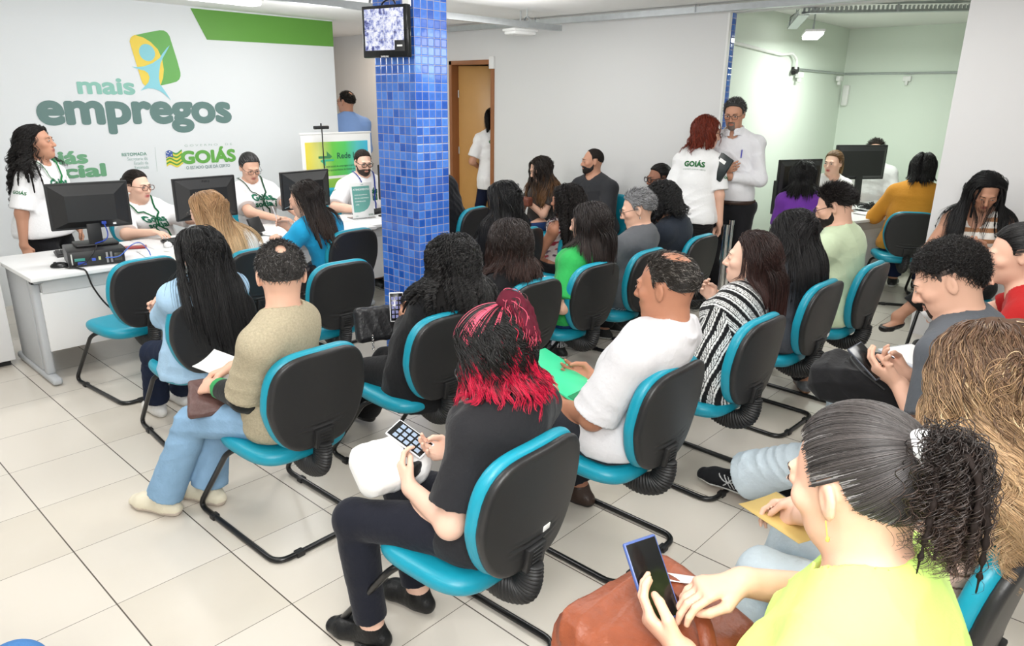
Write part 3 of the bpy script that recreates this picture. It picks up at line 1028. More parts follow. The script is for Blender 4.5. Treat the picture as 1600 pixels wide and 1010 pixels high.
def hair_tied(B, parent, org, coll, tie=(0, -0.85, 0.35), col=(0.02, 0.016, 0.014), n=500, tail=0.0, bun=0.0, wave=0.0, wl=0.03, seed=0, rad=0.0012, hairline=0.80, grey=None, gfrac=0, tip=None, t0=0.5, t1=0.9, h=0.006, ntail=None, keep=None, spread=0.6, toward=None, tcol=None, back=1.2, lift=0.004, tgr=0.016, tfan=0.0):
    """hair combed over the head to a tie point, then a tail or a bun"""
    rs = np.random.RandomState(seed)
    td = nrm(tie)
    d, p = scalp_roots(B, int(n * 1.6), seed, hairline, back, keep)
    r = V(0.077, 0.098, 0.092) * B.hs
    ts = np.linspace(0, 1, 12)
    ang = np.arccos((d @ td).clip(-1, 1))[:, None, None]
    t = ts[None, :, None]
    sl = (np.sin((1 - t) * ang) * d[:, None] + np.sin(t * ang) * td) / (np.sin(ang) + 1e-5)
    loc = V(0, -0.018, 0.028) * B.hs + sl * (r + lift + 0.0025 + 0.004 * t + rs.uniform(0, 0.003, (len(d), 1, 1)))
    P = B.hc + loc @ B.hM
    cols = strand_colors(len(P), 12, col, None, var=0.3, streak=grey, sfrac=gfrac, seed=seed)
    tp = B.hc + (V(0, -0.018, 0.028) * B.hs + td * (r + 0.014)) @ B.hM
    tdir = td @ B.hM
    base = np.asarray(col) if grey is None else np.asarray(col) * (1 - gfrac * 0.7) + np.asarray(grey) * gfrac * 0.7
    def extra(S):
        if bun:
            S.ell(tp + tdir * bun * 0.55, V(1, 1, 1) * bun, None, 0.012)
    Q = resample(P, 12)
    G = None
    allp, allc = [Q], [cols]
    if tail:
        nt = ntail or n // 2
        dd = tdir * 1.0 + rs.normal(size=(nt, 3)) * spread
        dd /= np.linalg.norm(dd, axis=1, keepdims=True)
        lowd = (dd @ tdir) < 0.25
        dd[lowd] += tdir * 1.1; dd /= np.linalg.norm(dd, axis=1, keepdims=True)
        st = tail / 16 * rs.uniform(0.6, 1.15, nt)
        tg = nrm(-UP - B.F * 0.15) if toward is None else nrm(toward)
        T = grow(np.tile(tp, (nt, 1)) + rs.normal(size=(nt, 3)) * 0.008, dd, 16, st, coll, 0.012 + rs.uniform(0, 0.02, nt), lambda q, i: np.tile(tg, (len(q), 1)) + tfan * dd, lambda t: 0.24 + 0.36 * t)
        TQ = resample(T, 44 if wave else 20)
        if wave:
            ld = rs.choice(nt, max(6, nt // 7), replace=False)
            ii = np.argmin(((T[:, 6, None] - T[ld, 6][None]) ** 2).sum(2), 1)
            TQ = TQ + (TQ[ld[ii]] - TQ) * np.clip(np.linspace(-0.1, 1.2, TQ.shape[1]), 0, 1)[None, :, None] * 0.65
            G = resample(TQ[ld[:26]], 9)
            TQ = curl(TQ, wave, wl, seed + 1, ii, 0.05)
        else: G = resample(T[::max(1, nt // 36)], 9)
        tc = col if tcol is None else tcol
        c2 = strand_colors(nt, TQ.shape[1], tc, tip, t0, t1, 0.3, seed=seed + 5)
        a = hair_build(B, parent, org, Q, rad, cols, None, 0, True, base * 0.8, h, hairline, back, lift, extra=extra, seed=seed)
        b = hair_build(B, a, org, TQ, rad * 1.1, c2, G, tgr, False, np.asarray(tc) * 0.8, h, name='ponytail', seed=seed)
        return a
    return hair_build(B, parent, org, Q, rad, cols, None, 0, True, base * 0.8, h, hairline, back, lift, extra=extra, seed=seed)


# ------------------------------------------------------------------ face details
def eyes(B, parent, org, iris=(0.03, 0.018, 0.012), brow=(0.02, 0.015, 0.012), shut=0.0, skin=(0.5, 0.3, 0.2), white=(0.55, 0.52, 0.5), arch=0.0):
    for sd in (-1, 1):
        n, m = 14, 9
        vs, cs = [], []
        rx, rz, ry = 0.0125, 0.0058 * (1 - 0.55 * shut), 0.0050
        for j in range(m + 1):
            th = math.pi / 2 * j / m
            for k in range(n):
                a = 2 * math.pi * k / n
                x, z, y = math.sin(th) * math.cos(a), math.sin(th) * math.sin(a), math.cos(th)
                vs.append(B.hl(sd * 0.032 + x * rx, 0.0925 + y * ry, 0.004 + z * rz))
                r = math.hypot(x * rx, z * rz + 0.0012 * shut)
                c = (0.008, 0.006, 0.006) if r < 0.0024 else iris if r < 0.0058 else white
                if z > 0.55 and th > 1.0: c = (0.015, 0.01, 0.01)
                if th > 1.25 and z < 0.5: c = tuple(0.85 * q for q in skin)
                cs.append(c)
        q = [(j * n + k, j * n + (k + 1) % n, (j + 1) * n + (k + 1) % n, (j + 1) * n + k) for j in range(m) for k in range(n)]
        link('eye', mesh_np('eye', np.array(vs) - org, q, None, M_PLASTIC, np.array(cs)), parent)
        mb = MB()
        pts = [B.hl(sd * x, y, z) - org for x, y, z in ((0.013, 0.0955, 0.021), (0.025, 0.0955, 0.0255 + arch), (0.037, 0.0905, 0.026 + arch), (0.048, 0.081, 0.021))]
        mb.tube(spline(pts, 5), [0.0026 * B.hs * q for q in np.interp(np.linspace(0, 1, 16), [0, 0.2, 0.6, 1], [0.9, 1.3, 1.1, 0.4])], 6, (1.1, 0.8))
        mb.build('eyebrow', M_HAIR, parent, col=brow)


def glasses(B, parent, org, col=(0.012, 0.012, 0.012), r=0.0016, w=0.025, hh=0.018, rnd=2.6, lens=False):
    mb = MB()
    for sd in (-1, 1):
        pts = []
        for k in range(25):
            a = 2 * math.pi * k / 24
            ca, sa = math.cos(a), math.sin(a)
            x = w * math.copysign(abs(ca) ** (2 / rnd), ca); z = hh * math.copysign(abs(sa) ** (2 / rnd), sa)
            pts.append(B.hl(sd * 0.032 + x, 0.110 - 0.10 * abs(sd * 0.032 + x) ** 1.5, 0.002 + z) - org)
        mb.tube(pts, r * B.hs, 6, caps=False)
        e = sd * (0.032 + w)
        mb.tube([B.hl(e, 0.104, 0.008) - org, B.hl(sd * 0.076, 0.085, 0.010) - org, B.hl(sd * 0.084, -0.005, 0.012) - org, B.hl(sd * 0.084, -0.022, -0.002) - org], r * 0.9 * B.hs, 6)
    mb.tube([B.hl(-0.008, 0.110, 0.006) - org, B.hl(0, 0.113, 0.009) - org, B.hl(0.008, 0.110, 0.006) - org], r * B.hs, 6)
    return mb.build('glasses', M_PLASTIC, parent, col=col)


def beard(B, parent, org, col=(0.012, 0.01, 0.009), full=1.0, h=0.005, stash=True, goatee=False):
    S = Sdf()
    hc, M, hs = B.hc.astype(F32), B.hM.astype(F32), B.hs
    T = Sdf(); B.head(T)
    def fn(P):
        q = (P - hc) @ M.T / hs
        d = T.eval(P) - 0.0025 * full
        ax = np.abs(q[:, 0])
        up = np.interp(q[:, 1], [0, 0.015, 0.04, 0.068, 0.088, 0.12], [-0.008, -0.035, -0.058, -0.053, -0.041, -0.040])
        lim = (q[:, 2] - up)
        mouth = 0.021 - np.sqrt((q[:, 0] / 1.1) ** 2 + ((q[:, 2] + 0.0635) / 0.45) ** 2)
        low = np.interp(q[:, 1], [0, 0.03, 0.07, 0.1], [-0.068, -0.098, -0.122, -0.130]) - q[:, 2]
        bk = 0.004 - q[:, 1]
        r = np.maximum(np.maximum(lim, mouth), np.maximum(low, bk)) * hs
        if goatee: r = np.maximum(r, np.maximum((ax - 0.030) * hs, (0.05 - q[:, 1]) * hs))
        if stash is False: r = np.maximum(r, (q[:, 2] + 0.075) * hs)
        return np.maximum(d, r)
    S.put('u', fn, B.hl(0, 0.04, -0.07), 0.11 * hs, 0)
    S.disp(wrinkles(3, 0.001, 250))
    return sdf_obj(S, h, 'beard', M_HAIR, col, parent, org)


# ------------------------------------------------------------------ lettering laid on a shirt
def text_mesh(txt, size, bold=0.0, res=3, align='CENTER', spacing=1.0, lines=1.0, shear=0.0):
    cu = bpy.data.curves.new('lettering', 'FONT')
    cu.body = txt; cu.size = size; cu.resolution_u = res
    cu.align_x = align; cu.space_character = spacing; cu.space_line = lines; cu.shear = shear
    o = bpy.data.objects.new('lettering', cu)
    COL.objects.link(o)
    dg = bpy.context.evaluated_depsgraph_get(); dg.update()
    me = bpy.data.meshes.new_from_object(o.evaluated_get(dg))
    bpy.data.objects.remove(o); bpy.data.curves.remove(cu)
    if bold > 1e-6:      # heavier strokes: the letters laid over themselves in a small ring
        n = len(me.vertices); v = np.zeros(n * 3, np.float32); me.vertices.foreach_get('co', v); v = v.reshape(-1, 3)
        me.calc_loop_triangles()
        t = np.zeros(len(me.loop_triangles) * 3, np.int32); me.loop_triangles.foreach_get('vertices', t); t = t.reshape(-1, 3)
        K = 12 if size > 0.05 else 6
        vs = [v + np.array([bold * math.cos(2 * math.pi * k / K), bold * math.sin(2 * math.pi * k / K), 6e-5 * k], np.float32) for k in range(K)]
        ts = [t + n * k for k in range(K)]
        bpy.data.meshes.remove(me)
        me = mesh_np('lettering', np.concatenate(vs), None, np.concatenate(ts), None, None, False)
    return me


def print_on(S, txt, org, parent, c, right, up, nrmv, size, col, bold=0.0, lines=0.8, align='CENTER', name='lettering', spacing=1.0):
    """project flat lettering along -nrmv on to the shape S"""
    me = text_mesh(txt, size, bold, 2, align, spacing, lines)
    bm = bmesh.new(); bm.from_mesh(me)
    bmesh.ops.subdivide_edges(bm, edges=[e for e in bm.edges if e.calc_length() > size * 0.3], cuts=1)
    bmesh.ops.triangulate(bm, faces=bm.faces)
    bm.to_mesh(me); bm.free()
    n = len(me.vertices)
    v = np.zeros(n * 3); me.vertices.foreach_get('co', v); v = v.reshape(-1, 3)
    P = c + v[:, :1] * right + v[:, 1:2] * up + nrmv * 0.10
    for _ in range(24):
        d = S.eval(P)
        P = P - nrmv * (d * 0.8)[:, None].clip(-0.03, 0.03)
    P = P + nrmv * (0.0035 + v[:, 2:3] * 3)
    me.vertices.foreach_set('co', (P - org).ravel())
    me.materials.clear(); me.materials.append(M_CLOTH)
    a = me.attributes.new('Col', 'FLOAT_COLOR', 'POINT')
    a.data.foreach_set('color', np.tile(np.array([*col, 1], np.float32), n))
    me.update()
    return link(name, me, parent)


# ------------------------------------------------------------------ assembling one person
def new_person(B, label, skin='mid', lip=None, h=0.006, group=None, face=True, eye=None, extra=None):
    sk = np.array(SKIN_TONES[skin] if isinstance(skin, str) else skin)
    S = B.skin()
    org = np.round(V(B.hip[0], B.hip[1], 0), 3)
    lp = sk * np.array([0.72, 0.45, 0.45]) if lip is None else np.asarray(lip)
    o = sdf_obj(S, h, 'person', M_SKIN, sk, None, tuple(org), B.lip_paint(lp))
    tag(o, label, 'person', group)
    B.obj, B.org, B.S, B.sk = o, org, S, sk
    B.coll = S
    if face:
        kw = dict(skin=sk); kw.update(eye or {})
        eyes(B, o, org, **kw)
    return o


def wear_top(B, name='shirt', col=(0.8, 0.8, 0.8), material=None, h=0.008, collar=None, paint=None, **kw):
    S = B.top_sdf(**kw)
    if collar: B.collar(S, *collar)
    o = sdf_obj(S, h, name, material or M_CLOTH, col, B.obj, B.org, paint)
    B.top = S
    C = Sdf(); C.ops = [q for q in B.S.ops] + [q for q in S.ops if q[0] == 'u']
    B.coll = C
    return o


def wear_trousers(B, col=(0.02, 0.02, 0.025), material=None, h=0.009, name='trousers', paint=None, **kw):
    S = B.trouser_sdf(**kw)
    B.trS = S
    return sdf_obj(S, h, name, material or M_CLOTH, col, B.obj, B.org, paint)


def wear_shoes(B, col=(0.02, 0.02, 0.02), sole=(0.6, 0.6, 0.58), h=0.006, solez=0.022, material=None, which=(0, 1), marks=False):
    out = []
    for i in which:
        S, z0 = B.shoe_sdf(i)
        def paint(v, c, z0=z0, i=i):
            c = c.copy(); c[v[:, 2] < z0 + solez] = sole
            if marks:                     # crossed pale stripes on the side of the trainer
                u = (v - B.an[i]) @ B.toe[i]; w = v[:, 2] - z0 - 0.045
                on = (w > -0.02) & (w < 0.03)
                for k, sl in ((0.035, 0.9), (0.055, 0.9), (0.06, -0.9)):
                    c[on & (np.abs(u - k - w * sl) < 0.0028)] = srgb(215, 215, 215)
                c[(np.abs(w - 0.004 - 0.5 * (u - 0.06) ** 2 * 20) < 0.0026) & (u > 0.0) & (u < 0.11)] = srgb(200, 200, 200)
            return c
        out.append(sdf_obj(S, h, 'shoe', material or M_LEATHER, col, B.obj, B.org, paint))
    return out


def lanyard(B, col=(0.01, 0.12, 0.05), drop=0.30, badge=True):
    mb = MB()
    pts = {}
    org = B.org
    for sd in (-1, 1):
        ctrl = [B.nb + B.tU * 0.02 - B.tF * 0.055, B.nb + B.tU * 0.012 + B.sR * sd * 0.065 - B.tF * 0.01, B.nb - B.tU * 0.07 + B.sR * sd * 0.055 + B.tF * 0.08, B.nb - B.tU * drop + B.sR * sd * 0.008 + B.tF * 0.13]
        P = np.array([list(p) for p in spline(ctrl, 10)])
        S = B.coll
        for _ in range(10):
            d = S.eval(P)
            P = P + (S.grad(P) * np.clip(0.006 - d, -0.02, 0.04)[:, None]) * 0.7
        mb.tube([tuple(p - org) for p in P], 0.007, 6, (1.0, 0.3))
    o = mb.build('lanyard', M_CLOTH, B.obj, col=col)
    return o
# ------------------------------------------------------------------ the room
XG, YT = 6.5, 7.5        # grey wall plane (x), text wall plane (y)


def struct(name, m, fn, parent=None, kind='structure', smooth=False):
    mb = MB(); fn(mb)
    o = mb.build(name, m, parent, smooth=smooth)
    if parent is None: o['kind'] = kind
    return o


def floor_mat():
    m = mat('floor_tiles', rough=0.22, spec=0.45)
    nt = m.node_tree; b = nt.nodes['Principled BSDF']
    L = nt.links.new
    tc = nt.nodes.new('ShaderNodeTexCoord'); sp = nt.nodes.new('ShaderNodeSeparateXYZ'); L(tc.outputs['Object'], sp.inputs[0])
    def line(out, off, pitch, wid):
        a = nt.nodes.new('ShaderNodeMath'); a.operation = 'SUBTRACT'; L(out, a.inputs[0]); a.inputs[1].default_value = off
        d = nt.nodes.new('ShaderNodeMath'); d.operation = 'DIVIDE'; L(a.outputs[0], d.inputs[0]); d.inputs[1].default_value = pitch
        f = nt.nodes.new('ShaderNodeMath'); f.operation = 'FRACT'; L(d.outputs[0], f.inputs[0])
        p = nt.nodes.new('ShaderNodeMath'); p.operation = 'PINGPONG'; L(f.outputs[0], p.inputs[0]); p.inputs[1].default_value = 0.5
        c = nt.nodes.new('ShaderNodeMath'); c.operation = 'LESS_THAN'; L(p.outputs[0], c.inputs[0]); c.inputs[1].default_value = wid / pitch / 2
        fl = nt.nodes.new('ShaderNodeMath'); fl.operation = 'FLOOR'; L(d.outputs[0], fl.inputs[0])
        return c, fl
    c1, f1 = line(sp.outputs[0], 0.2213, 0.45, 0.0052)
    c2, f2 = line(sp.outputs[1], 4.018, 0.4735, 0.0026)
    mx = nt.nodes.new('ShaderNodeMath'); mx.operation = 'MAXIMUM'; L(c1.outputs[0], mx.inputs[0]); L(c2.outputs[0], mx.inputs[1])
    cb = nt.nodes.new('ShaderNodeCombineXYZ'); L(f1.outputs[0], cb.inputs[0]); L(f2.outputs[0], cb.inputs[1])
    wn = nt.nodes.new('ShaderNodeTexWhiteNoise'); wn.noise_dimensions = '2D'; L(cb.outputs[0], wn.inputs['Vector'])
    nz = nt.nodes.new('ShaderNodeTexNoise'); nz.inputs['Scale'].default_value = 2.2; nz.inputs['Detail'].default_value = 5; L(tc.outputs['Object'], nz.inputs['Vector'])
    ad = nt.nodes.new('ShaderNodeMath'); ad.operation = 'ADD'; L(wn.outputs['Value'], ad.inputs[0]); L(nz.outputs['Fac'], ad.inputs[1])
    cr = nt.nodes.new('ShaderNodeValToRGB'); cr.color_ramp.elements[0].position = 0.2; cr.color_ramp.elements[1].position = 1.0
    cr.color_ramp.elements[0].color = (*srgb(206, 198, 184), 1); cr.color_ramp.elements[1].color = (*srgb(217, 210, 199), 1)
    L(ad.outputs[0], cr.inputs[0])
    mc = nt.nodes.new('ShaderNodeMix'); mc.data_type = 'RGBA'; L(mx.outputs[0], mc.inputs['Factor']); L(cr.outputs[0], mc.inputs['A']); mc.inputs['B'].default_value = (*srgb(88, 80, 72), 1)
    L(mc.outputs['Result'], b.inputs['Base Color'])
    bp = nt.nodes.new('ShaderNodeBump'); bp.inputs['Strength'].default_value = 0.4; bp.inputs['Distance'].default_value = 0.002; bp.invert = True
    L(mx.outputs[0], bp.inputs['Height']); L(bp.outputs[0], b.inputs['Normal'])
    return m


def tile_mat(x0, y0, px, py, pz):
    """blue glazed mosaic: pitches measured on the pillar"""
    m = mat('blue_mosaic_tiles', rough=0.12, spec=0.6)
    nt = m.node_tree; b = nt.nodes['Principled BSDF']; L = nt.links.new
    tc = nt.nodes.new('ShaderNodeTexCoord'); sp = nt.nodes.new('ShaderNodeSeparateXYZ'); L(tc.outputs['Object'], sp.inputs[0])
    ge = nt.nodes.new('ShaderNodeNewGeometry'); sn = nt.nodes.new('ShaderNodeSeparateXYZ'); L(ge.outputs['True Normal'], sn.inputs[0])
    ab = nt.nodes.new('ShaderNodeMath'); ab.operation = 'ABSOLUTE'; L(sn.outputs[0], ab.inputs[0])
    isx = nt.nodes.new('ShaderNodeMath'); isx.operation = 'GREATER_THAN'; L(ab.outputs[0], isx.inputs[0]); isx.inputs[1].default_value = 0.5
    def M(op, a, bb):
        n = nt.nodes.new('ShaderNodeMath'); n.operation = op
        for i, v in enumerate((a, bb)):
            if isinstance(v, (int, float)): n.inputs[i].default_value = v
            else: L(v, n.inputs[i])
        return n.outputs[0]
    ux = M('DIVIDE', M('SUBTRACT', sp.outputs[0], x0), px); uy = M('DIVIDE', M('SUBTRACT', sp.outputs[1], y0), py)
    mixu = nt.nodes.new('ShaderNodeMix'); mixu.data_type = 'FLOAT'; L(isx.outputs[0], mixu.inputs['Factor']); L(ux, mixu.inputs['A']); L(uy, mixu.inputs['B'])
    u = mixu.outputs['Result']; w = M('DIVIDE', sp.outputs[2], pz)
    pu = M('PINGPONG', M('FRACT', u, 0), 0.5); pw = M('PINGPONG', M('FRACT', w, 0), 0.5)
    mn = M('MINIMUM', pu, pw)
    gr = M('LESS_THAN', mn, 0.036)
    cb = nt.nodes.new('ShaderNodeCombineXYZ'); L(M('FLOOR', u, 0), cb.inputs[0]); L(M('FLOOR', w, 0), cb.inputs[1]); L(isx.outputs[0], cb.inputs[2])
    wn = nt.nodes.new('ShaderNodeTexWhiteNoise'); L(cb.outputs[0], wn.inputs['Vector'])
    cr = nt.nodes.new('ShaderNodeValToRGB'); e = cr.color_ramp.elements
    e[0].color = (*srgb(34, 82, 174), 1); e[1].color = (*srgb(76, 128, 214), 1); L(wn.outputs['Value'], cr.inputs[0])
    cen = nt.nodes.new('ShaderNodeMapRange'); L(mn, cen.inputs['Value']); cen.inputs['From Max'].default_value = 0.45; cen.inputs['To Min'].default_value = 1.15; cen.inputs['To Max'].default_value = 0.92
    vm = nt.nodes.new('ShaderNodeVectorMath'); vm.operation = 'MULTIPLY'; L(cr.outputs[0], vm.inputs[0]); L(cen.outputs['Result'], vm.inputs[1])
    mc = nt.nodes.new('ShaderNodeMix'); mc.data_type = 'RGBA'; L(gr, mc.inputs['Factor']); L(vm.outputs[0], mc.inputs['A']); mc.inputs['B'].default_value = (*srgb(158, 152, 160), 1)
    L(mc.outputs['Result'], b.inputs['Base Color'])
    mr = nt.nodes.new('ShaderNodeMapRange'); L(gr, mr.inputs['Value']); mr.inputs['To Min'].default_value = 0.1; mr.inputs['To Max'].default_value = 0.8
    L(mr.outputs['Result'], b.inputs['Roughness'])
    hm = M('MINIMUM', mn, 0.12)
    nz = nt.nodes.new('ShaderNodeTexNoise'); nz.inputs['Scale'].default_value = 14; L(tc.outputs['Object'], nz.inputs['Vector'])
    hh = M('ADD', M('MULTIPLY', hm, 6.0), M('MULTIPLY', nz.outputs['Fac'], 0.35))
    bp = nt.nodes.new('ShaderNodeBump'); bp.inputs['Strength'].default_value = 0.5; bp.inputs['Distance'].default_value = 0.004
    L(hh, bp.inputs['Height']); L(bp.outputs[0], b.inputs['Normal'])
    return m


M_FLOOR = floor_mat()
M_WALLW = mat('painted_wall_white', srgb(228, 232, 234), 0.6, bump=0.03, bscale=90, spec=0.3)
M_WALLG = mat('painted_wall_grey', srgb(222, 222, 221), 0.55, bump=0.03, bscale=90, spec=0.3)
M_WALLR = mat('painted_wall_right', srgb(230, 229, 229), 0.6, bump=0.03, bscale=90, spec=0.3)
M_WALLM = mat('painted_wall_mint', srgb(228, 238, 226), 0.6, bump=0.03, bscale=90, spec=0.3)
M_WALLT = mat('painted_wall_taupe', srgb(196, 184, 172), 0.7)
M_CEIL = mat('ceiling_paint', srgb(246, 246, 244), 0.8)
M_WOOD = mat('varnished_door_wood', srgb(196, 148, 84), 0.35, bump=0.08, bscale=6, stretch=(8, 8, 0.7), mott=0.12, mscale=3)
M_WOODFR = mat('door_frame_wood', srgb(150, 96, 56), 0.45, bump=0.08, bscale=20, stretch=(8, 8, 0.7), mott=0.15, mscale=6)
M_TILE = tile_mat(3.05, 3.61, 0.27 / 5, 0.40 / 7, 0.0535)
M_TRIM = mat('white_trim', srgb(236, 236, 234), 0.5)

struct('floor', M_FLOOR, lambda m: m.box((2.8, 3.4, -0.05), (15.6, 14.0, 0.1)))
struct('ceiling', M_CEIL, lambda m: (m.box((1.0, 3.4, CEIL + 0.05), (11.24, 14.0, 0.1)), m.box((8.66, 1.0, 2.80), (4.0, 6.0, 0.1))))
wall_text = struct('wall_left', M_WALLW, lambda m: m.box((0.31, YT + 0.09, CEIL / 2), (9.62, 0.18, CEIL)))
# grey wall with the doorway (y 6.34..7.0) and the wide opening (y 1.39..3.3)
D0, D1, DH = 6.24, 7.02, 2.285
def _grey(m):
    m.box((XG + 0.06, (3.3 + D0) / 2, CEIL / 2), (0.12, D0 - 3.3, CEIL))
    m.box((XG + 0.06, (D1 + 9.6) / 2, CEIL / 2), (0.12, 9.6 - D1, CEIL))
    m.box((XG + 0.06, (D0 + D1) / 2, (DH + CEIL) / 2), (0.12, D1 - D0, CEIL - DH))
struct('wall_grey', M_WALLG, _grey)
struct('wall_right', M_WALLR, lambda m: m.box((XG + 0.06, (1.385 - 3.6) / 2, CEIL / 2), (0.12, 1.385 + 3.6, CEIL)))
struct('lintel', M_WALLG, lambda m: m.box((XG + 0.06, (1.385 + 3.3) / 2, (2.612 + CEIL) / 2), (0.12, 3.3 - 1.385, CEIL - 2.612)))
struct('trim_opening', M_TRIM, lambda m: m.box((XG + 0.02, 3.292, 1.306), (0.05, 0.018, 2.612)))
struct('wall_inner_left', M_WALLM, lambda m: m.box((8.4, 3.51, 1.4), (3.56, 0.12, 2.8)))
struct('wall_inner_back', M_WALLM, lambda m: m.box((10.18, 1.2, 1.4), (0.12, 4.9, 2.8)))
struct('wall_inner_right', M_WALLM, lambda m: m.box((8.4, -1.2, 1.4), (3.56, 0.12, 2.8)))
struct('wall_corridor', M_WALLT, lambda m: m.box((5.8, 9.66, CEIL / 2), (1.55, 0.12, CEIL)))
struct('wall_store', M_WALLG, lambda m: (m.box((8.2, 6.68, CEIL / 2), (0.12, 3.2, CEIL)), m.box((7.4, 8.2, CEIL / 2), (1.6, 0.12, CEIL)), m.box((7.4, 5.2, CEIL / 2), (1.6, 0.12, CEIL)), m.box((7.4, 6.7, CEIL + 0.05), (1.8, 3.3, 0.1))))
struct('wall_back', M_WALLW, lambda m: m.box((1.0, -3.56, CEIL / 2), (11.0, 0.12, CEIL)))
struct('wall_behind', M_WALLW, lambda m: m.box((-4.5, 2.0, CEIL / 2), (0.12, 11.2, CEIL)))
struct('pillar', M_TILE, lambda m: m.box((3.185, 3.81, CEIL / 2), (0.27, 0.40, CEIL)))
M_TILE2 = tile_mat(XG + 0.05, 3.3, 0.055, 0.055, 0.0535)
struct('pillar_opening', M_TILE2, lambda m: m.box((XG + 0.085, 3.36, 1.306), (0.068, 0.16, 2.612)))
struct('wall_end', M_TRIM, lambda m: m.box((XG + 0.14, 3.41, 1.306), (0.04, 0.2, 2.612)))


def wall_frame(o):
    """lettering lies on the text wall: x right, z up"""
    return Matrix(((1, 0, 0, 0), (0, 0, -1, YT - 0.002), (0, 1, 0, 0), (0, 0, 0, 1)))


def wall_text_obj(txt, x, z, size, col, bold=0.0, align='LEFT', name='lettering', spacing=1.0, lines=1.0, sx=1.0, y=None):
    me = text_mesh(txt, size, bold, 6, align, spacing, lines)
    yy = YT - 0.003 if y is None else y
    n = len(me.vertices); v = np.zeros(n * 3); me.vertices.foreach_get('co', v); v = v.reshape(-1, 3)
    me.vertices.foreach_set('co', np.stack([x + v[:, 0] * sx, yy - v[:, 2], z + v[:, 1]], 1).ravel())
    me.materials.clear(); me.materials.append(mat('wall_paint_print', col, 0.5))
    me.update()
    return link(name, me, wall_text)


def flat_poly(name, pts, col, y, parent, holes=None, m=None):
    bm = bmesh.new()
    vs = [bm.verts.new((p[0], y, p[1])) for p in pts]
    from mathutils.geometry import tessellate_polygon
    for t in tessellate_polygon([[Vector((p[0], p[1], 0)) for p in pts]]):
        try: bm.faces.new([vs[i] for i in t])
        except ValueError: pass
    for f in bm.faces:
        f.normal_update()
        if f.normal.y > 0: f.normal_flip()
    me = bpy.data.meshes.new(name); bm.to_mesh(me); bm.free()
    me.materials.append(m or mat('wall_paint_print', col, 0.5))
    return link(name, me, parent)


def smooth_closed(pts, n=8):
    P = [Vector((p[0], p[1], 0)) for p in pts]
    out = []
    L = len(P)
    for i in range(L):
        p0, p1, p2, p3 = P[i - 1], P[i], P[(i + 1) % L], P[(i + 2) % L]
        for k in range(n):
            t = k / n
            q = 0.5 * ((2 * p1) + (p2 - p0) * t + (2 * p0 - 5 * p1 + 4 * p2 - p3) * t * t + (3 * p1 - p0 - 3 * p2 + p3) * t ** 3)
            out.append((q.x, q.y))
    return out
# ------------------------------------------------------------------ painted logos and lettering on the text wall
_XH = {}
def fit_text(txt, x0, x1, z, xh, col, bold=0.03, ref='x', **kw):
    """lettering whose x-height (or cap height) is xh and that runs from x0 to x1"""
    me = text_mesh(ref, 1.0, bold); zs = [v.co.y for v in me.vertices]; r = max(zs) - min(0, min(zs)); bpy.data.meshes.remove(me)
    size = xh / r
    me = text_mesh(txt, size, bold * size, 2, 'LEFT', kw.get('spacing', 1.0)); xs = [v.co.x for v in me.vertices]
    w = max(xs) - min(xs); lo = min(xs); bpy.data.meshes.remove(me)
    sx = (x1 - x0) / w
    return wall_text_obj(txt, x0 - lo * sx if kw.get('align') is None else x0, z, size, col, bold * size, 'LEFT' if kw.get('align') is None else kw['align'], sx=sx, spacing=kw.get('spacing', 1.0))


fit_text('empregos', 2.003, 3.80, 1.578, 0.21, srgb(100, 130, 126), 0.045)
fit_text('mais', 2.36, 2.86, 1.838, 0.107, srgb(140, 194, 180), 0.035)
fit_text('Goiás', 1.80, 2.356, 1.222, 0.085, srgb(114, 172, 132), 0.045)
fit_text('social', 1.86, 2.497, 1.096, 0.085, srgb(108, 166, 126), 0.045)
fit_text('RETOMADA', 2.655, 2.886, 1.266, 0.030, srgb(96, 150, 130), 0.02, 'X')
for _i, _t in enumerate(('Secretaria de', 'Estado da', 'Retomada')):
    fit_text(_t, (2.70, 2.757, 2.757)[_i], 2.888, 1.222 - 0.042 * _i, 0.020, srgb(160, 188, 180), 0.0)
fit_text('GOVERNO  DE', 3.265, 3.772, 1.333, 0.020, srgb(176, 196, 186), 0.0, 'X', spacing=1.6)
fit_text('GOIÁS', 3.213, 3.80, 1.168, 0.132, srgb(104, 172, 78), 0.05, 'X')
fit_text('O ESTADO QUE DÁ CERTO', 3.256, 3.725, 1.108, 0.030, srgb(110, 142, 138), 0.01, 'X')
_y = YT - 0.003
flat_poly('divider_line', [(2.970, 1.339), (2.974, 1.339), (2.965, 1.104), (2.961, 1.104)], srgb(190, 205, 200), _y, wall_text)
flat_poly('green_band', [(3.484, 2.652), (5.12, 2.66), (5.12, 2.391), (3.618, 2.371)], srgb(98, 158, 62), _y, wall_text)
LG_GREEN = [(2.925, 2.366), (3.04, 2.397), (3.16, 2.426), (3.197, 2.427), (3.229, 2.411), (3.248, 2.38), (3.268, 2.284), (3.295, 2.155), (3.312, 2.049), (3.309, 2.015), (3.292, 1.981), (3.261, 1.959), (3.181, 1.937), (3.102, 1.92), (3.137, 1.994), (3.153, 2.068), (3.15, 2.165), (3.12, 2.252), (3.062, 2.312), (3.001, 2.348)]
LG_YEL = [(2.87, 2.308), (2.88, 2.336), (2.899, 2.356), (2.925, 2.368), (3.002, 2.349), (3.062, 2.314), (3.12, 2.252), (3.15, 2.165), (3.153, 2.068), (3.137, 1.994), (3.104, 1.923), (3.033, 1.909), (2.955, 1.917), (2.937, 1.935), (2.929, 1.963), (2.899, 2.13), (2.881, 2.231)]
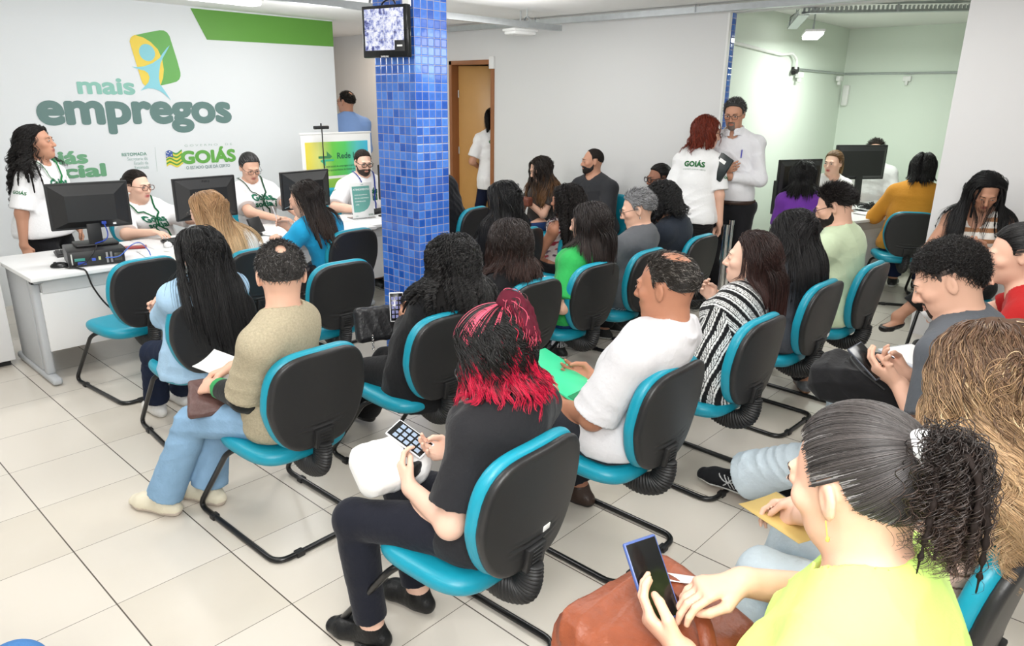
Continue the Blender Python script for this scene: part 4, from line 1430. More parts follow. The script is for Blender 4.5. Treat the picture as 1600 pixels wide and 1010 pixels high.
LG_FIG = [(2.853, 2.084), (2.909, 2.082), (2.975, 2.093), (3.053, 2.124), (3.126, 2.172), (3.157, 2.214), (3.206, 2.269), (3.238, 2.295), (3.208, 2.249), (3.161, 2.182), (3.128, 2.124), (3.109, 2.058), (3.096, 1.992), (3.099, 1.931), (3.138, 1.87), (3.185, 1.783), (3.133, 1.837), (3.087, 1.871), (3.03, 1.89), (2.981, 1.892), (2.938, 1.88), (2.909, 1.868), (2.95, 1.907), (2.993, 1.949), (3.009, 1.994), (2.999, 2.03), (2.97, 2.053), (2.922, 2.062), (2.891, 2.072)]
flat_poly('logo_green_field', LG_GREEN, srgb(104, 172, 86), _y, wall_text)
flat_poly('logo_yellow_field', LG_YEL, srgb(236, 208, 80), _y - 0.001, wall_text)
flat_poly('logo_blue_figure', LG_FIG, srgb(140, 208, 220), _y - 0.002, wall_text)
flat_poly('logo_blue_head', [(3.015 + 0.0735 * math.cos(a * math.pi / 16), 2.217 + 0.077 * math.sin(a * math.pi / 16)) for a in range(32)], srgb(136, 204, 214), _y - 0.002, wall_text)
# waving flag beside GOIAS
_cols = (srgb(92, 160, 70), srgb(232, 214, 84))
for _k in range(8):
    _t0, _t1 = _k / 8, (_k + 1) / 8
    _w = lambda u, t: (3.068 + 0.165 * u - 0.004 * t, 1.287 - 0.142 * t + 0.016 * math.sin(u * 7.5) + 0.006 * u)
    _p = [_w(u / 10, _t0) for u in range(11)] + [_w(u / 10, _t1) for u in range(10, -1, -1)]
    flat_poly('flag_stripe', _p, _cols[_k % 2], _y, wall_text)
_p = [_w(u / 10 * 0.42, 0) for u in range(11)] + [_w(u / 10 * 0.42, 0.44) for u in range(10, -1, -1)]
flat_poly('flag_canton', _p, srgb(70, 100, 170), _y - 0.001, wall_text)
for _u, _v in ((0.06, 0.09), (0.14, 0.2), (0.25, 0.1), (0.33, 0.3), (0.06, 0.33)):
    _c = _w(_u, _v)
    flat_poly('flag_star', [(_c[0] + 0.008 * (1 if a % 2 else 0.5) * math.cos(a * math.pi / 5), _c[1] + 0.008 * (1 if a % 2 else 0.5) * math.sin(a * math.pi / 5)) for a in range(10)], srgb(240, 240, 240), _y - 0.002, wall_text)

# ------------------------------------------------------------------ doors
def door_unit(name, origin, along, wid, hgt, depth_dir, swing=None, mleaf=None, frame=0.05):
    """frame round an opening plus a leaf; origin = hinge-side bottom corner, along = unit vector over the opening"""
    o = empty(name, origin); o['kind'] = 'structure'
    a = Vector(along); dd = Vector(depth_dir)
    def P(u, v, z): return tuple(a * u + dd * v + Vector((0, 0, z)))
    rot = Matrix((tuple([*a]), tuple([*dd]), (0, 0, 1))).transposed().to_4x4()
    mb = MB()
    mb.box(P(frame / 2, 0.05, hgt / 2), (frame, 0.14, hgt), rot, 0.004)
    mb.box(P(wid - frame / 2, 0.05, hgt / 2), (frame, 0.14, hgt), rot, 0.004)
    mb.box(P(wid / 2, 0.05, hgt - frame / 2), (wid, 0.14, frame), rot, 0.004)
    mb.build('door_frame', M_WOODFR, o)
    ang = swing or 0
    la = a * math.cos(ang) + dd * math.sin(ang); ld = -a * math.sin(ang) + dd * math.cos(ang)
    lrot = Matrix((tuple([*la]), tuple([*ld]), (0, 0, 1))).transposed().to_4x4()
    hinge = a * (frame) + dd * 0.10
    w = wid - 2 * frame - 0.006
    mb = MB(); mb.box(tuple(hinge + la * (w / 2) + ld * 0.018 + Vector((0, 0, (hgt - frame) / 2 + 0.005))), (w, 0.036, hgt - frame - 0.02), lrot, 0.002)
    leaf = mb.build('door_leaf', mleaf or M_WOOD, o)
    mb = MB()
    c = hinge + la * (w - 0.06) - ld * 0.02 + Vector((0, 0, 1.03))
    mb.tube(fillet([tuple(c + ld * 0.02), tuple(c - ld * 0.03), tuple(c - ld * 0.03 - la * 0.11)], 0.015), 0.009, 10)
    mb.build('door_handle', M_CHROME, leaf)
    for z in (0.25, 1.15, 1.85):
        mb = MB(); q = hinge - ld * 0.004 + Vector((0, 0, z)); mb.cyl(tuple(q), tuple(q + Vector((0, 0, 0.09))), 0.008)
        mb.build('hinge', M_GALV, o)
    return o


door_unit('door_1', (XG, D1, 0), (0, -1, 0), D1 - D0, DH, (1, 0, 0), math.radians(26))
door_unit('door_2', (5.80, 9.6, 0), (-1, 0, 0), 0.68, 2.20, (0, 1, 0), 0.0, mat('orange_door_wood', srgb(206, 128, 70), 0.4, bump=0.08, bscale=6, stretch=(8, 8, 0.7), mott=0.15, mscale=3))

# small white contact sensor box above the door corner
mb = MB(); mb.box((XG - 0.016, D0 + 0.03, 2.25), (0.032, 0.075, 0.14), None, 0.006); o = mb.build('alarm_sensor', M_WHITE)
tag(o, 'small white sensor box at the upper right corner of the open brown door', 'sensor')

# ------------------------------------------------------------------ perforated cable trays
def tray(name, a, b, label, wid=0.07, hgt=0.045, holes=True, hangers=(), top=CEIL, cat='cable tray', m=None):
    a, b = Vector(a), Vector(b)
    d = b - a; L = d.length; u = d.normalized(); sd = u.cross(Vector((0, 0, 1)))
    o = empty(name, a); tag(o, label, cat)
    rot = Matrix((tuple(u), tuple(sd), (0, 0, 1))).transposed().to_4x4()
    mb = MB()
    t = 0.003
    n = max(2, int(L / 0.05)) if holes else 1
    for s_ in (-1, 1):
        if holes:
            zs = hgt
            mb.box(tuple(u * (L / 2) + sd * s_ * wid / 2 + Vector((0, 0, zs - 0.006))), (L, t, 0.012), rot)
            mb.box(tuple(u * (L / 2) + sd * s_ * wid / 2 + Vector((0, 0, 0.010))), (L, t, 0.020), rot)
            for k in range(n):
                mb.box(tuple(u * ((k + 0.5) * L / n) + sd * s_ * wid / 2 + Vector((0, 0, 0.026))), (L / n * 0.45, t, hgt - 0.03), rot)
        else:
            mb.box(tuple(u * (L / 2) + sd * s_ * wid / 2 + Vector((0, 0, hgt / 2))), (L, t, hgt), rot)
            mb.box(tuple(u * (L / 2) + sd * s_ * (wid / 2 - 0.006) + Vector((0, 0, hgt))), (L, 0.012, t), rot)
    mb.box(tuple(u * (L / 2) + Vector((0, 0, 0))), (L, wid, t), rot)
    mb.build('channel', m or M_GALV, o)
    for hx in hangers:
        mb = MB()
        p = u * hx
        hz = top - a.z
        mb.tube(fillet([tuple(p - sd * (wid / 2 + 0.006)), tuple(p - sd * (wid / 2 + 0.006) + Vector((0, 0, hgt + 0.02))), tuple(p - sd * 0.012 + Vector((0, 0, hgt + 0.05))), tuple(p + sd * 0.012 + Vector((0, 0, hgt + 0.05))), tuple(p + sd * (wid / 2 + 0.006) + Vector((0, 0, hgt + 0.02))), tuple(p + sd * (wid / 2 + 0.006))], 0.008), 0.012, 6, (0.25, 1.0))
        mb.cyl(tuple(p + Vector((0, 0, hgt + 0.045))), tuple(p + Vector((0, 0, hz))), 0.005, n=8)
        mb.build('hanger', M_GALV, o)
    return o


tray('cable_tray', (-0.6, 5.36, 2.50), (6.05, 4.90, 2.50), 'grey steel cable tray crossing the ceiling behind the blue tiled pillar', hangers=(3.7, 4.45, 6.2), holes=False, wid=0.06, hgt=0.05)
tray('cable_tray', (6.28, 8.4, 2.60), (6.28, -1.0, 2.60), 'long grey cable tray running under the ceiling along the grey wall', holes=False, hangers=(3.0, 4.9), wid=0.06, hgt=0.05)
tray('cable_tray', (6.55, 2.62, 2.565), (8.55, 1.55, 2.70), 'perforated steel cable tray across the ceiling of the mint room', wid=0.10, hgt=0.085, hangers=(0.95,), top=2.75)
tray('cable_tray', (6.85, 2.75, 2.585), (7.75, 3.22, 2.56), 'short perforated tray branching towards the lamp in the mint room', wid=0.09, hgt=0.06, top=2.75, hangers=(0.75,))


# ------------------------------------------------------------------ ceiling lamps
def lamp(loc, rz, label, L=0.62, wid=0.15, lit=True, rod=True, top=CEIL):
    o = empty('ceiling_lamp', loc, rz); tag(o, label, 'lamp')
    mb = MB(); mb.box((0, 0, 0.022), (L, wid, 0.024), None, 0.006); mb.build('lamp_body', M_WHITE, o)
    mb = MB(); mb.box((0, 0, -0.004), (L - 0.03, wid - 0.02, 0.034), None, 0.014, 3); mb.build('diffuser', M_LAMP if lit else M_WHITE, o)
    if rod:
        mb = MB()
        mb.tube([(0, 0, 0.03), (0.0, 0, top - loc[2])], 0.008, 8)
        mb.tube(spline([(0.05, 0, 0.03), (0.09, 0, 0.09), (0.05, 0, 0.12), (0.02, 0, 0.08)], 6), 0.005, 6)
        mb.build('hanger', M_GALV, o)
    return o


lamp((2.82, 5.55, 2.52), 0.0, 'bright white strip lamp at the ceiling above the green wall band')
lamp((5.70, 5.12, 2.47), math.radians(-10), 'white ceiling lamp hanging from the tray before the grey wall', 0.30, 0.2, False)
lamp((7.75, 3.0, 2.49), math.radians(25), 'lit white lamp hanging in the mint green room', 0.62, 0.18, top=2.75)

# ------------------------------------------------------------------ conduit and cameras in the mint room
def conduit(name, pts, r, label, m, cat='conduit', fil=0.04):
    mb = MB(); mb.tube(fillet(pts, fil), r, 10)
    o = mb.build(name, m); tag(o, label, cat); return o
conduit('wall_duct', [(8.5, 3.432, 2.205), (10.10, 3.432, 2.205)], 0.014, 'thin steel duct along the left wall of the mint room', M_GALV)
conduit('wall_duct', [(10.105, 3.44, 2.205), (10.105, 1.0, 2.205)], 0.014, 'thin steel duct along the back wall of the mint room', M_GALV)
conduit('cable_pipe', [(6.64, 3.43, 2.40), (8.05, 3.43, 2.335), (8.3, 3.41, 2.36), (8.42, 3.40, 2.30), (8.42, 3.40, 2.20)], 0.016, 'white cable pipe sloping down the left wall of the mint room', M_WHITE)
mb = MB(); mb.box((0, 0, 0), (0.10, 0.05, 0.07), None, 0.006); mb.cyl((-0.03, 0, 0), (-0.09, -0.02, -0.03), 0.025)
o = mb.build('junction_box', M_RUBBER, None, (8.46, 3.42, 2.19)); tag(o, 'dark bracket at the end of the white cable pipe', 'bracket')
for x, y, lab in ((8.55, 3.40, 'white socket box under the wall duct nearest the white cable pipe'), (9.85, 3.40, 'white socket box under the wall duct near the room corner'), (10.09, 2.68, 'white socket box under the duct on the back wall')):
    mb = MB(); mb.box((0, 0, 0), (0.13, 0.05, 0.06) if x < 10 else (0.05, 0.09, 0.06), None, 0.006); mb.box((0, -0.0, -0.05), (0.05, 0.03, 0.05), None, 0.004)
    o = mb.build('socket_box', M_WHITE, None, (x, y, 2.14)); tag(o, lab, 'socket')
mb = MB(); mb.box((0, 0, 0), (0.06, 0.08, 0.26), None, 0.02); o = mb.build('wall_sensor', M_WHITE, None, (10.09, 3.38, 1.94)); tag(o, 'white motion sensor in the corner of the mint room', 'sensor')
# ------------------------------------------------------------------ visitor chairs (built once, then copied)
def plate_fn(w_top, w_mid, w_bot, hgt, thick, curve, rnd, z0, y0, lean, p=3.6):
    """upright rounded pad: outline narrows towards the bottom, bowed across its width"""
    hh = hgt / 2
    def fn(P):
        z = P[:, 2] - z0; y = P[:, 1] - y0 + lean * z; x = P[:, 0]
        t = np.clip(z / hh, -1, 1)
        w = np.where(t > 0, w_mid + (w_top - w_mid) * t ** 2, w_mid + (w_bot - w_mid) * np.abs(t) ** 1.3)
        n = (np.abs(x / w) ** p + np.abs(z / hh) ** p + 1e-9) ** (1 / p)
        d2 = (n - 1) * np.minimum(w, hh) * 0.9
        yy = np.abs(y - curve * x * x) - thick / 2
        a = d2 + rnd; b = yy + rnd
        return (np.minimum(np.maximum(a, b), 0) + np.sqrt(np.maximum(a, 0) ** 2 + np.maximum(b, 0) ** 2) - rnd).astype(F32)
    return fn


def seat_fn(P):
    x, y, z = P[:, 0], P[:, 1] - 0.0, P[:, 2]
    w, dpt = 0.232, 0.222
    p = 3.4
    n = (np.abs(x / w) ** p + np.abs((y + 0.08) / dpt) ** p + 1e-9) ** (1 / p)
    d2 = (n - 1) * dpt * 0.9
    zc = 0.435 - np.clip(y - 0.06, 0, 1) ** 2 * 2.2 + np.clip(np.abs(x) - 0.12, 0, 1) ** 2 * 1.0
    th = 0.036
    yy = np.abs(z - zc) - th
    r = 0.034
    a, b = d2 + r, yy + r
    return (np.minimum(np.maximum(a, b), 0) + np.sqrt(np.maximum(a, 0) ** 2 + np.maximum(b, 0) ** 2) - r).astype(F32)


def chair_proto():
    root = empty('visitor_chair', (0, 0, 0))
    BC = dict(w_top=0.200, w_mid=0.228, w_bot=0.160, hgt=0.43)
    S = Sdf(); S.put('u', seat_fn, (0, 0, 0.43), 0.34, 0.0)
    sdf_obj(S, 0.008, 'seat', M_TEAL, (1, 1, 1), root)
    S = Sdf(); S.put('u', plate_fn(BC['w_top'], BC['w_mid'], BC['w_bot'], 0.43, 0.056, 0.45, 0.026, 0.690, -0.352, 0.14, 4.2), (0, -0.35, 0.69), 0.34, 0)
    sdf_obj(S, 0.008, 'backrest', M_TEAL, (1, 1, 1), root)
    S = Sdf(); base = plate_fn(BC['w_top'] - 0.006, BC['w_mid'] - 0.005, BC['w_bot'] - 0.004, 0.418, 0.034, 0.50, 0.014, 0.688, -0.389, 0.14, 4.2)
    S.put('u', base, (0, -0.39, 0.688), 0.33, 0)
    def ridges(P):
        x, z = P[:, 0], P[:, 2]
        m = np.clip((0.62 - z) / 0.04, 0, 1) * np.clip((0.12 - np.abs(x)) / 0.03, 0, 1) * (P[:, 1] < -0.385) * np.clip((z - 0.545) / 0.02, 0, 1)
        return (0.0035 * m * np.sin((z - 0.9 * x * x) * 2 * np.pi / 0.024)).astype(F32)
    S.disp(ridges)
    sdf_obj(S, 0.006, 'back_shell', M_BLACK, (1, 1, 1), root)
    # steel bar cover: plate on the shell, accordion bellows curling under the seat
    mb = MB()
    mb.box((0, -0.389, 0.525), (0.086, 0.022, 0.085), Matrix.Rotation(0.14, 4, 'X'), 0.006)
    for k in range(4): mb.box((0, -0.399 - 0.002 * k, 0.512 + 0.014 * k), (0.05, 0.006, 0.006), Matrix.Rotation(0.16, 4, 'X'), 0.002)
    mb.build('bracket_cover', M_RUBBER, root)
    path = spline([(0, -0.372, 0.50), (0, -0.370, 0.44), (0, -0.345, 0.385), (0, -0.275, 0.355), (0, -0.21, 0.362), (0, -0.15, 0.39)], 26)
    rad = [0.034 + 0.006 * abs(math.sin(i * 0.62)) for i in range(len(path))]
    mb = MB(); mb.tube(path, rad, 16, (1.25, 0.82)); mb.build('bellows', M_RUBBER, root)
    # sled frame
    pts = [(-0.10, 0.0, 0.392), (-0.205, 0.03, 0.388), (-0.225, 0.33, 0.0135), (-0.225, -0.33, 0.0135), (0.225, -0.33, 0.0135), (0.225, 0.33, 0.0135), (0.205, 0.03, 0.388), (0.10, 0.0, 0.392)]
    P = fillet(pts[:2] + pts[2:3] + pts[3:], 0.07, 8)
    mb = MB(); mb.tube(P, 0.0125, 12); mb.box((0, 0, 0.394), (0.24, 0.20, 0.010), None, 0.003); mb.box((0, -0.06, 0.385), (0.08, 0.26, 0.012), None, 0.003)
    mb.build('sled_frame', M_TUBE, root)
    for x, y, rz in ((-0.225, 0.19, 0), (-0.12, -0.33, math.pi / 2), (0.12, -0.33, math.pi / 2), (0.225, 0.19, 0)):
        mb = MB(); mb.box((x, y, 0.013), (0.034, 0.038, 0.025), rz, 0.004); mb.build('glide', M_RUBBER, root)
    return root


def copy_tree(o, parent=None):
    c = o.copy(); COL.objects.link(c); c.parent = parent
    for ch in [q for q in o.children]:
        copy_tree(ch, c)
    return c


CHAIR = None
def chair(x, y, rz, label, group='teal and black visitor chairs', sticker=None):
    global CHAIR
    if CHAIR is None:
        CHAIR = chair_proto(); o = CHAIR
    else:
        o = copy_tree(CHAIR)
        for ch in list(o.children):
            if ch.name.startswith('asset_sticker'): bpy.data.objects.remove(ch)
    o.location = (x, y, 0); o.rotation_euler = (0, 0, math.radians(rz))
    tag(o, label, 'chair', group)
    STICK.append((o, sticker))
    return o


STICK = []
# rows face the desks (+y)
chair(1.40, 1.57, 2, 'visitor chair under the woman with pink and black hair', sticker=(0.05, 0.60))
chair(1.42, 2.70, 1, 'visitor chair under the man in the beige tee shirt')
chair(1.56, 3.79, -4, 'visitor chair under the woman in the pale denim jacket', sticker=(0.09, 0.52))
chair(1.58, 4.81, 5, 'empty visitor chair at the first desk, in front of the denim jacket woman')
chair(2.265, 1.61, 0, 'visitor chair under the balding man in the white shirt')
chair(2.13, 2.70, -1, 'visitor chair under the woman in black holding a white phone')
chair(2.42, 3.93, -3, 'empty visitor chair just left of the blue tiled pillar')
chair(2.24, 4.63, 0, 'visitor chair under the long haired blonde at the desk')
chair(3.08, 4.79, 2, 'visitor chair beside the woman in the bright blue blouse')
chair(2.88, 2.82, 0, 'visitor chair under the woman with a dark brown bob')
chair(3.48, 2.84, -2, 'visitor chair under the woman in the green blouse')
chair(4.05, 2.83, 0, 'visitor chair under the grey haired person in glasses')
chair(4.80, 2.85, 0, 'visitor chair under the person in the dark hooded jacket')
chair(3.10, 1.63, -2, 'visitor chair under the woman in the striped black shirt')
chair(4.00, 1.67, -2, 'visitor chair under the woman in the dark grey jacket', sticker=(0.14, 0.56))
chair(4.72, 1.63, -2, 'visitor chair under the bearded man in the pale green tee')
chair(4.02, 3.93, 8, 'visitor chair under the straight black haired woman right of the pillar')
chair(4.62, 3.83, 0, 'visitor chair under the curly haired woman in the floral top')
chair(4.50, 4.98, 10, 'visitor chair under the black clad person half hidden by the pillar')
chair(5.91, 5.02, 90, 'visitor chair against the grey wall under the woman with the purse')
chair(5.95, 4.30, 90, 'visitor chair against the grey wall under the man in the black tee')
chair(5.79, 3.42, 90, 'visitor chair against the grey wall under the woman in large glasses')
chair(1.10, 0.49, 0, 'visitor chair under the woman in the lime green shirt')
chair(1.90, 0.47, -3, 'visitor chair under the woman with blonde curls, at the right edge')
chair(3.03, 0.55, 0, 'visitor chair under the young man in the grey tee')
chair(3.72, 0.43, 0, 'visitor chair under the woman with her hand at her chin')
chair(5.98, 1.02, 95, 'visitor chair against the right wall under the striped crop top woman')
chair(7.62, 1.86, -62, 'visitor chair behind the woman in the mustard sweater')
chair(6.86, 2.50, -60, 'visitor chair under the woman in purple')
chair(-0.06, 1.78, -60, 'visitor chair at the lower left edge under the person in blue jeans')
chair(2.45, 6.50, 178, 'visitor chair under the clerk with the pearl earring')
chair(3.42, 6.44, 180, 'visitor chair under the clerk with grey hair tied back')
chair(4.40, 6.28, 170, 'visitor chair under the bearded clerk in black glasses')
for _o, _s in STICK:
    if _s:
        mb = MB(); mb.box((_s[0], -0.406 + 0.50 * _s[0] ** 2 - 0.14 * (_s[1] - 0.688) - 0.0015, _s[1]), (0.034, 0.003, 0.02), Matrix.Rotation(1.0 * _s[0], 4, 'Z') @ Matrix.Rotation(0.14, 4, 'X'), 0.001)
        mb.build('asset_sticker', M_PAPER, _o)


# ------------------------------------------------------------------ desks
def desk(x0, x1, y0, y1, label, leg_l=True, leg_r=True, modesty=True, rz=0.0, group='grey service desks', panel_y=None):
    w, d = x1 - x0, y1 - y0
    o = empty('desk', ((x0 + x1) / 2, (y0 + y1) / 2, 0), rz); tag(o, label, 'desk', group)
    mb = MB(); mb.box((0, 0, 0.7265), (w - 0.004, d, 0.027), None, 0.003); mb.build('desk_top', M_LAM, o)
    py = -d / 2 + 0.13
    mb = MB(); mb.box((0, py - 0.012, 0.66), (w - 0.16, 0.022, 0.105), None, 0.002); mb.build('cable_rail', M_LAMGREY, o)
    mb = MB(); mb.box((0, py, 0.415), (w - 0.14, 0.018, 0.40), None, 0.002); mb.build('modesty_panel', M_LAM, o)
    for sx, on in ((-1, leg_l), (1, leg_r)):
        if not on: continue
        x = sx * (w / 2 - 0.055)
        mb = MB()
        mb.box((x, 0.05, 0.38), (0.045, d * 0.55, 0.64), None, 0.008)
        mb.box((x, -d * 0.30, 0.38), (0.055, 0.075, 0.655), None, 0.02, 4)
        mb.box((x, 0.0, 0.032), (0.062, d - 0.06, 0.05), None, 0.02, 4)
        mb.box((x, 0.0, 0.70), (0.05, d - 0.12, 0.025), None, 0.004)
        lg = mb.build('desk_leg', M_GREYMET, o)
        mb = MB(); mb.box((x + sx * -0.0, -d * 0.36, 0.685), (0.064, 0.05, 0.012)); mb.build('leg_slot', M_RUBBER, lg)
    return o


desk(1.16, 2.065, 5.07, 5.93, 'grey desk at the left end of the row, with the computer case on it')
desk(2.068, 2.968, 5.12, 5.93, 'second grey desk from the left, under the blonde woman and the seated clerk', leg_l=False)
desk(2.971, 3.871, 5.16, 5.93, 'third grey desk from the left, in front of the woman in bright blue', leg_l=False)
desk(3.874, 4.774, 5.22, 5.93, 'grey desk at the right end of the row, holding the service sign', leg_l=False)
# plain white counter left of the desks
o = empty('counter', (0.606, 6.0, 0)); tag(o, 'plain white counter at the left edge beside the first desk', 'counter')
mb = MB(); mb.box((0, 0, 0.385), (1.06, 0.56, 0.67), None, 0.003); mb.build('counter_body', M_LAM, o)
mb = MB(); mb.box((0, 0, 0.73), (1.10, 0.60, 0.022), None, 0.003); mb.build('counter_top', M_LAM, o)
mb = MB(); mb.box((0, 0.02, 0.025), (1.02, 0.48, 0.05)); mb.build('plinth', M_RUBBER, o)
# mint room desks
desk(7.14, 8.30, 2.15, 2.85, 'grey desk in the mint room between the woman in purple and the blonde clerk', group='mint room desks', rz=math.radians(-16))
desk(8.2, 9.4, 2.10, 2.70, 'grey desk in the mint room in front of the woman in mustard', group='mint room desks', rz=math.radians(-16))


# ------------------------------------------------------------------ computers
def monitor(loc, rz, label, w=0.50, h=0.31, zc=0.30, logo=None, group='black monitors seen from behind', flat=False):
    """origin on the table; the screen looks along +y, we see the back"""
    o = empty('monitor', loc, math.radians(rz)); tag(o, label, 'monitor', group)
    mb = MB()
    mb.box((0, 0, zc), (w, 0.028, h), None, 0.006)
    n0 = len(mb.bm.verts)
    bm = mb.bm
    # back bulge: a frustum
    a = [bm.verts.new((sx * (w / 2 - 0.012), -0.013, zc + sz * (h / 2 - 0.012))) for sx, sz in ((-1, -1), (1, -1), (1, 1), (-1, 1))]
    ix, iz, dp = (0.30, 0.28, 0.045) if not flat else (0.42, 0.36, 0.022)
    b = [bm.verts.new((sx * w * ix, -0.013 - dp, zc - 0.012 + sz * h * iz)) for sx, sz in ((-1, -1), (1, -1), (1, 1), (-1, 1))]
    for k in range(4): bm.faces.new((a[k], a[(k + 1) % 4], b[(k + 1) % 4], b[k]))
    bm.faces.new(b)
    for k in range(14): mb.box((-w * 0.305, -0.016 - dp * 0.45, zc - 0.05 + 0.008 * k), (0.012, 0.004, 0.003))
    mb.build('housing', M_BLACK, o, smooth=False)
    mb = MB(); mb.box((0, 0.0152, zc), (w - 0.03, 0.001, h - 0.03)); mb.build('screen', M_GLOSSBLACK, o)
    mb = MB()
    mb.box((0, -0.028, zc * 0.5 - 0.02), (0.085, 0.022, zc), Matrix.Rotation(-0.06, 4, 'X'), 0.004)
    mb.build('stand_neck', M_BLACK, o)
    mb = MB(); mb.box((0, 0.005, 0.008), (0.26, 0.19, 0.016), None, 0.006); mb.build('stand_base', M_BLACK, o)
    if logo:
        me = text_mesh(logo, 0.028, 0.0008, 2, spacing=1.15)
        n = len(me.vertices); v = np.zeros(n * 3); me.vertices.foreach_get('co', v); v = v.reshape(-1, 3)
        me.vertices.foreach_set('co', np.stack([v[:, 0], -0.030 - v[:, 2], zc + h * 0.36 + v[:, 1]], 1).ravel())
        me.materials.clear(); me.materials.append(M_RUBBER); link('lettering', me, o)
    return o


CPUZ = 0.74
o = empty('computer_case', (1.62, 5.34, CPUZ), math.radians(-12)); tag(o, 'black desktop computer case lying on the first desk, ports facing us', 'computer')
mb = MB(); mb.box((0, 0, 0.052), (0.33, 0.34, 0.10), None, 0.004); mb.build('case', M_BLACK, o)
mb = MB(); mb.box((-0.166, 0, 0.052), (0.003, 0.33, 0.095)); mb.build('side_panel', mat('grey_sheet', srgb(92, 92, 94), 0.45), o)
for _x, _z, _w, _h, _c in ((-0.10, 0.05, 0.06, 0.018, srgb(60, 140, 130)), (-0.09, 0.025, 0.05, 0.02, srgb(40, 70, 160)), (-0.02, 0.045, 0.022, 0.018, srgb(60, 90, 190)), (0.015, 0.05, 0.014, 0.022, srgb(200, 205, 150)), (0.06, 0.05, 0.012, 0.07, srgb(150, 150, 150)), (0.085, 0.05, 0.012, 0.07, srgb(140, 140, 140)), (0.125, 0.05, 0.045, 0.05, srgb(70, 70, 60)), (-0.145, 0.055, 0.008, 0.07, srgb(200, 200, 195))):
    mb = MB(); mb.box((_x, -0.172, _z), (_w, 0.008, _h), None, 0.001); mb.build('port', M_PLASTIC, o, col=_c)
m1 = monitor((1.66, 5.40, CPUZ + 0.105), -9, 'black monitor standing on the computer case on the first desk', w=0.49, h=0.31, zc=0.265)
mb = MB(); mb.box((0.06, -0.062, 0.15), (0.028, 0.02, 0.018), None, 0.002); mb.tube(spline([(0.06, -0.07, 0.145), (0.07, -0.08, 0.08), (0.05, -0.10, 0.04), (-0.02, -0.11, 0.02)], 6), 0.004, 6); mb.build('video_plug', M_PLASTIC, m1, col=srgb(40, 70, 170))
mb = MB(); mb.box((0.13, -0.034, 0.145), (0.02, 0.002, 0.03)); mb.build('sticker', M_PAPER, m1)
monitor((2.52, 5.52, 0.74), 3, 'black monitor on the desk behind the long haired blonde', w=0.50, h=0.32, zc=0.335, logo='DELL')
monitor((3.40, 5.52, 0.74), 6, 'black monitor on the desk behind the woman in bright blue', w=0.50, h=0.32, zc=0.33)
monitor((4.36, 5.52, 0.74), 14, 'black monitor at the blue pillar, its right part hidden behind it', w=0.44, h=0.32, zc=0.34)
monitor((7.35, 2.80, 0.74), -24, 'black monitor in the mint room beside the woman in purple', w=0.56, h=0.36, zc=0.38, group='black flat monitors in the mint room', flat=True)
monitor((8.72, 2.66, 0.74), -34, 'black monitor hiding the face of the man in the mint room', w=0.66, h=0.38, zc=0.47, group='black flat monitors in the mint room', flat=True)
mb = MB(); mb.box((0, 0, 0.17), (0.17, 0.38, 0.34), None, 0.006); o = mb.build('computer_tower', M_BLACK, None, (7.26, 2.80, 0.742)); o.rotation_euler = (0, 0, -0.3)
tag(o, 'black computer tower standing on the mint room desk beside the purple top', 'computer')


def mouse(loc, rz, label, two=False):
    o = empty('computer_mouse', loc, math.radians(rz)); tag(o, label, 'computer mouse')
    S = Sdf(); S.ell((0, 0, 0.008), V(0.032, 0.058, 0.028), None, 0.004); S.clip((0, 0, 0.0), (0, 0, -1), 0.002)
    sdf_obj(S, 0.005, 'shell', M_GLOSSBLACK if not two else M_GLOSSBLACK, (0.02, 0.02, 0.02), o)
    mb = MB(); mb.box((0, 0.028, 0.033), (0.007, 0.018, 0.008), Matrix.Rotation(-0.3, 4, 'X'), 0.003); mb.build('wheel', M_WHITE if two else M_RUBBER, o)
    if two:
        S = Sdf(); S.ell((0, -0.018, 0.012), V(0.030, 0.042, 0.0265), None, 0.004); S.clip((0, 0, 0.0), (0, 0, -1), 0.002); S.clip((0, 0.01, 0), (0, 1, 0), 0.002)
        sdf_obj(S, 0.005, 'palm_cover', M_WHITE, (0.02, 0.02, 0.02), o)
    return o


mouse((1.39, 5.28, 0.741), 60, 'black computer mouse on the first desk beside the computer case')
mouse((2.18, 5.50, 0.741), -20, 'black and silver mouse under the seated clerk\'s hand on the second desk', True)


def keyboard(loc, rz, label, w=0.44):
    o = empty('keyboard', loc, math.radians(rz)); tag(o, label, 'keyboard')
    mb = MB(); mb.box((0, 0, 0.010), (w, 0.15, 0.018), Matrix.Rotation(0.06, 4, 'X'), 0.004); mb.build('keyboard_body', M_BLACK, o)
    mb = MB()
    for r in range(5):
        for k in range(15):
            mb.box((-w / 2 + 0.022 + k * (w - 0.044) / 14, -0.056 + r * 0.028, 0.0195 + r * 0.0016), ((w - 0.05) / 15 - 0.002, 0.022, 0.006), Matrix.Rotation(0.06, 4, 'X'))
    mb.build('keys', M_RUBBER, o)
    return o


keyboard((2.42, 5.62, 0.741), 8, 'black keyboard on the second desk in front of the seated clerk')
keyboard((1.70, 5.66, 0.741), -8, 'black keyboard behind the monitor on the first desk')
keyboard((4.30, 5.78, 0.741), 10, 'black keyboard beside the service sign')


def cable(name, pts, r, label, col, cat='cable'):
    mb = MB(); mb.tube(spline(pts, 8), r, 6); o = mb.build(name, M_PLASTIC, None, col=col); tag(o, label, cat); return o


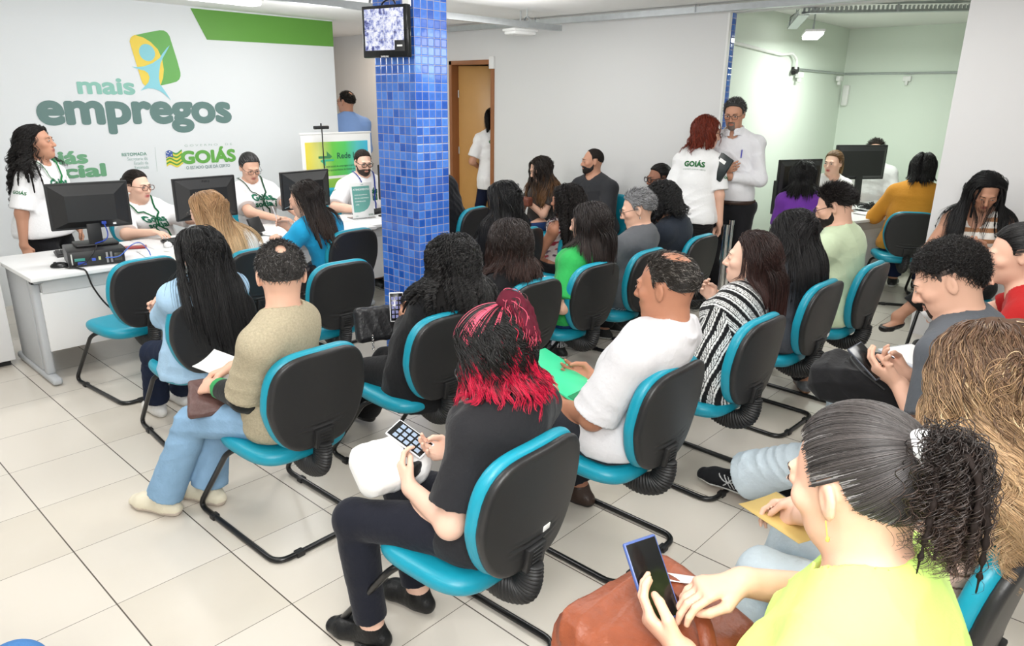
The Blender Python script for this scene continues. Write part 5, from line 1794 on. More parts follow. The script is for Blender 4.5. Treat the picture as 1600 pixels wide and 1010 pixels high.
cable('power_cable', [(1.50, 5.24, 0.752), (1.44, 5.19, 0.748), (1.46, 5.11, 0.748), (1.475, 5.065, 0.735), (1.50, 5.055, 0.62), (1.58, 5.05, 0.47), (1.72, 5.06, 0.36), (1.9, 5.10, 0.31), (2.05, 5.15, 0.28)], 0.006, 'thick black cable hanging from the first desk towards the empty chair', srgb(24, 24, 25))
cable('mouse_cable', [(1.40, 5.22, 0.748), (1.42, 5.17, 0.748), (1.46, 5.19, 0.749), (1.52, 5.16, 0.78), (1.56, 5.14, 0.84), (1.62, 5.25, 0.87)], 0.0035, 'thin black cable from the mouse over the computer case', srgb(24, 24, 25))
cable('network_cable', [(1.63, 5.15, 0.79), (1.70, 5.10, 0.80), (1.78, 5.10, 0.86), (1.86, 5.15, 0.86), (1.93, 5.22, 0.79), (1.95, 5.24, 0.745)], 0.004, 'blue network cable plugged into the computer case', srgb(60, 100, 190))
cable('mouse_cable', [(2.22, 5.45, 0.746), (2.24, 5.36, 0.745), (2.30, 5.33, 0.745), (2.36, 5.40, 0.745), (2.34, 5.52, 0.745)], 0.0022, 'thin dark cable of the mouse on the second desk', srgb(60, 60, 62))
mb = MB()
for k in range(9):
    rs = random.Random(k)
    mb.tube(spline([(rs.uniform(-0.2, 0.2), rs.uniform(-0.12, 0.12), rs.uniform(0.006, 0.05)) for _ in range(6)], 8), 0.005, 6)
o = mb.build('cable_bundle', M_RUBBER, None, (8.50, 2.38, 0.745)); tag(o, 'tangle of black cables under the far monitor in the mint room', 'cables')


def paper(name, loc, rz, w, h, label, cat='paper', m=None, tilt=(0, 0), n=1, z=0.0015, curl_=0.006):
    o = None
    mb = MB()
    for k in range(n):
        r = random.Random(k + int(loc[0] * 100))
        nx = 6
        rows = []
        dz = k * z * 1.5; ro = r.uniform(-0.06, 0.06) * (k > 0)
        for i in range(nx + 1):
            u = i / nx - 0.5
            rows.append([mb.bm.verts.new(Matrix.Rotation(ro, 3, 'Z') @ Vector((u * w, v * h, dz + curl_ * (u * u * 4) * (0.5 + r.random() * 0.2)))) for v in (-0.5, 0.5)])
        for a, b in zip(rows, rows[1:]): mb.bm.faces.new((a[0], b[0], b[1], a[1]))
    o = mb.build(name, m or M_PAPER, None, loc)
    o.rotation_euler = (tilt[0], tilt[1], math.radians(rz))
    tag(o, label, cat)
    sm = o.modifiers.new('thickness', 'SOLIDIFY'); sm.thickness = 0.0008
    return o


paper('paper_sheet', (2.02, 5.30, 0.742), -8, 0.21, 0.30, 'white sheet on the first desk right of the computer case')
paper('paper_sheet', (2.17, 5.24, 0.742), 20, 0.15, 0.21, 'small white sheet on the desk edge beside the black straight hair', n=2)
paper('booklet', (1.04, 6.05, 0.742), 15, 0.15, 0.21, 'small printed booklet lying on the white counter', n=3)
paper('paper_sheet', (3.02, 5.42, 0.742), 25, 0.21, 0.30, 'white form on the desk in front of the woman in bright blue', n=2)
paper('paper_sheet', (2.90, 5.62, 0.742), -10, 0.21, 0.30, 'white sheet under the arm of the clerk with grey hair', n=2)
paper('paper_sheet', (8.02, 2.26, 0.743), -20, 0.3, 0.21, 'white papers at the corner of the mint room desk', n=3)
mb = MB(); mb.box((0, 0, 0.006), (0.09, 0.16, 0.011), None, 0.004); o = mb.build('smartphone', M_PLASTIC, None, (1.98, 5.60, 0.742), col=srgb(150, 40, 40)); o.rotation_euler = (0, 0, 1.2)
tag(o, 'phone in a red case lying on the first desk behind the computer case', 'phone')
# card reader on the desk beside the blonde
o = empty('card_terminal', (2.86, 5.42, 0.742), 0.5); tag(o, 'black tablet on a stand on the desk right of the blonde hair', 'terminal')
mb = MB(); mb.box((0, 0, 0.09), (0.16, 0.02, 0.13), Matrix.Rotation(-0.4, 4, 'X'), 0.006); mb.build('terminal_body', M_BLACK, o)
mb = MB(); mb.box((0, 0.03, 0.012), (0.11, 0.10, 0.024), None, 0.004); mb.build('terminal_base', M_BLACK, o)

# service sign in an acrylic holder
o = empty('service_sign', (4.04, 5.58, 0.742), math.radians(-8)); tag(o, 'white and teal service notice standing on the right hand desk', 'sign')
M_ACR = mat('clear_acrylic', (0.95, 0.97, 0.97), 0.05)
M_ACR.node_tree.nodes['Principled BSDF'].inputs['Transmission Weight'].default_value = 0.9
tr = Matrix.Rotation(-0.12, 4, 'X')
mb = MB(); mb.box(tuple(tr @ Vector((0, 0, 0.168))), (0.225, 0.004, 0.33), tr, 0.001); mb.build('notice_card', M_PAPER, o)
mb = MB(); mb.box((0, 0.05, 0.004), (0.235, 0.13, 0.006), None, 0.001); mb.build('acrylic_foot', M_ACR, o)
pts = [(-0.095, 0.30), (0.085, 0.30), (0.088, 0.20), (0.087, 0.17), (0.075, 0.125), (0.05, 0.09), (0.01, 0.068), (-0.04, 0.06), (-0.095, 0.062)]
me_o = flat_poly('teal_field', [(p[0], p[1]) for p in pts], srgb(112, 176, 166), -0.003, o)
me_o.matrix_local = Matrix.Rotation(-0.12, 4, 'X')
def sign_text(txt, x, z, size, col, bold, parent, y=-0.0045, rot=-0.12, align='LEFT'):
    me = text_mesh(txt, size, bold, 2, align)
    n = len(me.vertices); v = np.zeros(n * 3); me.vertices.foreach_get('co', v); v = v.reshape(-1, 3)
    me.vertices.foreach_set('co', np.stack([x + v[:, 0], y - v[:, 2], z + v[:, 1]], 1).ravel())
    me.materials.clear(); me.materials.append(mat('print_ink', col, 0.6))
    q = link('lettering', me, parent)
    q.matrix_local = Matrix.Rotation(rot, 4, 'X') if rot else Matrix.Identity(4)
    return q
sign_text('ATENDIMENTO', -0.088, 0.262, 0.024, srgb(235, 245, 243), 0.001, o)
for k, t in enumerate(('VAGAS DE EMPREGO', 'SEGURO DESEMPREGO', 'INTERMEDIAÇÃO', '· CTPS')):
    sign_text(t, -0.078, 0.215 - 0.03 * k, 0.0145, srgb(235, 245, 243), 0.0005, o)
sign_text('GOIÁS', 0.05, 0.025, 0.018, srgb(90, 120, 100), 0.0008, o)
sign_text('mais', -0.085, 0.022, 0.016, srgb(150, 180, 175), 0.0003, o)
sign_text('mais', 0.0, 0.312, 0.014, srgb(110, 160, 150), 0.0003, o)

# roll-up banner before the end of the text wall
o = empty('banner_stand', (4.72, 6.95, 0), math.radians(2)); tag(o, 'yellow, green and blue roll-up banner behind the bearded clerk', 'banner')
bw, bt = 0.93, 1.455
mb = MB(); mb.box((0, 0, bt / 2 + 0.04), (bw, 0.004, bt - 0.06)); mb.build('banner_sheet', M_PAPER, o)
mb = MB(); mb.box((0, 0, bt), (bw + 0.02, 0.014, 0.022), None, 0.004); mb.build('top_rail', M_WHITE, o)
mb = MB(); mb.box((0, 0, 0.04), (bw + 0.04, 0.10, 0.08), None, 0.02, 3); mb.cyl((0, 0.02, 0.08), (0, 0.02, bt), 0.008); mb.build('stand_base', M_GREYMET, o)
def grad_mat():
    m = mat('banner_print', rough=0.6); nt = m.node_tree; L = nt.links.new
    tc = nt.nodes.new('ShaderNodeTexCoord'); sp = nt.nodes.new('ShaderNodeSeparateXYZ'); L(tc.outputs['Object'], sp.inputs[0])
    mr = nt.nodes.new('ShaderNodeMapRange'); L(sp.outputs[0], mr.inputs['Value']); mr.inputs['From Min'].default_value = -0.42; mr.inputs['From Max'].default_value = 0.42
    cr = nt.nodes.new('ShaderNodeValToRGB'); L(mr.outputs['Result'], cr.inputs[0])
    e = cr.color_ramp.elements; e[0].color = (*srgb(238, 218, 70), 1); e[1].color = (*srgb(70, 190, 225), 1)
    for p, c in ((0.2, srgb(222, 226, 130)), (0.42, srgb(110, 205, 80)), (0.62, srgb(90, 205, 105)), (0.82, srgb(90, 200, 200))):
        q = e.new(p); q.color = (*c, 1)
    L(cr.outputs[0], nt.nodes['Principled BSDF'].inputs['Base Color'])
    return m
M_BAN = grad_mat()
flat_poly('banner_header_print', [(-0.42, bt - 0.46), (0.42, bt - 0.46), (0.42, bt - 0.09), (-0.42, bt - 0.09)], None, -0.004, o, m=M_BAN)
flat_poly('banner_lower_print', [(-0.42, 0.12), (0.42, 0.12), (0.42, bt - 0.49), (-0.42, bt - 0.49)], None, -0.004, o, m=mat('banner_lower_ink', srgb(150, 205, 82), 0.6))
flat_poly('banner_strip', [(-0.02, bt - 0.60), (0.36, bt - 0.60), (0.36, bt - 0.55), (-0.02, bt - 0.55)], srgb(80, 170, 80), -0.006, o)
flat_poly('banner_arrow', [(-0.26, bt - 0.24), (-0.15, bt - 0.24), (-0.15, bt - 0.19), (-0.08, bt - 0.25), (-0.11, bt - 0.27), (-0.26, bt - 0.265)], srgb(70, 140, 90), -0.006, o)
flat_poly('banner_arrow', [(-0.06, bt - 0.30), (-0.17, bt - 0.30), (-0.17, bt - 0.35), (-0.24, bt - 0.29), (-0.21, bt - 0.275), (-0.06, bt - 0.28)], srgb(70, 190, 150), -0.006, o)
sign_text('Rede Indica', -0.02, bt - 0.275, 0.092, srgb(40, 95, 80), 0.001, o, -0.007, 0)
sign_text('A rede social de empregos e serviços', -0.20, bt - 0.365, 0.030, srgb(60, 120, 80), 0.0002, o, -0.007, 0)
sign_text('Portal de oportunidades do Estado de Goiás', -0.24, bt - 0.405, 0.030, srgb(60, 120, 80), 0.0002, o, -0.007, 0)
sign_text('O que eu faço', 0.0, bt - 0.59, 0.034, srgb(230, 245, 225), 0.0004, o, -0.008, 0)
sign_text('Minha Rede', -0.1, bt - 0.72, 0.08, srgb(60, 110, 60), 0.001, o, -0.007, 0)

# black web camera on the rail of a second banner stand, with a thin cord
o = empty('desk_camera', (4.43, 6.80, 1.512)); tag(o, 'small black bar camera above the left corner of the banner', 'camera')
mb = MB(); mb.box((0, 0, 0.012), (0.19, 0.035, 0.036), 0.1, 0.008); mb.build('camera_body', M_BLACK, o)
mb = MB(); mb.cyl((0, 0, 0.03), (0, 0, 0.055), 0.008); mb.cyl((0.02, 0.02, -1.5), (0.02, 0.02, 0.0), 0.006); mb.build('camera_pole', M_RUBBER, o)

# ------------------------------------------------------------------ security screen on the pillar
def cctv_mat():
    m = mat('camera_feeds', (0, 0, 0), 0.2); nt = m.node_tree; L = nt.links.new; b = nt.nodes['Principled BSDF']
    tc = nt.nodes.new('ShaderNodeTexCoord')
    mp = nt.nodes.new('ShaderNodeMapping'); mp.inputs['Scale'].default_value = (1 / 0.105, 1, 1 / 0.082); L(tc.outputs['Object'], mp.inputs['Vector'])
    vo = nt.nodes.new('ShaderNodeVectorMath'); vo.operation = 'FLOOR'; L(mp.outputs[0], vo.inputs[0])
    wn = nt.nodes.new('ShaderNodeTexWhiteNoise'); L(vo.outputs[0], wn.inputs['Vector'])
    ad = nt.nodes.new('ShaderNodeVectorMath'); ad.operation = 'ADD'; L(wn.outputs['Color'], ad.inputs[0]); L(tc.outputs['Object'], ad.inputs[1])
    nz = nt.nodes.new('ShaderNodeTexNoise'); nz.inputs['Scale'].default_value = 26; nz.inputs['Detail'].default_value = 4; nz.inputs['Roughness'].default_value = 0.7; L(ad.outputs[0], nz.inputs['Vector'])
    cr = nt.nodes.new('ShaderNodeValToRGB'); L(nz.outputs['Fac'], cr.inputs[0]); e = cr.color_ramp.elements
    e[0].position = 0.36; e[0].color = (*srgb(70, 72, 130), 1); e[1].position = 0.6; e[1].color = (*srgb(245, 246, 255), 1)
    for p, c in ((0.45, srgb(150, 160, 215)), (0.52, srgb(215, 218, 240))):
        q = e.new(p); q.color = (*c, 1)
    L(cr.outputs[0], b.inputs['Emission Color']); b.inputs['Emission Strength'].default_value = 0.95
    return m
o = empty('security_monitor', (2.965, 3.77, 2.22), math.radians(-80)); tag(o, 'small black security monitor with camera feeds, mounted on the blue pillar', 'monitor')
SMW, SMH = 0.36, 0.30
mb = MB(); mb.box((0, 0, 0), (SMW, 0.045, SMH), None, 0.006); mb.build('bezel', M_GLOSSBLACK, o)
mb = MB(); mb.box((0, -0.0235, 0.012), (SMW - 0.045, 0.002, SMH - 0.062)); scr = mb.build('screen', cctv_mat(), o)
for i in range(1, 4):
    mb = MB(); mb.box((-SMW / 2 + 0.0225 + i * (SMW - 0.045) / 4, -0.025, 0.012), (0.0015, 0.001, SMH - 0.062)); mb.box((0, -0.025, 0.012 - (SMH - 0.062) / 2 + i * (SMH - 0.062) / 4), (SMW - 0.045, 0.001, 0.0015)); mb.build('feed_divider', M_WHITE, scr)
mb = MB(); mb.box((0.125, -0.0254, -0.083), (0.08, 0.001, 0.062)); mb.build('dark_feed', M_GLOSSBLACK, scr)
mb = MB(); mb.box((0.125, -0.0262, -0.083), (0.042, 0.001, 0.010)); mb.build('feed_caption', M_WHITE, scr)
me = text_mesh('SAMSUNG', 0.014, 0.0003, 2, 'CENTER'); n = len(me.vertices); v = np.zeros(n * 3); me.vertices.foreach_get('co', v); v = v.reshape(-1, 3)
me.vertices.foreach_set('co', np.stack([v[:, 0], -0.0245 - v[:, 2], -0.148 + v[:, 1]], 1).ravel()); me.materials.clear(); me.materials.append(M_WHITE); link('lettering', me, o)
mb = MB(); mb.tube([(0.02, 0.02, 0.0), (0.04, 0.105, 0.0)], 0.02, 10); mb.box((0.04, 0.10, 0), (0.10, 0.012, 0.12)); mb.box((0.15, 0.02, 0.25), (0.05, 0.02, 0.22)); mb.box((0.14, 0.06, 0.34), (0.05, 0.09, 0.02)); mb.build('wall_arm', M_WHITE, o)
mb = MB(); mb.tube(spline([(0.06, 0.02, 0.16), (0.02, 0.03, 0.19), (-0.06, 0.04, 0.17), (-0.09, 0.05, 0.12)], 6), 0.005, 6); mb.build('cord', M_RUBBER, o)

# chrome queue posts behind the standing couple
for _x, _y, _l in ((5.72, 2.74, 'chrome queue post nearest the red haired woman'), (5.98, 2.82, 'chrome queue post behind the nearer chrome post')):
    o = empty('queue_post', (_x, _y, 0)); tag(o, _l, 'post', 'chrome queue posts')
    mb = MB(); mb.cyl((0, 0, 0.02), (0, 0, 0.81), 0.026, n=24); mb.build('pole', M_CHROME, o)
    mb = MB(); mb.cyl((0, 0, 0), (0, 0, 0.025), 0.15, 0.13, n=32); mb.build('post_base', M_CHROME, o)
    mb = MB(); mb.cyl((0, 0, 0.80), (0, 0, 0.84), 0.03, n=24); mb.build('cap', M_CHROME, o)
# ------------------------------------------------------------------ the people
BLK = (0.010, 0.009, 0.009); DKBR = (0.022, 0.013, 0.009); BRN = (0.045, 0.024, 0.014)
WHITE = srgb(238, 238, 238); BLACKC = srgb(26, 26, 28)
N_ = 1.0


def clerk_prints(B, txt=True, sleeve=True):
    """green lettering on the staff tee shirts"""
    if txt:
        c = B.sp(0.70) + B.tF * 0.10 + B.tU * 0.0
        up = nrm(B.tU)
        print_on(B.top, 'Goiás\nsocial', B.org, B.obj, c, -B.sR, up, B.tF, 0.082, srgb(40, 110, 84), 0.0035, 0.78)
    if sleeve:
        for i, sd in enumerate((-1, 1)):
            c = B.sh[i] + (B.el[i] - B.sh[i]) * 0.50
            n = nrm(B.sR * sd + B.tF * 0.2); n = nrm(n - nrm(B.el[i] - B.sh[i]) * (n @ nrm(B.el[i] - B.sh[i])))
            u = nrm(B.sh[i] - B.el[i])
            print_on(B.top, 'GOIÁS', B.org, B.obj, c, np.cross(u, n), u, n, 0.032, srgb(60, 120, 80), 0.001)


# --- woman with pink and black hair, nearest chair
B = Body((1.42, 1.42, 0.545), 104, (1.45, 1.39, 1.10), 128, 30, s=0.98, hs=1.05, bulk=1.02, syaw=92,
         hands=(('w', 1.285, 1.60, 0.64), ('w', 1.475, 1.585, 0.70)), hdir=((0.25, 0.55, 0.5), (-0.62, 0.7, 0.15)), palm=((0.85, -0.2, 0.3), (-0.5, -0.1, 0.8)), fist=(0.75, 0.6),
         elbow=((-0.45, -0.25, -0.9), (0.75, -0.3, -0.7)), feet=((-0.13, 0.36, 0.085), (0.10, 0.33, 0.085)), toe=(-6, 4))
new_person(B, 'seated person with black hair tied up, pink streaks and red ends, typing on a phone', 'fair', h=0.0045)
wear_top(B, 'tee_shirt', srgb(38, 38, 41), h=0.006, sleeve=0.80, loose=0.022, nk=0.062, hem=-0.06, seed=3, amp=0.005, e=0.017)
wear_trousers(B, srgb(28, 30, 40), h=0.007, cuff=0.94, wide=0.004, e=0.008, seed=4, amp=0.002)
wear_shoes(B, srgb(20, 20, 21), srgb(22, 22, 22), solez=0.03)
glasses(B, B.obj, B.org, BLK, 0.0026)
PINK = np.array(srgb(228, 92, 118)); RED = np.array(srgb(206, 24, 66))
# half of the hair tied up, the rest falling in waves to the jaw
a = hair_long(B, B.obj, B.org, B.coll, length=0.21, col=BLK, n=2200, part=0.02, off=0.010, wave=0.010, wl=0.085, flat=True, tip=RED, t0=0.62, t1=0.86, rad=0.0012, backcomb=1.3, sideband=0.5, seed=2, hairline=0.84, h=0.006, gr=0.018, grp=12, fall=0.38, keep=lambda d: ~((d[:, 1] > 0.2) & (d[:, 2] < 0.45)))
a.name = 'hair'
rs = np.random.RandomState(5)
d, p = scalp_roots(B, 1500, 9, 0.82, keep=lambda d: d[:, 2] > 0.42 - 0.15 * d[:, 1])
td = nrm((0.05, -0.66, 0.75)); r = V(0.077, 0.098, 0.092) * B.hs
t = np.linspace(0, 1, 12)[None, :, None]; an = np.arccos((d @ td).clip(-1, 1))[:, None, None]
sl = (np.sin((1 - t) * an) * d[:, None] + np.sin(t * an) * td) / (np.sin(an) + 1e-5)
Pt = B.hc + (V(0, -0.018, 0.028) * B.hs + sl * (r + 0.021 + 0.006 * t + rs.uniform(0, 0.004, (len(d), 1, 1)))) @ B.hM
grp_ = np.floor((np.arctan2(d[:, 0], d[:, 1] + 0.5) + 4) * 5).astype(int)
cl = strand_colors(len(Pt), 12, BLK, None, var=0.25, streak=PINK, sfrac=0.0, seed=3)
mk = (grp_ % 4 == 0) | (rs.uniform(size=len(d)) < 0.14)
cl[mk] = PINK * (0.8 + 0.4 * rs.uniform(size=(mk.sum(), 1, 1)))
tp = B.hc + (V(0, -0.018, 0.028) * B.hs + td * (r + 0.030)) @ B.hM
nt = 520
dd = (td @ B.hM) * 0.35 - B.hF * 0.9 + rs.normal(size=(nt, 3)) * 0.38
lw = (dd @ -B.hF) < 0.35; dd[lw] -= B.hF * 0.9
T = grow(np.tile(tp, (nt, 1)) + rs.normal(size=(nt, 3)) * 0.006, dd, 16, 0.15 / 16 * rs.uniform(0.6, 1.2, nt), B.coll, 0.016 + rs.uniform(0, 0.016, nt), lambda q, i: np.tile(-UP - B.F * 0.2, (len(q), 1)), lambda t: 0.2 + 0.35 * t)
TQ = curl(resample(T, 26), 0.006, 0.06, 4, 6, 0.05)
c2 = strand_colors(nt, 26, BLK, RED * 0.9, 0.5, 0.9, 0.25, PINK, 0.55, 6)
hair_build(B, a, B.org, Pt, 0.0011, cl, None, 0, False, seed=1, name='tied_hair')
hair_build(B, a, B.org, TQ, 0.0012, c2, resample(T[::14], 8), 0.013, False, np.array(srgb(120, 40, 60)) * 0.5, 0.006, name='ponytail')
mb = MB(); c = tp - B.org
mb.tube([tuple(c + B.hR * 0.016 * math.cos(k * math.pi / 8) + B.hF * 0.016 * math.sin(k * math.pi / 8)) for k in range(17)], 0.005, 6); mb.build('hair_tie', M_CLOTH, B.obj, col=BLK)

# --- man in the beige tee over a green and black long sleeve
B = Body((1.405, 2.60, 0.56), 110, (1.405, 2.50, 1.165), 64, 6, s=1.0, hs=1.07, gen='m', syaw=122, bulk=0.98,
         hands=(('w', 1.235, 2.80, 0.655), ('w', 1.34, 2.86, 0.70)), hdir=((0.1, 0.9, -0.15), (-0.45, 0.8, -0.3)), palm=((0.5, 0.1, -0.8), (-0.2, -0.2, -0.9)), fist=(0.6, 0.55),
         feet=((-0.15, 0.58, 0.085), (0.0, 0.46, 0.085)), toe=(-2, 2), knee=((0.1, 1, 0.7), (0.0, 1, 0.7)), elbow=((-0.25, -0.35, -1.0), (0.5, -0.4, -0.8)), shw=0.165)
new_person(B, 'seated man in a beige tee shirt with a bald spot, seen from behind', 'light', h=0.0055)
wear_top(B, 'undershirt', srgb(30, 32, 31), h=0.008, sleeve=1.92, loose=0.006, nk=0.066, hem=-0.03, e=0.009, amp=0.002,
         paint=lambda v, c: np.where((np.linalg.norm(v - B.wr[0], axis=1) < 0.078)[:, None] | (np.linalg.norm(v - B.wr[1], axis=1) < 0.078)[:, None] | (np.linalg.norm(v - B.nb - B.tU * 0.02, axis=1) < 0.095)[:, None], srgb(48, 150, 84), c))
wear_top(B, 'tee_shirt', srgb(182, 171, 146), M_KNIT, h=0.007, sleeve=0.92, loose=0.02, nk=0.070, hem=-0.08, seed=8, amp=0.004, e=0.022)
wear_trousers(B, srgb(136, 170, 200), M_DENIM, h=0.008, cuff=0.97, wide=0.02, e=0.014, seed=9, amp=0.005)
wear_shoes(B, srgb(222, 214, 192), srgb(200, 186, 172), material=M_CLOTH)
hair_short(B, B.obj, B.org, (0.040, 0.036, 0.034), n=1700, length=0.026, seed=4, back=0.62, lift=0.45, grey=(0.25, 0.24, 0.23), gfrac=0.12, h=0.005, rad=0.0012,
           keep=lambda d: ((d - nrm((0.02, -0.60, 0.80))) ** 2).sum(1) > 0.055, bald=lambda q: (0.235 - np.sqrt(((q - nrm((0.02, -0.60, 0.80)).astype(F32)) ** 2).sum(1))) * 0.09)

# --- balding man in the white shirt
B = Body((2.265, 1.47, 0.56), 93, (2.305, 1.32, 1.170), 99, 6, s=1.03, hs=1.07, gen='m', bulk=1.1,
         hands=(('w', 2.17, 1.66, 0.62), ('w', 2.42, 1.70, 0.66)), hdir=((0.3, 0.9, 0.1), (-0.3, 0.9, 0.1)), palm=((0.7, 0.0, 0.6), (-0.7, 0, 0.6)), fist=(0.6, 0.6), elbow=((-0.75, -0.5, -0.6), (0.75, -0.5, -0.6)),
         feet=((-0.12, 0.46, 0.085), (0.20, 0.30, 0.085)))
new_person(B, 'seated balding man in a white short sleeved shirt holding a green folder', 'tan', h=0.0055)
wear_top(B, 'shirt', srgb(218, 217, 220), h=0.007, sleeve=0.93, loose=0.028, nk=0.064, hem=-0.06, seed=12, amp=0.006, e=0.022, collar=(0.070, 0.036, 0.005))
wear_trousers(B, srgb(38, 40, 46), h=0.009, seed=13)
wear_shoes(B, srgb(60, 44, 36), srgb(30, 24, 20))
hair_short(B, B.obj, B.org, (0.022, 0.018, 0.015), n=1500, length=0.022, seed=6, back=0.62, lift=0.3, grey=(0.22, 0.2, 0.18), gfrac=0.2, h=0.005, rad=0.0012, hairline=0.85, capoff=0.0035,
           keep=lambda d: (((d - nrm((0.0, -0.22, 0.97))) ** 2).sum(1) > 0.34) | (np.random.RandomState(1).uniform(size=len(d)) < 0.10), bald=lambda q: (0.60 - np.sqrt(((q - nrm((0.0, -0.22, 0.97)).astype(F32)) ** 2).sum(1))) * 0.09)

# --- woman in black with long curls, phone in a white case
B = Body((2.17, 2.56, 0.545), 97, (2.27, 2.455, 1.075), 92, 24, s=0.97, hs=1.06, bulk=1.12, syaw=88,
         hands=(('w', 2.265, 2.79, 0.70), ('w', 2.40, 2.80, 0.66)), hdir=((0.15, 0.75, 0.6), (-0.6, 0.6, 0.2)), palm=((0.7, -0.3, 0.3), (-0.6, -0.2, 0.6)), fist=(0.7, 0.6), elbow=((-0.8, -0.2, -0.7), (0.7, -0.3, -0.7)),
         feet=((-0.07, 0.62, 0.12), (0.16, 0.62, 0.12)))
new_person(B, 'seated woman in a black blazer with long black curls, holding a white phone', 'mid', h=0.006, face=False)
wear_top(B, 'blazer', srgb(24, 24, 26), h=0.008, sleeve=1.95, loose=0.02, nk=0.06, hem=-0.16, seed=14, amp=0.005, e=0.026, flare=0.03)
wear_trousers(B, srgb(20, 20, 22), h=0.009, cuff=1.0, wide=0.035, seed=15, e=0.018)
wear_shoes(B, srgb(22, 22, 22), srgb(16, 16, 16))
hair_long(B, B.obj, B.org, B.coll, length=0.36, col=(0.012, 0.011, 0.011), n=1500, part=0.1, off=0.018, wave=0.010, wl=0.038, rad=0.0016, seed=7, clump=0.90, grp=22, gr=0.024, fall=0.40, vol=0.06, curlstart=0.0, var=0.45, backcomb=0.6)

# --- woman in the pale denim jacket
B = Body((1.54, 3.635, 0.54), 91, (1.525, 3.47, 1.09), 86, 12, s=0.96, hs=1.05, bulk=1.0,
         hands=((0.06, 0.19, 0.80), (-0.07, 0.21, 0.77)), hdir=((0.9, 0.1, 0.05), (-0.93, -0.3, -0.05)), palm=((0, -1, 0.1), (0, -1, 0.1)), fist=(0.4, 0.5), elbow=((-0.9, 0.2, -0.8), (0.9, 0.2, -0.8)),
         feet=((-0.05, 0.56, 0.085), (0.12, 0.62, 0.085)))
new_person(B, 'seated woman with long straight black hair in a pale blue denim jacket, arms folded', 'light', h=0.006, face=False)
wear_top(B, 'denim_jacket', srgb(168, 200, 226), M_DENIM, h=0.008, sleeve=1.88, loose=0.012, nk=0.062, hem=-0.12, seed=16, amp=0.005, e=0.024, flare=0.045)
wear_trousers(B, srgb(34, 42, 62), M_DENIM, h=0.009, seed=17)
wear_shoes(B, srgb(226, 224, 220), srgb(212, 210, 206))
hair_long(B, B.obj, B.org, B.coll, length=0.52, col=(0.010, 0.0095, 0.010), n=1300, part=0.0, off=0.012, rad=0.0014, seed=8, gr=0.015, fall=0.5, side_back=0.25, layers=0.10, backcomb=0.8)

# --- woman with the dark brown bob in black
B = Body((2.88, 2.66, 0.54), 92, (2.83, 2.60, 1.07), 92, 18, s=0.97, hs=1.06, hands=(None, None))
new_person(B, 'seated woman with a dark brown layered bob and a black top', 'mid', h=0.007, face=False)
wear_top(B, 'top', srgb(27, 27, 29), h=0.008, sleeve=1.9, loose=0.01, nk=0.06, hem=-0.06, seed=18, e=0.02, amp=0.004)
wear_trousers(B, srgb(24, 25, 28), h=0.01, seed=19)
wear_shoes(B)
hair_long(B, B.obj, B.org, B.coll, length=0.25, col=(0.020, 0.012, 0.010), n=1400, part=0.25, off=0.016, wave=0.004, wl=0.09, tip=(0.060, 0.030, 0.024), t0=0.45, t1=1.0, rad=0.0014, seed=9, gr=0.018, fall=0.36, layers=0.18, vol=0.05, backcomb=0.6)

# --- woman in the green blouse
B = Body((3.50, 2.69, 0.545), 93, (3.55, 2.60, 1.11), 106, 5, s=0.98, hs=1.06, hands=((-0.17, 0.10, 0.58), None), hdir=((0, 0.35, -0.8), None), fist=(0.4, 0.6))
new_person(B, 'seated woman in a bright green blouse with straight dark shoulder length hair', 'light', h=0.007, face=False)
wear_top(B, 'blouse', srgb(48, 164, 82), h=0.007, sleeve=0.86, loose=0.03, nk=0.06, hem=-0.05, seed=20, e=0.022, amp=0.005)
wear_trousers(B, srgb(40, 62, 110), M_DENIM, h=0.01, seed=21)
wear_shoes(B)
hair_long(B, B.obj, B.org, B.coll, length=0.34, col=(0.016, 0.011, 0.010), n=1200, part=0.1, off=0.011, tip=(0.035, 0.022, 0.018), t0=0.5, t1=1.0, rad=0.0015, seed=10, gr=0.015, fall=0.45, layers=0.05, backcomb=0.9)

# --- grey haired person in glasses
B = Body((4.10, 2.68, 0.545), 94, (4.15, 2.64, 1.135), 124, 16, s=0.98, hs=1.04, hands=((-0.03, 0.32, 0.68), (0.06, 0.32, 0.68)))
new_person(B, 'seated person with short grey hair, glasses and earring in a faded grey tee shirt', 'light', h=0.007)
wear_top(B, 'tee_shirt', srgb(92, 94, 98), h=0.008, sleeve=0.8, loose=0.022, nk=0.062, hem=-0.06, seed=22, e=0.018)
def _st(v, c):
    c = c.copy(); c[np.sin(v[:, 0] * 520) > 0.1] = srgb(222, 222, 224); return c
wear_trousers(B, srgb(40, 42, 48), h=0.006, seed=23, paint=_st, cuff=0.96, wide=0.02)
wear_shoes(B)
hair_short(B, B.obj, B.org, (0.08, 0.08, 0.082), n=900, length=0.04, seed=12, grey=(0.42, 0.42, 0.43), gfrac=0.55, lift=0.4, back=0.85, rad=0.0016, capoff=0.012)
glasses(B, B.obj, B.org, srgb(60, 44, 36), 0.0018)
mb = MB(); mb.cyl(tuple(B.hl(-0.080, -0.006, -0.040) - B.org), tuple(B.hl(-0.081, -0.006, -0.056) - B.org), 0.004, n=8); mb.build('earring', M_CHROME, B.obj)

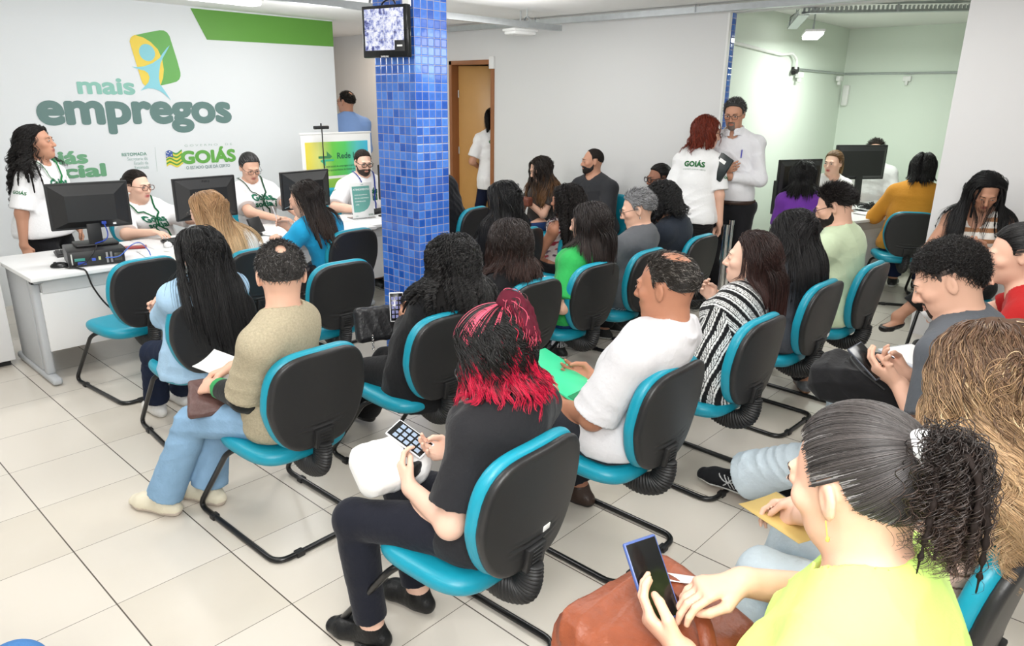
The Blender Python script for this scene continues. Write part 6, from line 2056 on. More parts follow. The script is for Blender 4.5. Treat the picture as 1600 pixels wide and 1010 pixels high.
# --- person in the dark hooded jacket, head bowed
B = Body((4.74, 2.71, 0.545), 100, (4.60, 2.72, 1.115), 118, 42, s=0.98, hs=1.05, bulk=1.05, hands=((-0.03, 0.34, 0.70), (0.08, 0.34, 0.70)))
new_person(B, 'seated person with bushy black curls and a dark hooded jacket, head bowed', 'mid', h=0.007, face=False)
o = wear_top(B, 'hooded_jacket', srgb(40, 46, 56), h=0.008, sleeve=1.95, loose=0.015, nk=0.06, hem=-0.08, seed=24, e=0.026, amp=0.006)
S = Sdf(); S.ell(B.nb - B.tF * 0.055 - B.tU * 0.05, V(0.105, 0.06, 0.085), np.array([B.sR, B.tF, B.tU]), 0.02); S.ell(B.nb - B.tF * 0.02 + B.tU * 0.05, V(0.075, 0.05, 0.06), np.array([B.sR, B.tF, B.tU]), 0.02, 's'); S.disp(wrinkles(5, 0.005))
sdf_obj(S, 0.007, 'hood', M_CLOTH, srgb(36, 41, 50), B.obj, B.org)
wear_trousers(B, srgb(28, 30, 34), h=0.01, seed=25); wear_shoes(B)
hair_long(B, B.obj, B.org, B.coll, length=0.17, col=(0.010, 0.0095, 0.010), n=1100, part=0.0, off=0.03, wave=0.012, wl=0.035, rad=0.0017, seed=13, grp=9, gr=0.03, fall=0.25, vol=0.25, curlstart=0.0, var=0.4)

# --- woman in the striped black shirt
B = Body((3.11, 1.475, 0.545), 96, (3.32, 1.45, 1.10), 110, -2, s=0.97, hs=1.06, syaw=86,
         hands=(('w', 3.20, 1.70, 0.70), ('w', 3.40, 1.66, 0.84)), hdir=((0.2, 0.9, 0.0), (-0.35, 0.5, 0.75)), palm=((0.4, 0, 0.9), (-0.5, -0.8, 0)), fist=(0.6, 0.7), elbow=((-0.8, -0.3, -0.7), (0.8, 0.1, -0.8)), feet=((-0.10, 0.45, 0.085), (0.12, 0.5, 0.085)))
new_person(B, 'seated woman in profile, black shirt with white stripes, phone at her chin', 'fair', h=0.005, lip=srgb(190, 100, 96))
def _stripes(v, c):
    c = c.copy(); q = v - B.sp(0.6)
    al = q @ B.sR; up = q @ B.tU
    dl = np.linalg.norm(np.cross(v - B.sh[0], nrm(B.el[0] - B.sh[0])), axis=1)
    arm = (np.abs(al) > 0.155)
    u = np.where(arm, q @ B.tF * 1.0, up)
    ph = (u / 0.052) % 1.0
    m = (np.abs(ph - 0.15) < 0.07) | (np.abs(ph - 0.36) < 0.04) | (np.abs(ph - 0.5) < 0.04) | (np.abs(ph - 0.64) < 0.035)
    c[m] = srgb(226, 226, 224); return c
wear_top(B, 'striped_shirt', srgb(22, 22, 24), h=0.0045, sleeve=1.7, loose=0.025, nk=0.064, hem=-0.09, seed=26, e=0.02, amp=0.005, flare=0.02, paint=_stripes, collar=(0.066, 0.03, 0.005))
wear_trousers(B, srgb(96, 128, 58), h=0.009, seed=27, wide=0.03, cuff=0.96)
wear_shoes(B, srgb(40, 30, 26), srgb(24, 20, 18))
hair_long(B, B.obj, B.org, B.coll, length=0.30, col=(0.026, 0.011, 0.009), n=1500, part=-0.05, off=0.012, rad=0.0013, seed=14, gr=0.016, fall=0.40, layers=0.06, backcomb=1.5, sideband=0.2, tip=(0.05, 0.016, 0.012), t0=0.5, t1=1.0, keep=lambda d: d[:, 1] < 0.75)
mb = MB(); mb.cyl(tuple(B.hl(-0.081, -0.006, -0.040) - B.org), tuple(B.hl(-0.082, -0.006, -0.052) - B.org), 0.006, n=10); mb.build('earring', M_CHROME, B.obj)

# --- woman in the dark grey jacket
B = Body((4.00, 1.52, 0.545), 92, (4.045, 1.54, 1.125), 98, 34, s=0.99, hs=1.06, syaw=88, hands=((-0.03, 0.36, 0.70), (0.06, 0.36, 0.70)), feet=((-0.08, 0.42, 0.085), (0.55, -0.02, 0.10)), knee=((0, 1, 0.6), (0.6, 0.8, 0.4)), toe=(0, 60))
new_person(B, 'seated woman in a dark grey jacket, long straight black hair falling forward', 'mid', h=0.006, face=False)
wear_top(B, 'jacket', srgb(74, 76, 82), h=0.008, sleeve=1.95, loose=0.012, nk=0.062, hem=-0.06, seed=28, e=0.022, amp=0.005)
wear_trousers(B, srgb(30, 32, 36), h=0.01, seed=29); wear_shoes(B, srgb(110, 112, 116), srgb(150, 110, 84))
hair_long(B, B.obj, B.org, B.coll, length=0.55, col=(0.011, 0.010, 0.0105), n=1200, part=0.05, off=0.010, rad=0.0014, seed=15, gr=0.013, fall=0.55, layers=0.12, backcomb=0.3)

# --- bearded man in the pale green tee
B = Body((4.72, 1.50, 0.565), 92, (4.645, 1.53, 1.222), 102, 22, s=1.06, hs=1.02, gen='m', bulk=1.2, belly=0.15, syaw=88, hands=((-0.05, 0.38, 0.72), (0.06, 0.38, 0.72)), hdir=(None, None))
new_person(B, 'seated bearded man with glasses in a pale green tee shirt, looking down', 'light', h=0.006)
wear_top(B, 'tee_shirt', srgb(206, 222, 188), h=0.008, sleeve=0.85, loose=0.025, nk=0.07, hem=-0.08, seed=30, e=0.02, amp=0.006)
wear_trousers(B, srgb(190, 192, 194), h=0.01, seed=31); wear_shoes(B)
hair_short(B, B.obj, B.org, (0.014, 0.011, 0.010), n=1300, length=0.05, seed=16, lift=0.55, back=0.7, capoff=0.014, rad=0.0016, h=0.005)
beard(B, B.obj, B.org, (0.012, 0.009, 0.008), 1.0)
glasses(B, B.obj, B.org, BLK, 0.0022)

# --- long haired blonde at the desk
B = Body((2.24, 4.48, 0.545), 92, (2.085, 4.58, 1.115), 112, 14, s=0.98, hs=1.04, syaw=82, hands=((-0.16, 0.52, 0.775), (0.04, 0.5, 0.775)), hdir=((0.3, 0.9, 0), (-0.3, 0.9, 0)), palm=((0, 0, -1), (0, 0, -1)), fist=(0.35, 0.35))
new_person(B, 'woman with long straight blonde hair in a white blouse, leaning on the desk', 'fair', h=0.007)
wear_top(B, 'blouse', srgb(240, 236, 230), h=0.008, sleeve=1.7, loose=0.02, nk=0.06, hem=-0.08, seed=32, e=0.022, amp=0.006, flare=0.02)
wear_trousers(B, srgb(40, 44, 56), h=0.01, seed=33); wear_shoes(B)
hair_long(B, B.obj, B.org, B.coll, length=0.50, col=srgb(176, 138, 100), n=1200, part=0.0, off=0.011, rad=0.0016, seed=17, gr=0.015, fall=0.5, layers=0.10, backcomb=1.0, tip=srgb(214, 182, 140), t0=0.3, t1=0.8, side_back=0.35, var=0.18)
glasses(B, B.obj, B.org, BLK, 0.0014)

# --- woman in the bright blue blouse
B = Body((3.06, 4.63, 0.545), 96, (2.84, 4.64, 1.12), 128, 16, s=0.97, hs=1.03, syaw=100, hands=(('w', 2.76, 4.93, 0.80), ('w', 2.86, 4.90, 0.87)), hdir=((0.3, 0.9, 0.1), (-0.5, 0.5, 0.6)), palm=((0.3, -0.1, -0.9), (-0.7, -0.5, 0)), fist=(0.5, 0.9), elbow=((-0.6, 0.2, -0.9), (0.7, 0, -0.9)))
new_person(B, 'woman in a bright blue blouse with dark brown hair, holding a pen at the desk', 'light', h=0.006)
wear_top(B, 'blouse', srgb(38, 164, 214), h=0.008, sleeve=0.75, loose=0.02, nk=0.062, hem=-0.02, seed=34, e=0.019, amp=0.004)
wear_trousers(B, srgb(26, 27, 31), h=0.01, seed=35); wear_shoes(B)
hair_long(B, B.obj, B.org, B.coll, length=0.40, col=(0.018, 0.012, 0.010), n=1100, part=0.0, off=0.011, rad=0.0016, seed=18, gr=0.014, fall=0.45, layers=0.12, backcomb=1.2, side_back=0.5, tip=(0.05, 0.03, 0.022), t0=0.5, t1=1.0, wave=0.003, wl=0.12)
mb = MB(); mb.tube([tuple(B.hl(-0.03, 0.10, -0.02) - B.org), tuple(B.hl(-0.028, 0.145, -0.025) - B.org)], 0.0022, 6); mb.build('hair_clip', M_CHROME, B.obj)

# --- straight black hair right of the pillar
B = Body((4.02, 3.77, 0.55), 95, (3.90, 3.66, 1.125), 96, 10, s=1.0, hs=1.08)
new_person(B, 'seated woman with very long straight black hair beside the pillar, black top', 'mid', h=0.008, face=False)
wear_top(B, 'top', srgb(28, 28, 31), h=0.009, sleeve=1.9, nk=0.06, hem=-0.06, seed=36, e=0.02)
wear_trousers(B, srgb(26, 27, 31), h=0.012, seed=37); wear_shoes(B, h=0.008)
hair_long(B, B.obj, B.org, B.coll, length=0.52, col=(0.009, 0.0085, 0.009), n=900, part=0.0, off=0.014, rad=0.0018, seed=19, gr=0.017, fall=0.5, layers=0.06, backcomb=0.7)

# --- curly haired woman in a floral top
B = Body((4.60, 3.67, 0.54), 96, (4.46, 3.50, 1.075), 105, 0, s=0.95, hs=1.05, hands=((-0.12, 0.22, 0.62), (0.10, 0.3, 0.66)))
new_person(B, 'seated woman with long tight dark curls and a floral sleeveless top', 'tan', h=0.008, face=False)
def _flor(v, c):
    c = c.copy(); w = np.sin(v[:, 0] * 90 + 2 * np.sin(v[:, 2] * 70)) + np.sin(v[:, 2] * 105 + v[:, 1] * 60); c[w > 0.9] = srgb(170, 60, 74); c[w < -1.3] = srgb(90, 70, 90); return c
wear_top(B, 'floral_top', srgb(222, 206, 204), h=0.007, tank=True, nk=0.07, hem=-0.0, seed=38, e=0.012, paint=_flor)
wear_trousers(B, srgb(24, 24, 27), h=0.011, seed=39); wear_shoes(B, h=0.008)
hair_long(B, B.obj, B.org, B.coll, length=0.40, col=(0.014, 0.011, 0.010), n=1000, part=0.0, off=0.020, wave=0.009, wl=0.030, rad=0.0016, seed=20, grp=9, gr=0.024, fall=0.42, vol=0.10, curlstart=0.0, var=0.4)

# --- person in black half hidden by the pillar
B = Body((4.40, 4.80, 0.58), 80, (4.14, 4.87, 1.33), 80, 10, s=1.10, gen='m', bulk=1.12)
new_person(B, 'person in a black jacket sitting half hidden behind the blue pillar', 'mid', h=0.009, face=False)
wear_top(B, 'jacket', srgb(24, 25, 30), h=0.01, sleeve=1.95, nk=0.06, hem=-0.1, seed=40, e=0.03, amp=0.005)
wear_trousers(B, srgb(24, 24, 28), h=0.012, seed=41); wear_shoes(B, h=0.008)
hair_short(B, B.obj, B.org, BLK, n=500, length=0.03, seed=21, rad=0.002, h=0.007)

# --- along the grey wall
B = Body((6.06, 5.10, 0.545), 176, (5.98, 5.06, 1.125), 150, 24, s=0.98, hs=1.05, hands=((-0.02, 0.26, 0.80), (0.10, 0.27, 0.78)), hdir=((0.4, 0.8, 0.3), (-0.5, 0.8, 0.2)))
new_person(B, 'woman with long brown hair against the grey wall, looking down at her purse', 'light', h=0.008, eye=dict(shut=0.8))
wear_top(B, 'tee_shirt', srgb(66, 62, 60), h=0.009, sleeve=0.6, nk=0.066, hem=-0.04, seed=42, e=0.016)
wear_trousers(B, srgb(44, 64, 108), M_DENIM, h=0.012, seed=43); wear_shoes(B, h=0.008)
hair_long(B, B.obj, B.org, B.coll, length=0.46, col=(0.018, 0.012, 0.009), n=900, part=0.0, off=0.011, rad=0.002, seed=22, gr=0.014, fall=0.5, layers=0.08, tip=srgb(120, 84, 50), t0=0.55, t1=0.95, fwd=0.2, wave=0.005, wl=0.12, shield=True)

B = Body((6.10, 4.36, 0.57), 178, (6.02, 4.40, 1.245), 142, 2, s=1.06, hs=1.02, gen='m', bulk=1.18, hands=((-0.05, 0.34, 0.72), (0.20, 0.36, 0.86)))
new_person(B, 'bearded man with a shaved head in a black tee against the grey wall', 'mid', h=0.008)
wear_top(B, 'tee_shirt', srgb(50, 51, 54), h=0.009, sleeve=0.85, loose=0.02, nk=0.068, hem=-0.06, seed=44, e=0.018)
wear_trousers(B, srgb(28, 30, 36), h=0.012, seed=45); wear_shoes(B, h=0.008)
hair_short(B, B.obj, B.org, (0.022, 0.017, 0.015), n=300, length=0.008, seed=23, rad=0.0016, capoff=0.003, hairline=1.25, back=0.7)
beard(B, B.obj, B.org, (0.013, 0.010, 0.009), 2.0)

B = Body((5.90, 3.44, 0.545), 175, (5.90, 3.545, 1.15), 152, 6, s=0.99, hs=1.05, bulk=1.1, hands=((0.0, 0.36, 0.70), (0.06, 0.34, 0.74)), hdir=((0.5, 0.8, -0.1), (-0.5, 0.8, -0.2)), feet=((-0.1, 0.46, 0.085), (0.2, 0.46, 0.085)))
new_person(B, 'woman in large dark glasses and a black cardigan, hands clasped on her lap', 'brown', h=0.008)
wear_top(B, 'cardigan', srgb(30, 30, 33), h=0.009, sleeve=1.9, nk=0.07, hem=-0.06, seed=46, e=0.022, amp=0.005)
wear_trousers(B, srgb(46, 78, 136), M_DENIM, h=0.011, seed=47); wear_shoes(B, h=0.008)
hair_tied(B, B.obj, B.org, B.coll, (0, -0.9, -0.1), col=(0.012, 0.0105, 0.010), n=700, bun=0.03, seed=24, rad=0.002, lift=0.006)
glasses(B, B.obj, B.org, BLK, 0.0036, 0.027, 0.021)

# --- standing: red haired staff woman and the man with the book
B = Body((5.78, 3.10, 0.865), 18, (5.92, 3.10, 1.575), -42, 10, s=1.0, hs=1.05, bulk=1.05, stand=True, syaw=12, hands=((-0.10, 0.24, 0.98), (0.24, 0.02, 0.80)), hdir=(None, (0.0, 0.15, -0.9)), fist=(0.4, 0.45), elbow=((-0.3, -0.5, -0.8), (0.5, -0.7, -0.3)))
new_person(B, 'standing woman with wavy red hair and glasses, white staff tee shirt', 'light', h=0.007, lip=srgb(170, 70, 70))
wear_top(B, 'tee_shirt', WHITE, h=0.008, sleeve=0.85, loose=0.022, nk=0.062, hem=-0.05, seed=48, e=0.018, amp=0.005, flare=0.02)
wear_trousers(B, srgb(22, 22, 25), h=0.01, seed=49, cuff=0.97, wide=0.01); wear_shoes(B, h=0.008)
hair_long(B, B.obj, B.org, B.coll, length=0.20, col=srgb(116, 44, 26), n=1100, part=0.2, off=0.018, wave=0.012, wl=0.085, flat=True, rad=0.0017, seed=25, grp=12, gr=0.024, fall=0.32, vol=0.12, var=0.25)
glasses(B, B.obj, B.org, BLK, 0.0018)
c = B.sp(0.74) - B.tF * 0.12
print_on(B.top, 'GOIÁS', B.org, B.obj, c, B.sR, B.tU, -B.tF, 0.062, srgb(52, 112, 66), 0.003)
print_on(B.top, 'O ESTADO QUE DÁ CERTO', B.org, B.obj, c - B.tU * 0.03, B.sR, B.tU, -B.tF, 0.016, srgb(110, 140, 120), 0.0)
print_on(B.top, 'GOIÁS', B.org, B.obj, B.sh[1] + (B.el[1] - B.sh[1]) * 0.5, -B.tF * 1.0, B.tU, nrm(B.sR), 0.034, srgb(60, 120, 80), 0.001)

B = Body((6.20, 2.93, 0.93), 196, (6.10, 2.955, 1.735), 192, 14, s=1.09, hs=1.02, gen='m', bulk=1.04, belly=0.12, stand=True, hands=((0.02, 0.20, 1.21), (0.10, 0.22, 1.28)), hdir=((0.75, 0.35, 0.5), (-0.8, 0.3, 0.1)), palm=((0.2, -0.9, 0.2), (0.1, -0.9, 0.2)), fist=(0.75, 0.7), elbow=((-0.8, -0.3, -0.5), (0.8, -0.3, -0.5)))
new_person(B, 'standing man with goatee and glasses in a white dress shirt, holding a book', 'mid', h=0.007)
wear_top(B, 'dress_shirt', srgb(228, 228, 232), h=0.008, sleeve=1.95, loose=0.008, nk=0.066, hem=0.02, seed=50, e=0.013, amp=0.006, collar=(0.072, 0.04, 0.005))
mb = MB(); mb.tube([tuple(B.sp(0.08) - B.org + B.R * 0.178 * math.cos(k * math.pi / 16) * B.s + B.F * 0.137 * B.s * math.sin(k * math.pi / 16)) for k in range(33)], 0.016, 8, (0.35, 1.1)); mb.build('belt', M_LEATHER, B.obj, col=srgb(50, 32, 24))
wear_trousers(B, srgb(24, 24, 27), h=0.01, seed=51, cuff=0.97); wear_shoes(B, h=0.008)
hair_short(B, B.obj, B.org, (0.026, 0.024, 0.023), n=700, length=0.035, seed=26, lift=0.6, grey=(0.2, 0.2, 0.2), gfrac=0.25, back=0.6, capoff=0.012, rad=0.0018)
beard(B, B.obj, B.org, srgb(112, 100, 92), 1.2, goatee=True)
glasses(B, B.obj, B.org, BLK, 0.0018)
mb = MB(); c = B.sp(0.72) + B.tF * 0.125 + B.sR * -0.08; mb.cyl(tuple(c - B.org), tuple(c - B.org + B.tU * 0.07 + B.sR * -0.01), 0.005, n=8); mb.build('pocket_pen', M_PLASTIC, B.obj, col=srgb(70, 70, 180))

# --- staff behind the desks
B = Body((1.64, 6.46, 0.83), 308, (1.69, 6.43, 1.475), 322, -6, s=0.95, hs=1.05, bulk=1.22, stand=True, hands=((-0.26, 0.10, 0.78), (0.28, 0.02, 0.70)), hdir=(None, (0, 0.3, -0.9)), elbow=((-0.7, -0.5, 0), (0.6, -0.8, 0)), fist=(0.4, 0.55))
new_person(B, 'standing woman with long dark curls and a green lanyard, white staff tee', 'mid', h=0.006, lip=srgb(150, 84, 80))
wear_top(B, 'tee_shirt', srgb(240, 240, 241), h=0.008, sleeve=0.9, loose=0.02, nk=0.064, hem=-0.06, seed=52, e=0.02, amp=0.006, flare=0.02)
wear_trousers(B, srgb(26, 26, 29), h=0.01, seed=53); wear_shoes(B, srgb(120, 72, 40), srgb(150, 110, 80), h=0.008)
clerk_prints(B); lanyard(B, srgb(28, 110, 60), 0.36)
hair_long(B, B.obj, B.org, B.coll, length=0.44, col=(0.013, 0.011, 0.0105), n=1300, part=0.1, off=0.014, wave=0.011, wl=0.06, rad=0.0016, seed=27, grp=12, gr=0.024, fall=0.42, backcomb=0.7, var=0.4, shield=True)

B = Body((2.44, 6.42, 0.545), 272, (2.33, 6.33, 1.105), 292, 4, s=0.98, hs=1.05, bulk=1.22, syaw=280, hands=((-0.32, 0.50, 0.79), (0.22, 0.52, 0.79)), hdir=((0.0, 1, 0), (-0.35, 0.9, 0.0)), palm=((0, 0, -1), (0, 0, -1)), fist=(0.3, 0.4), elbow=((-0.9, -0.2, -0.5), (0.9, -0.2, -0.5)))
new_person(B, 'seated clerk with pearl earring and brown glasses behind the first monitor, white staff tee', 'fair', h=0.006, lip=srgb(196, 96, 100))
wear_top(B, 'tee_shirt', srgb(240, 240, 241), h=0.008, sleeve=0.92, loose=0.022, nk=0.064, hem=-0.06, seed=54, e=0.02, amp=0.005)
wear_trousers(B, srgb(30, 30, 34), h=0.012, seed=55); wear_shoes(B, h=0.008)
clerk_prints(B); lanyard(B, srgb(26, 96, 60), 0.32)
hair_tied(B, B.obj, B.org, B.coll, (0.0, -0.95, 0.0), col=(0.018, 0.013, 0.011), n=900, bun=0.028, seed=28, rad=0.0016, lift=0.006, grey=(0.08, 0.06, 0.05), gfrac=0.2)
glasses(B, B.obj, B.org, srgb(90, 48, 34), 0.0024, 0.026, 0.019)
S = Sdf(); S.ell(B.hl(0.083, -0.004, -0.045), V(0.008, 0.008, 0.008)); sdf_obj(S, 0.003, 'earring', M_WHITE, (1, 1, 1), B.obj, B.org)

B = Body((3.42, 6.38, 0.56), 270, (3.32, 6.30, 1.205), 262, 22, s=1.04, hs=1.02, bulk=1.14, hands=((-0.10, 0.54, 0.79), (0.12, 0.50, 0.79)), hdir=((0.5, 0.85, 0), (-0.6, 0.75, 0)), palm=((0, 0, -1), (0, 0, -1)), fist=(0.35, 0.35), elbow=((-0.9, -0.1, -0.5), (0.9, -0.1, -0.5)))
new_person(B, 'seated clerk with greying hair pulled back and glasses, white staff tee, reading a form', 'light', h=0.0065, eye=dict(shut=0.6), lip=srgb(170, 96, 90))
wear_top(B, 'tee_shirt', srgb(240, 240, 241), h=0.008, sleeve=0.8, loose=0.022, nk=0.064, hem=-0.06, seed=56, e=0.02, amp=0.005)
wear_trousers(B, srgb(30, 30, 34), h=0.012, seed=57); wear_shoes(B, h=0.008)
clerk_prints(B); lanyard(B, srgb(30, 70, 50), 0.34)
hair_tied(B, B.obj, B.org, B.coll, (0.0, -0.95, 0.1), col=(0.030, 0.028, 0.028), n=900, bun=0.03, seed=29, rad=0.0016, lift=0.006, grey=(0.2, 0.2, 0.2), gfrac=0.3)
glasses(B, B.obj, B.org, BLK, 0.0018)

B = Body((4.46, 6.18, 0.565), 262, (4.44, 6.10, 1.205), 256, 12, s=1.05, hs=1.0, gen='m', bulk=1.26, belly=0.2, hands=((-0.22, 0.40, 0.80), (0.26, 0.42, 0.79)), hdir=((0.2, 0.95, 0), (-0.2, 0.95, -0.1)), palm=((0, 0, -1), (0, 0, -1)), fist=(0.4, 0.45), elbow=((-0.9, -0.3, -0.4), (0.9, -0.3, -0.4)))
new_person(B, 'seated bearded clerk in thick black glasses with a blue lanyard', 'fair', h=0.007)
wear_top(B, 'tee_shirt', srgb(238, 238, 240), h=0.009, sleeve=0.92, loose=0.02, nk=0.066, hem=-0.06, seed=58, e=0.02, amp=0.005)
wear_trousers(B, srgb(30, 32, 40), h=0.012, seed=59); wear_shoes(B, h=0.008)
clerk_prints(B); lanyard(B, srgb(40, 60, 140), 0.34)
hair_short(B, B.obj, B.org, (0.026, 0.018, 0.014), n=500, length=0.018, seed=30, rad=0.0016, capoff=0.005, back=0.7)
beard(B, B.obj, B.org, (0.030, 0.018, 0.012), 2.0)
glasses(B, B.obj, B.org, BLK, 0.0036, 0.026, 0.018)

# --- in the corridor and the doorway
B = Body((5.52, 7.95, 0.96), 62, (5.585, 7.98, 1.775), 108, 0, s=1.12, hs=1.08, gen='m', bulk=1.08, stand=True)
new_person(B, 'man in a light blue shirt seen from behind in the corridor', 'mid', h=0.009)
wear_top(B, 'shirt', srgb(136, 168, 222), h=0.01, sleeve=1.9, nk=0.064, hem=-0.02, seed=60, e=0.024, amp=0.005, collar=(0.07, 0.04, 0.005))
wear_trousers(B, srgb(36, 40, 54), h=0.012, seed=61); wear_shoes(B, h=0.008)
hair_short(B, B.obj, B.org, (0.015, 0.012, 0.010), n=500, length=0.03, seed=31, rad=0.002, back=0.7, keep=lambda d: ((d - nrm((0.0, -0.55, 0.83))) ** 2).sum(1) > 0.10, bald=lambda q: (0.32 - np.sqrt(((q - nrm((0.0, -0.55, 0.83)).astype(F32)) ** 2).sum(1))) * 0.09)
glasses(B, B.obj, B.org, BLK, 0.002)

B = Body((6.74, 6.49, 0.87), 62, (6.76, 6.52, 1.60), 24, 0, s=1.02, hs=1.05, stand=True, hands=((-0.14, 0.22, 1.0), (0.14, 0.22, 1.0)))
new_person(B, 'woman in a white staff tee seen from behind in the brown doorway', 'mid', h=0.009, face=False)
wear_top(B, 'tee_shirt', WHITE, h=0.01, sleeve=0.8, loose=0.02, nk=0.062, hem=-0.14, seed=62, e=0.02, amp=0.006, flare=0.02)
wear_trousers(B, srgb(30, 36, 58), M_DENIM, h=0.012, seed=63); wear_shoes(B, h=0.008)
print_on(B.top, 'GOIÁS', B.org, B.obj, B.sp(0.78) - B.tF * 0.12, B.sR, B.tU, -B.tF, 0.055, srgb(52, 112, 66), 0.003)
hair_tied(B, B.obj, B.org, B.coll, (0, -0.85, 0.3), col=BLK, n=500, tail=0.22, seed=32, rad=0.002, lift=0.006, spread=0.3)

# --- mint room
B = Body((6.88, 2.46, 0.55), 28, (6.92, 2.60, 1.18), 22, 16, s=1.0, hs=1.05, bulk=1.2)
new_person(B, 'woman in a purple top with black hair seen from behind in the mint room', 'mid', h=0.009, face=False)
wear_top(B, 'top', srgb(122, 62, 168), h=0.01, sleeve=0.9, nk=0.07, hem=-0.04, seed=64, e=0.018)
wear_trousers(B, srgb(26, 27, 31), h=0.012, seed=65); wear_shoes(B, h=0.008)
hair_long(B, B.obj, B.org, B.coll, length=0.30, col=BLK, n=700, part=0.0, off=0.014, rad=0.002, seed=33, gr=0.018, fall=0.4)

B = Body((8.06, 2.92, 0.56), 216, (7.98, 2.70, 1.235), 172, 4, s=1.04, hs=1.02, bulk=1.15, hands=((-0.2, 0.42, 0.79), (0.2, 0.42, 0.79)))
new_person(B, 'blonde clerk in a white tee behind the mint room desk', 'fair', h=0.009, lip=srgb(180, 60, 70))
wear_top(B, 'tee_shirt', WHITE, h=0.01, sleeve=0.9, loose=0.02, nk=0.064, hem=-0.06, seed=66, e=0.02)
wear_trousers(B, srgb(40, 40, 46), h=0.012, seed=67); wear_shoes(B, h=0.008)
hair_tied(B, B.obj, B.org, B.coll, (0, -0.9, -0.2), col=srgb(112, 84, 56), n=700, tail=0.14, seed=34, rad=0.002, lift=0.006, tip=srgb(180, 150, 104), t0=0.2, t1=0.8)

B = Body((9.36, 2.74, 0.56), 200, (9.22, 2.665, 1.315), 198, 2, s=1.08, hs=1.0, gen='m', bulk=1.15)
new_person(B, 'clerk whose face is hidden by the far monitor in the mint room', 'light', h=0.010)
wear_top(B, 'tee_shirt', WHITE, h=0.011, sleeve=0.9, loose=0.02, nk=0.064, hem=-0.06, seed=68, e=0.02)
wear_trousers(B, srgb(40, 40, 46), h=0.012, seed=69); wear_shoes(B, h=0.008)
hair_short(B, B.obj, B.org, (0.022, 0.016, 0.013), n=500, length=0.05, seed=35, rad=0.0025, capoff=0.012, lift=0.5)

B = Body((7.68, 1.80, 0.55), 8, (7.76, 1.79, 1.265), 4, 8, s=1.05, hs=1.05, bulk=1.36, hands=((-0.3, 0.34, 0.80), (0.3, 0.34, 0.80)))
new_person(B, 'woman in a mustard sweater with a black bob seen from behind', 'mid', h=0.009, face=False)
wear_top(B, 'sweater', srgb(206, 142, 50), h=0.01, sleeve=1.9, nk=0.062, hem=-0.06, seed=70, e=0.022, amp=0.004)
wear_trousers(B, srgb(34, 44, 74), M_DENIM, h=0.012, seed=71); wear_shoes(B, h=0.008)
hair_long(B, B.obj, B.org, B.coll, length=0.20, col=BLK, n=700, part=0.0, off=0.012, rad=0.002, seed=36, gr=0.016, fall=0.5, layers=0.05)

# --- right hand side
B = Body((6.12, 0.99, 0.55), 188, (6.05, 0.972, 1.25), 202, 32, s=1.05, hs=1.02, bulk=1.0, hands=((-0.07, 0.28, 0.87), (0.07, 0.28, 0.87)), hdir=((0.45, 0.75, 0.3), (-0.45, 0.75, 0.3)), palm=((0.4, -0.5, 0.7), (-0.4, -0.5, 0.7)), fist=(0.6, 0.6),
         feet=((0.36, 0.50, 0.36), (0.05, 0.42, 0.085)), knee=((0.15, 1, 0.9), (0, 1, 0.5)), toe=(20, 0), elbow=((-0.8, -0.2, -0.6), (0.8, -0.2, -0.6)))
new_person(B, 'woman with long black hair in a white and tan striped crop top, on her phone', 'mid', h=0.006, eye=dict(shut=0.8), lip=srgb(150, 82, 78))
def _band(v, c):
    c = c.copy(); u = ((v - B.sp(0.6)) @ B.tU); ph = (u / 0.075) % 1.0; c[ph < 0.40] = srgb(172, 124, 90); return c
wear_top(B, 'crop_top', srgb(238, 234, 228), h=0.005, tank=True, nk=0.082, scoop=0.03, hem=0.15, seed=72, e=0.008, amp=0.001, paint=_band)
wear_trousers(B, srgb(24, 24, 26), h=0.009, seed=73, cuff=0.72)
for i in (0,):
    S, z0 = B.shoe_sdf(i); S.clip(B.an[i] - UP * 0.045, UP, 0.004); sdf_obj(S, 0.006, 'sandal', M_LEATHER, srgb(22, 20, 20), B.obj, B.org)
wear_shoes(B, srgb(22, 20, 20), srgb(20, 20, 20), h=0.008, which=(1,))
hair_long(B, B.obj, B.org, B.coll, length=0.56, col=(0.009, 0.0085, 0.009), n=1200, part=-0.05, off=0.010, rad=0.0017, seed=37, gr=0.013, fall=0.5, fwd=0.15, layers=0.06, hold=0.05, shield=True)

B = Body((3.78, 0.20, 0.545), 95, (3.70, 0.435, 1.225), 106, 14, s=0.99, hs=1.03, hands=(('w', 3.64, 0.62, 0.88), ('w', 3.73, 0.56, 1.02)), hdir=((-0.2, 0.9, 0.3), (-0.3, -0.2, 0.9)), palm=((0.6, 0, 0.3), (-0.2, -0.9, 0)), fist=(0.8, 0.8), elbow=((-0.7, 0.2, -0.9), (0.6, 0.7, -0.8)))
new_person(B, 'woman resting her chin on her hand at the right edge, red top', 'light', h=0.006, lip=srgb(180, 92, 90))
wear_top(B, 'top', srgb(170, 34, 34), h=0.008, sleeve=0.4, nk=0.066, hem=-0.04, seed=74, e=0.016)
wear_trousers(B, srgb(24, 24, 27), h=0.009, seed=75); wear_shoes(B)
hair_tied(B, B.obj, B.org, B.coll, (0, -0.95, 0.05), col=(0.010, 0.009, 0.009), n=1100, tail=0.35, seed=38, rad=0.0014, lift=0.005, spread=0.25)

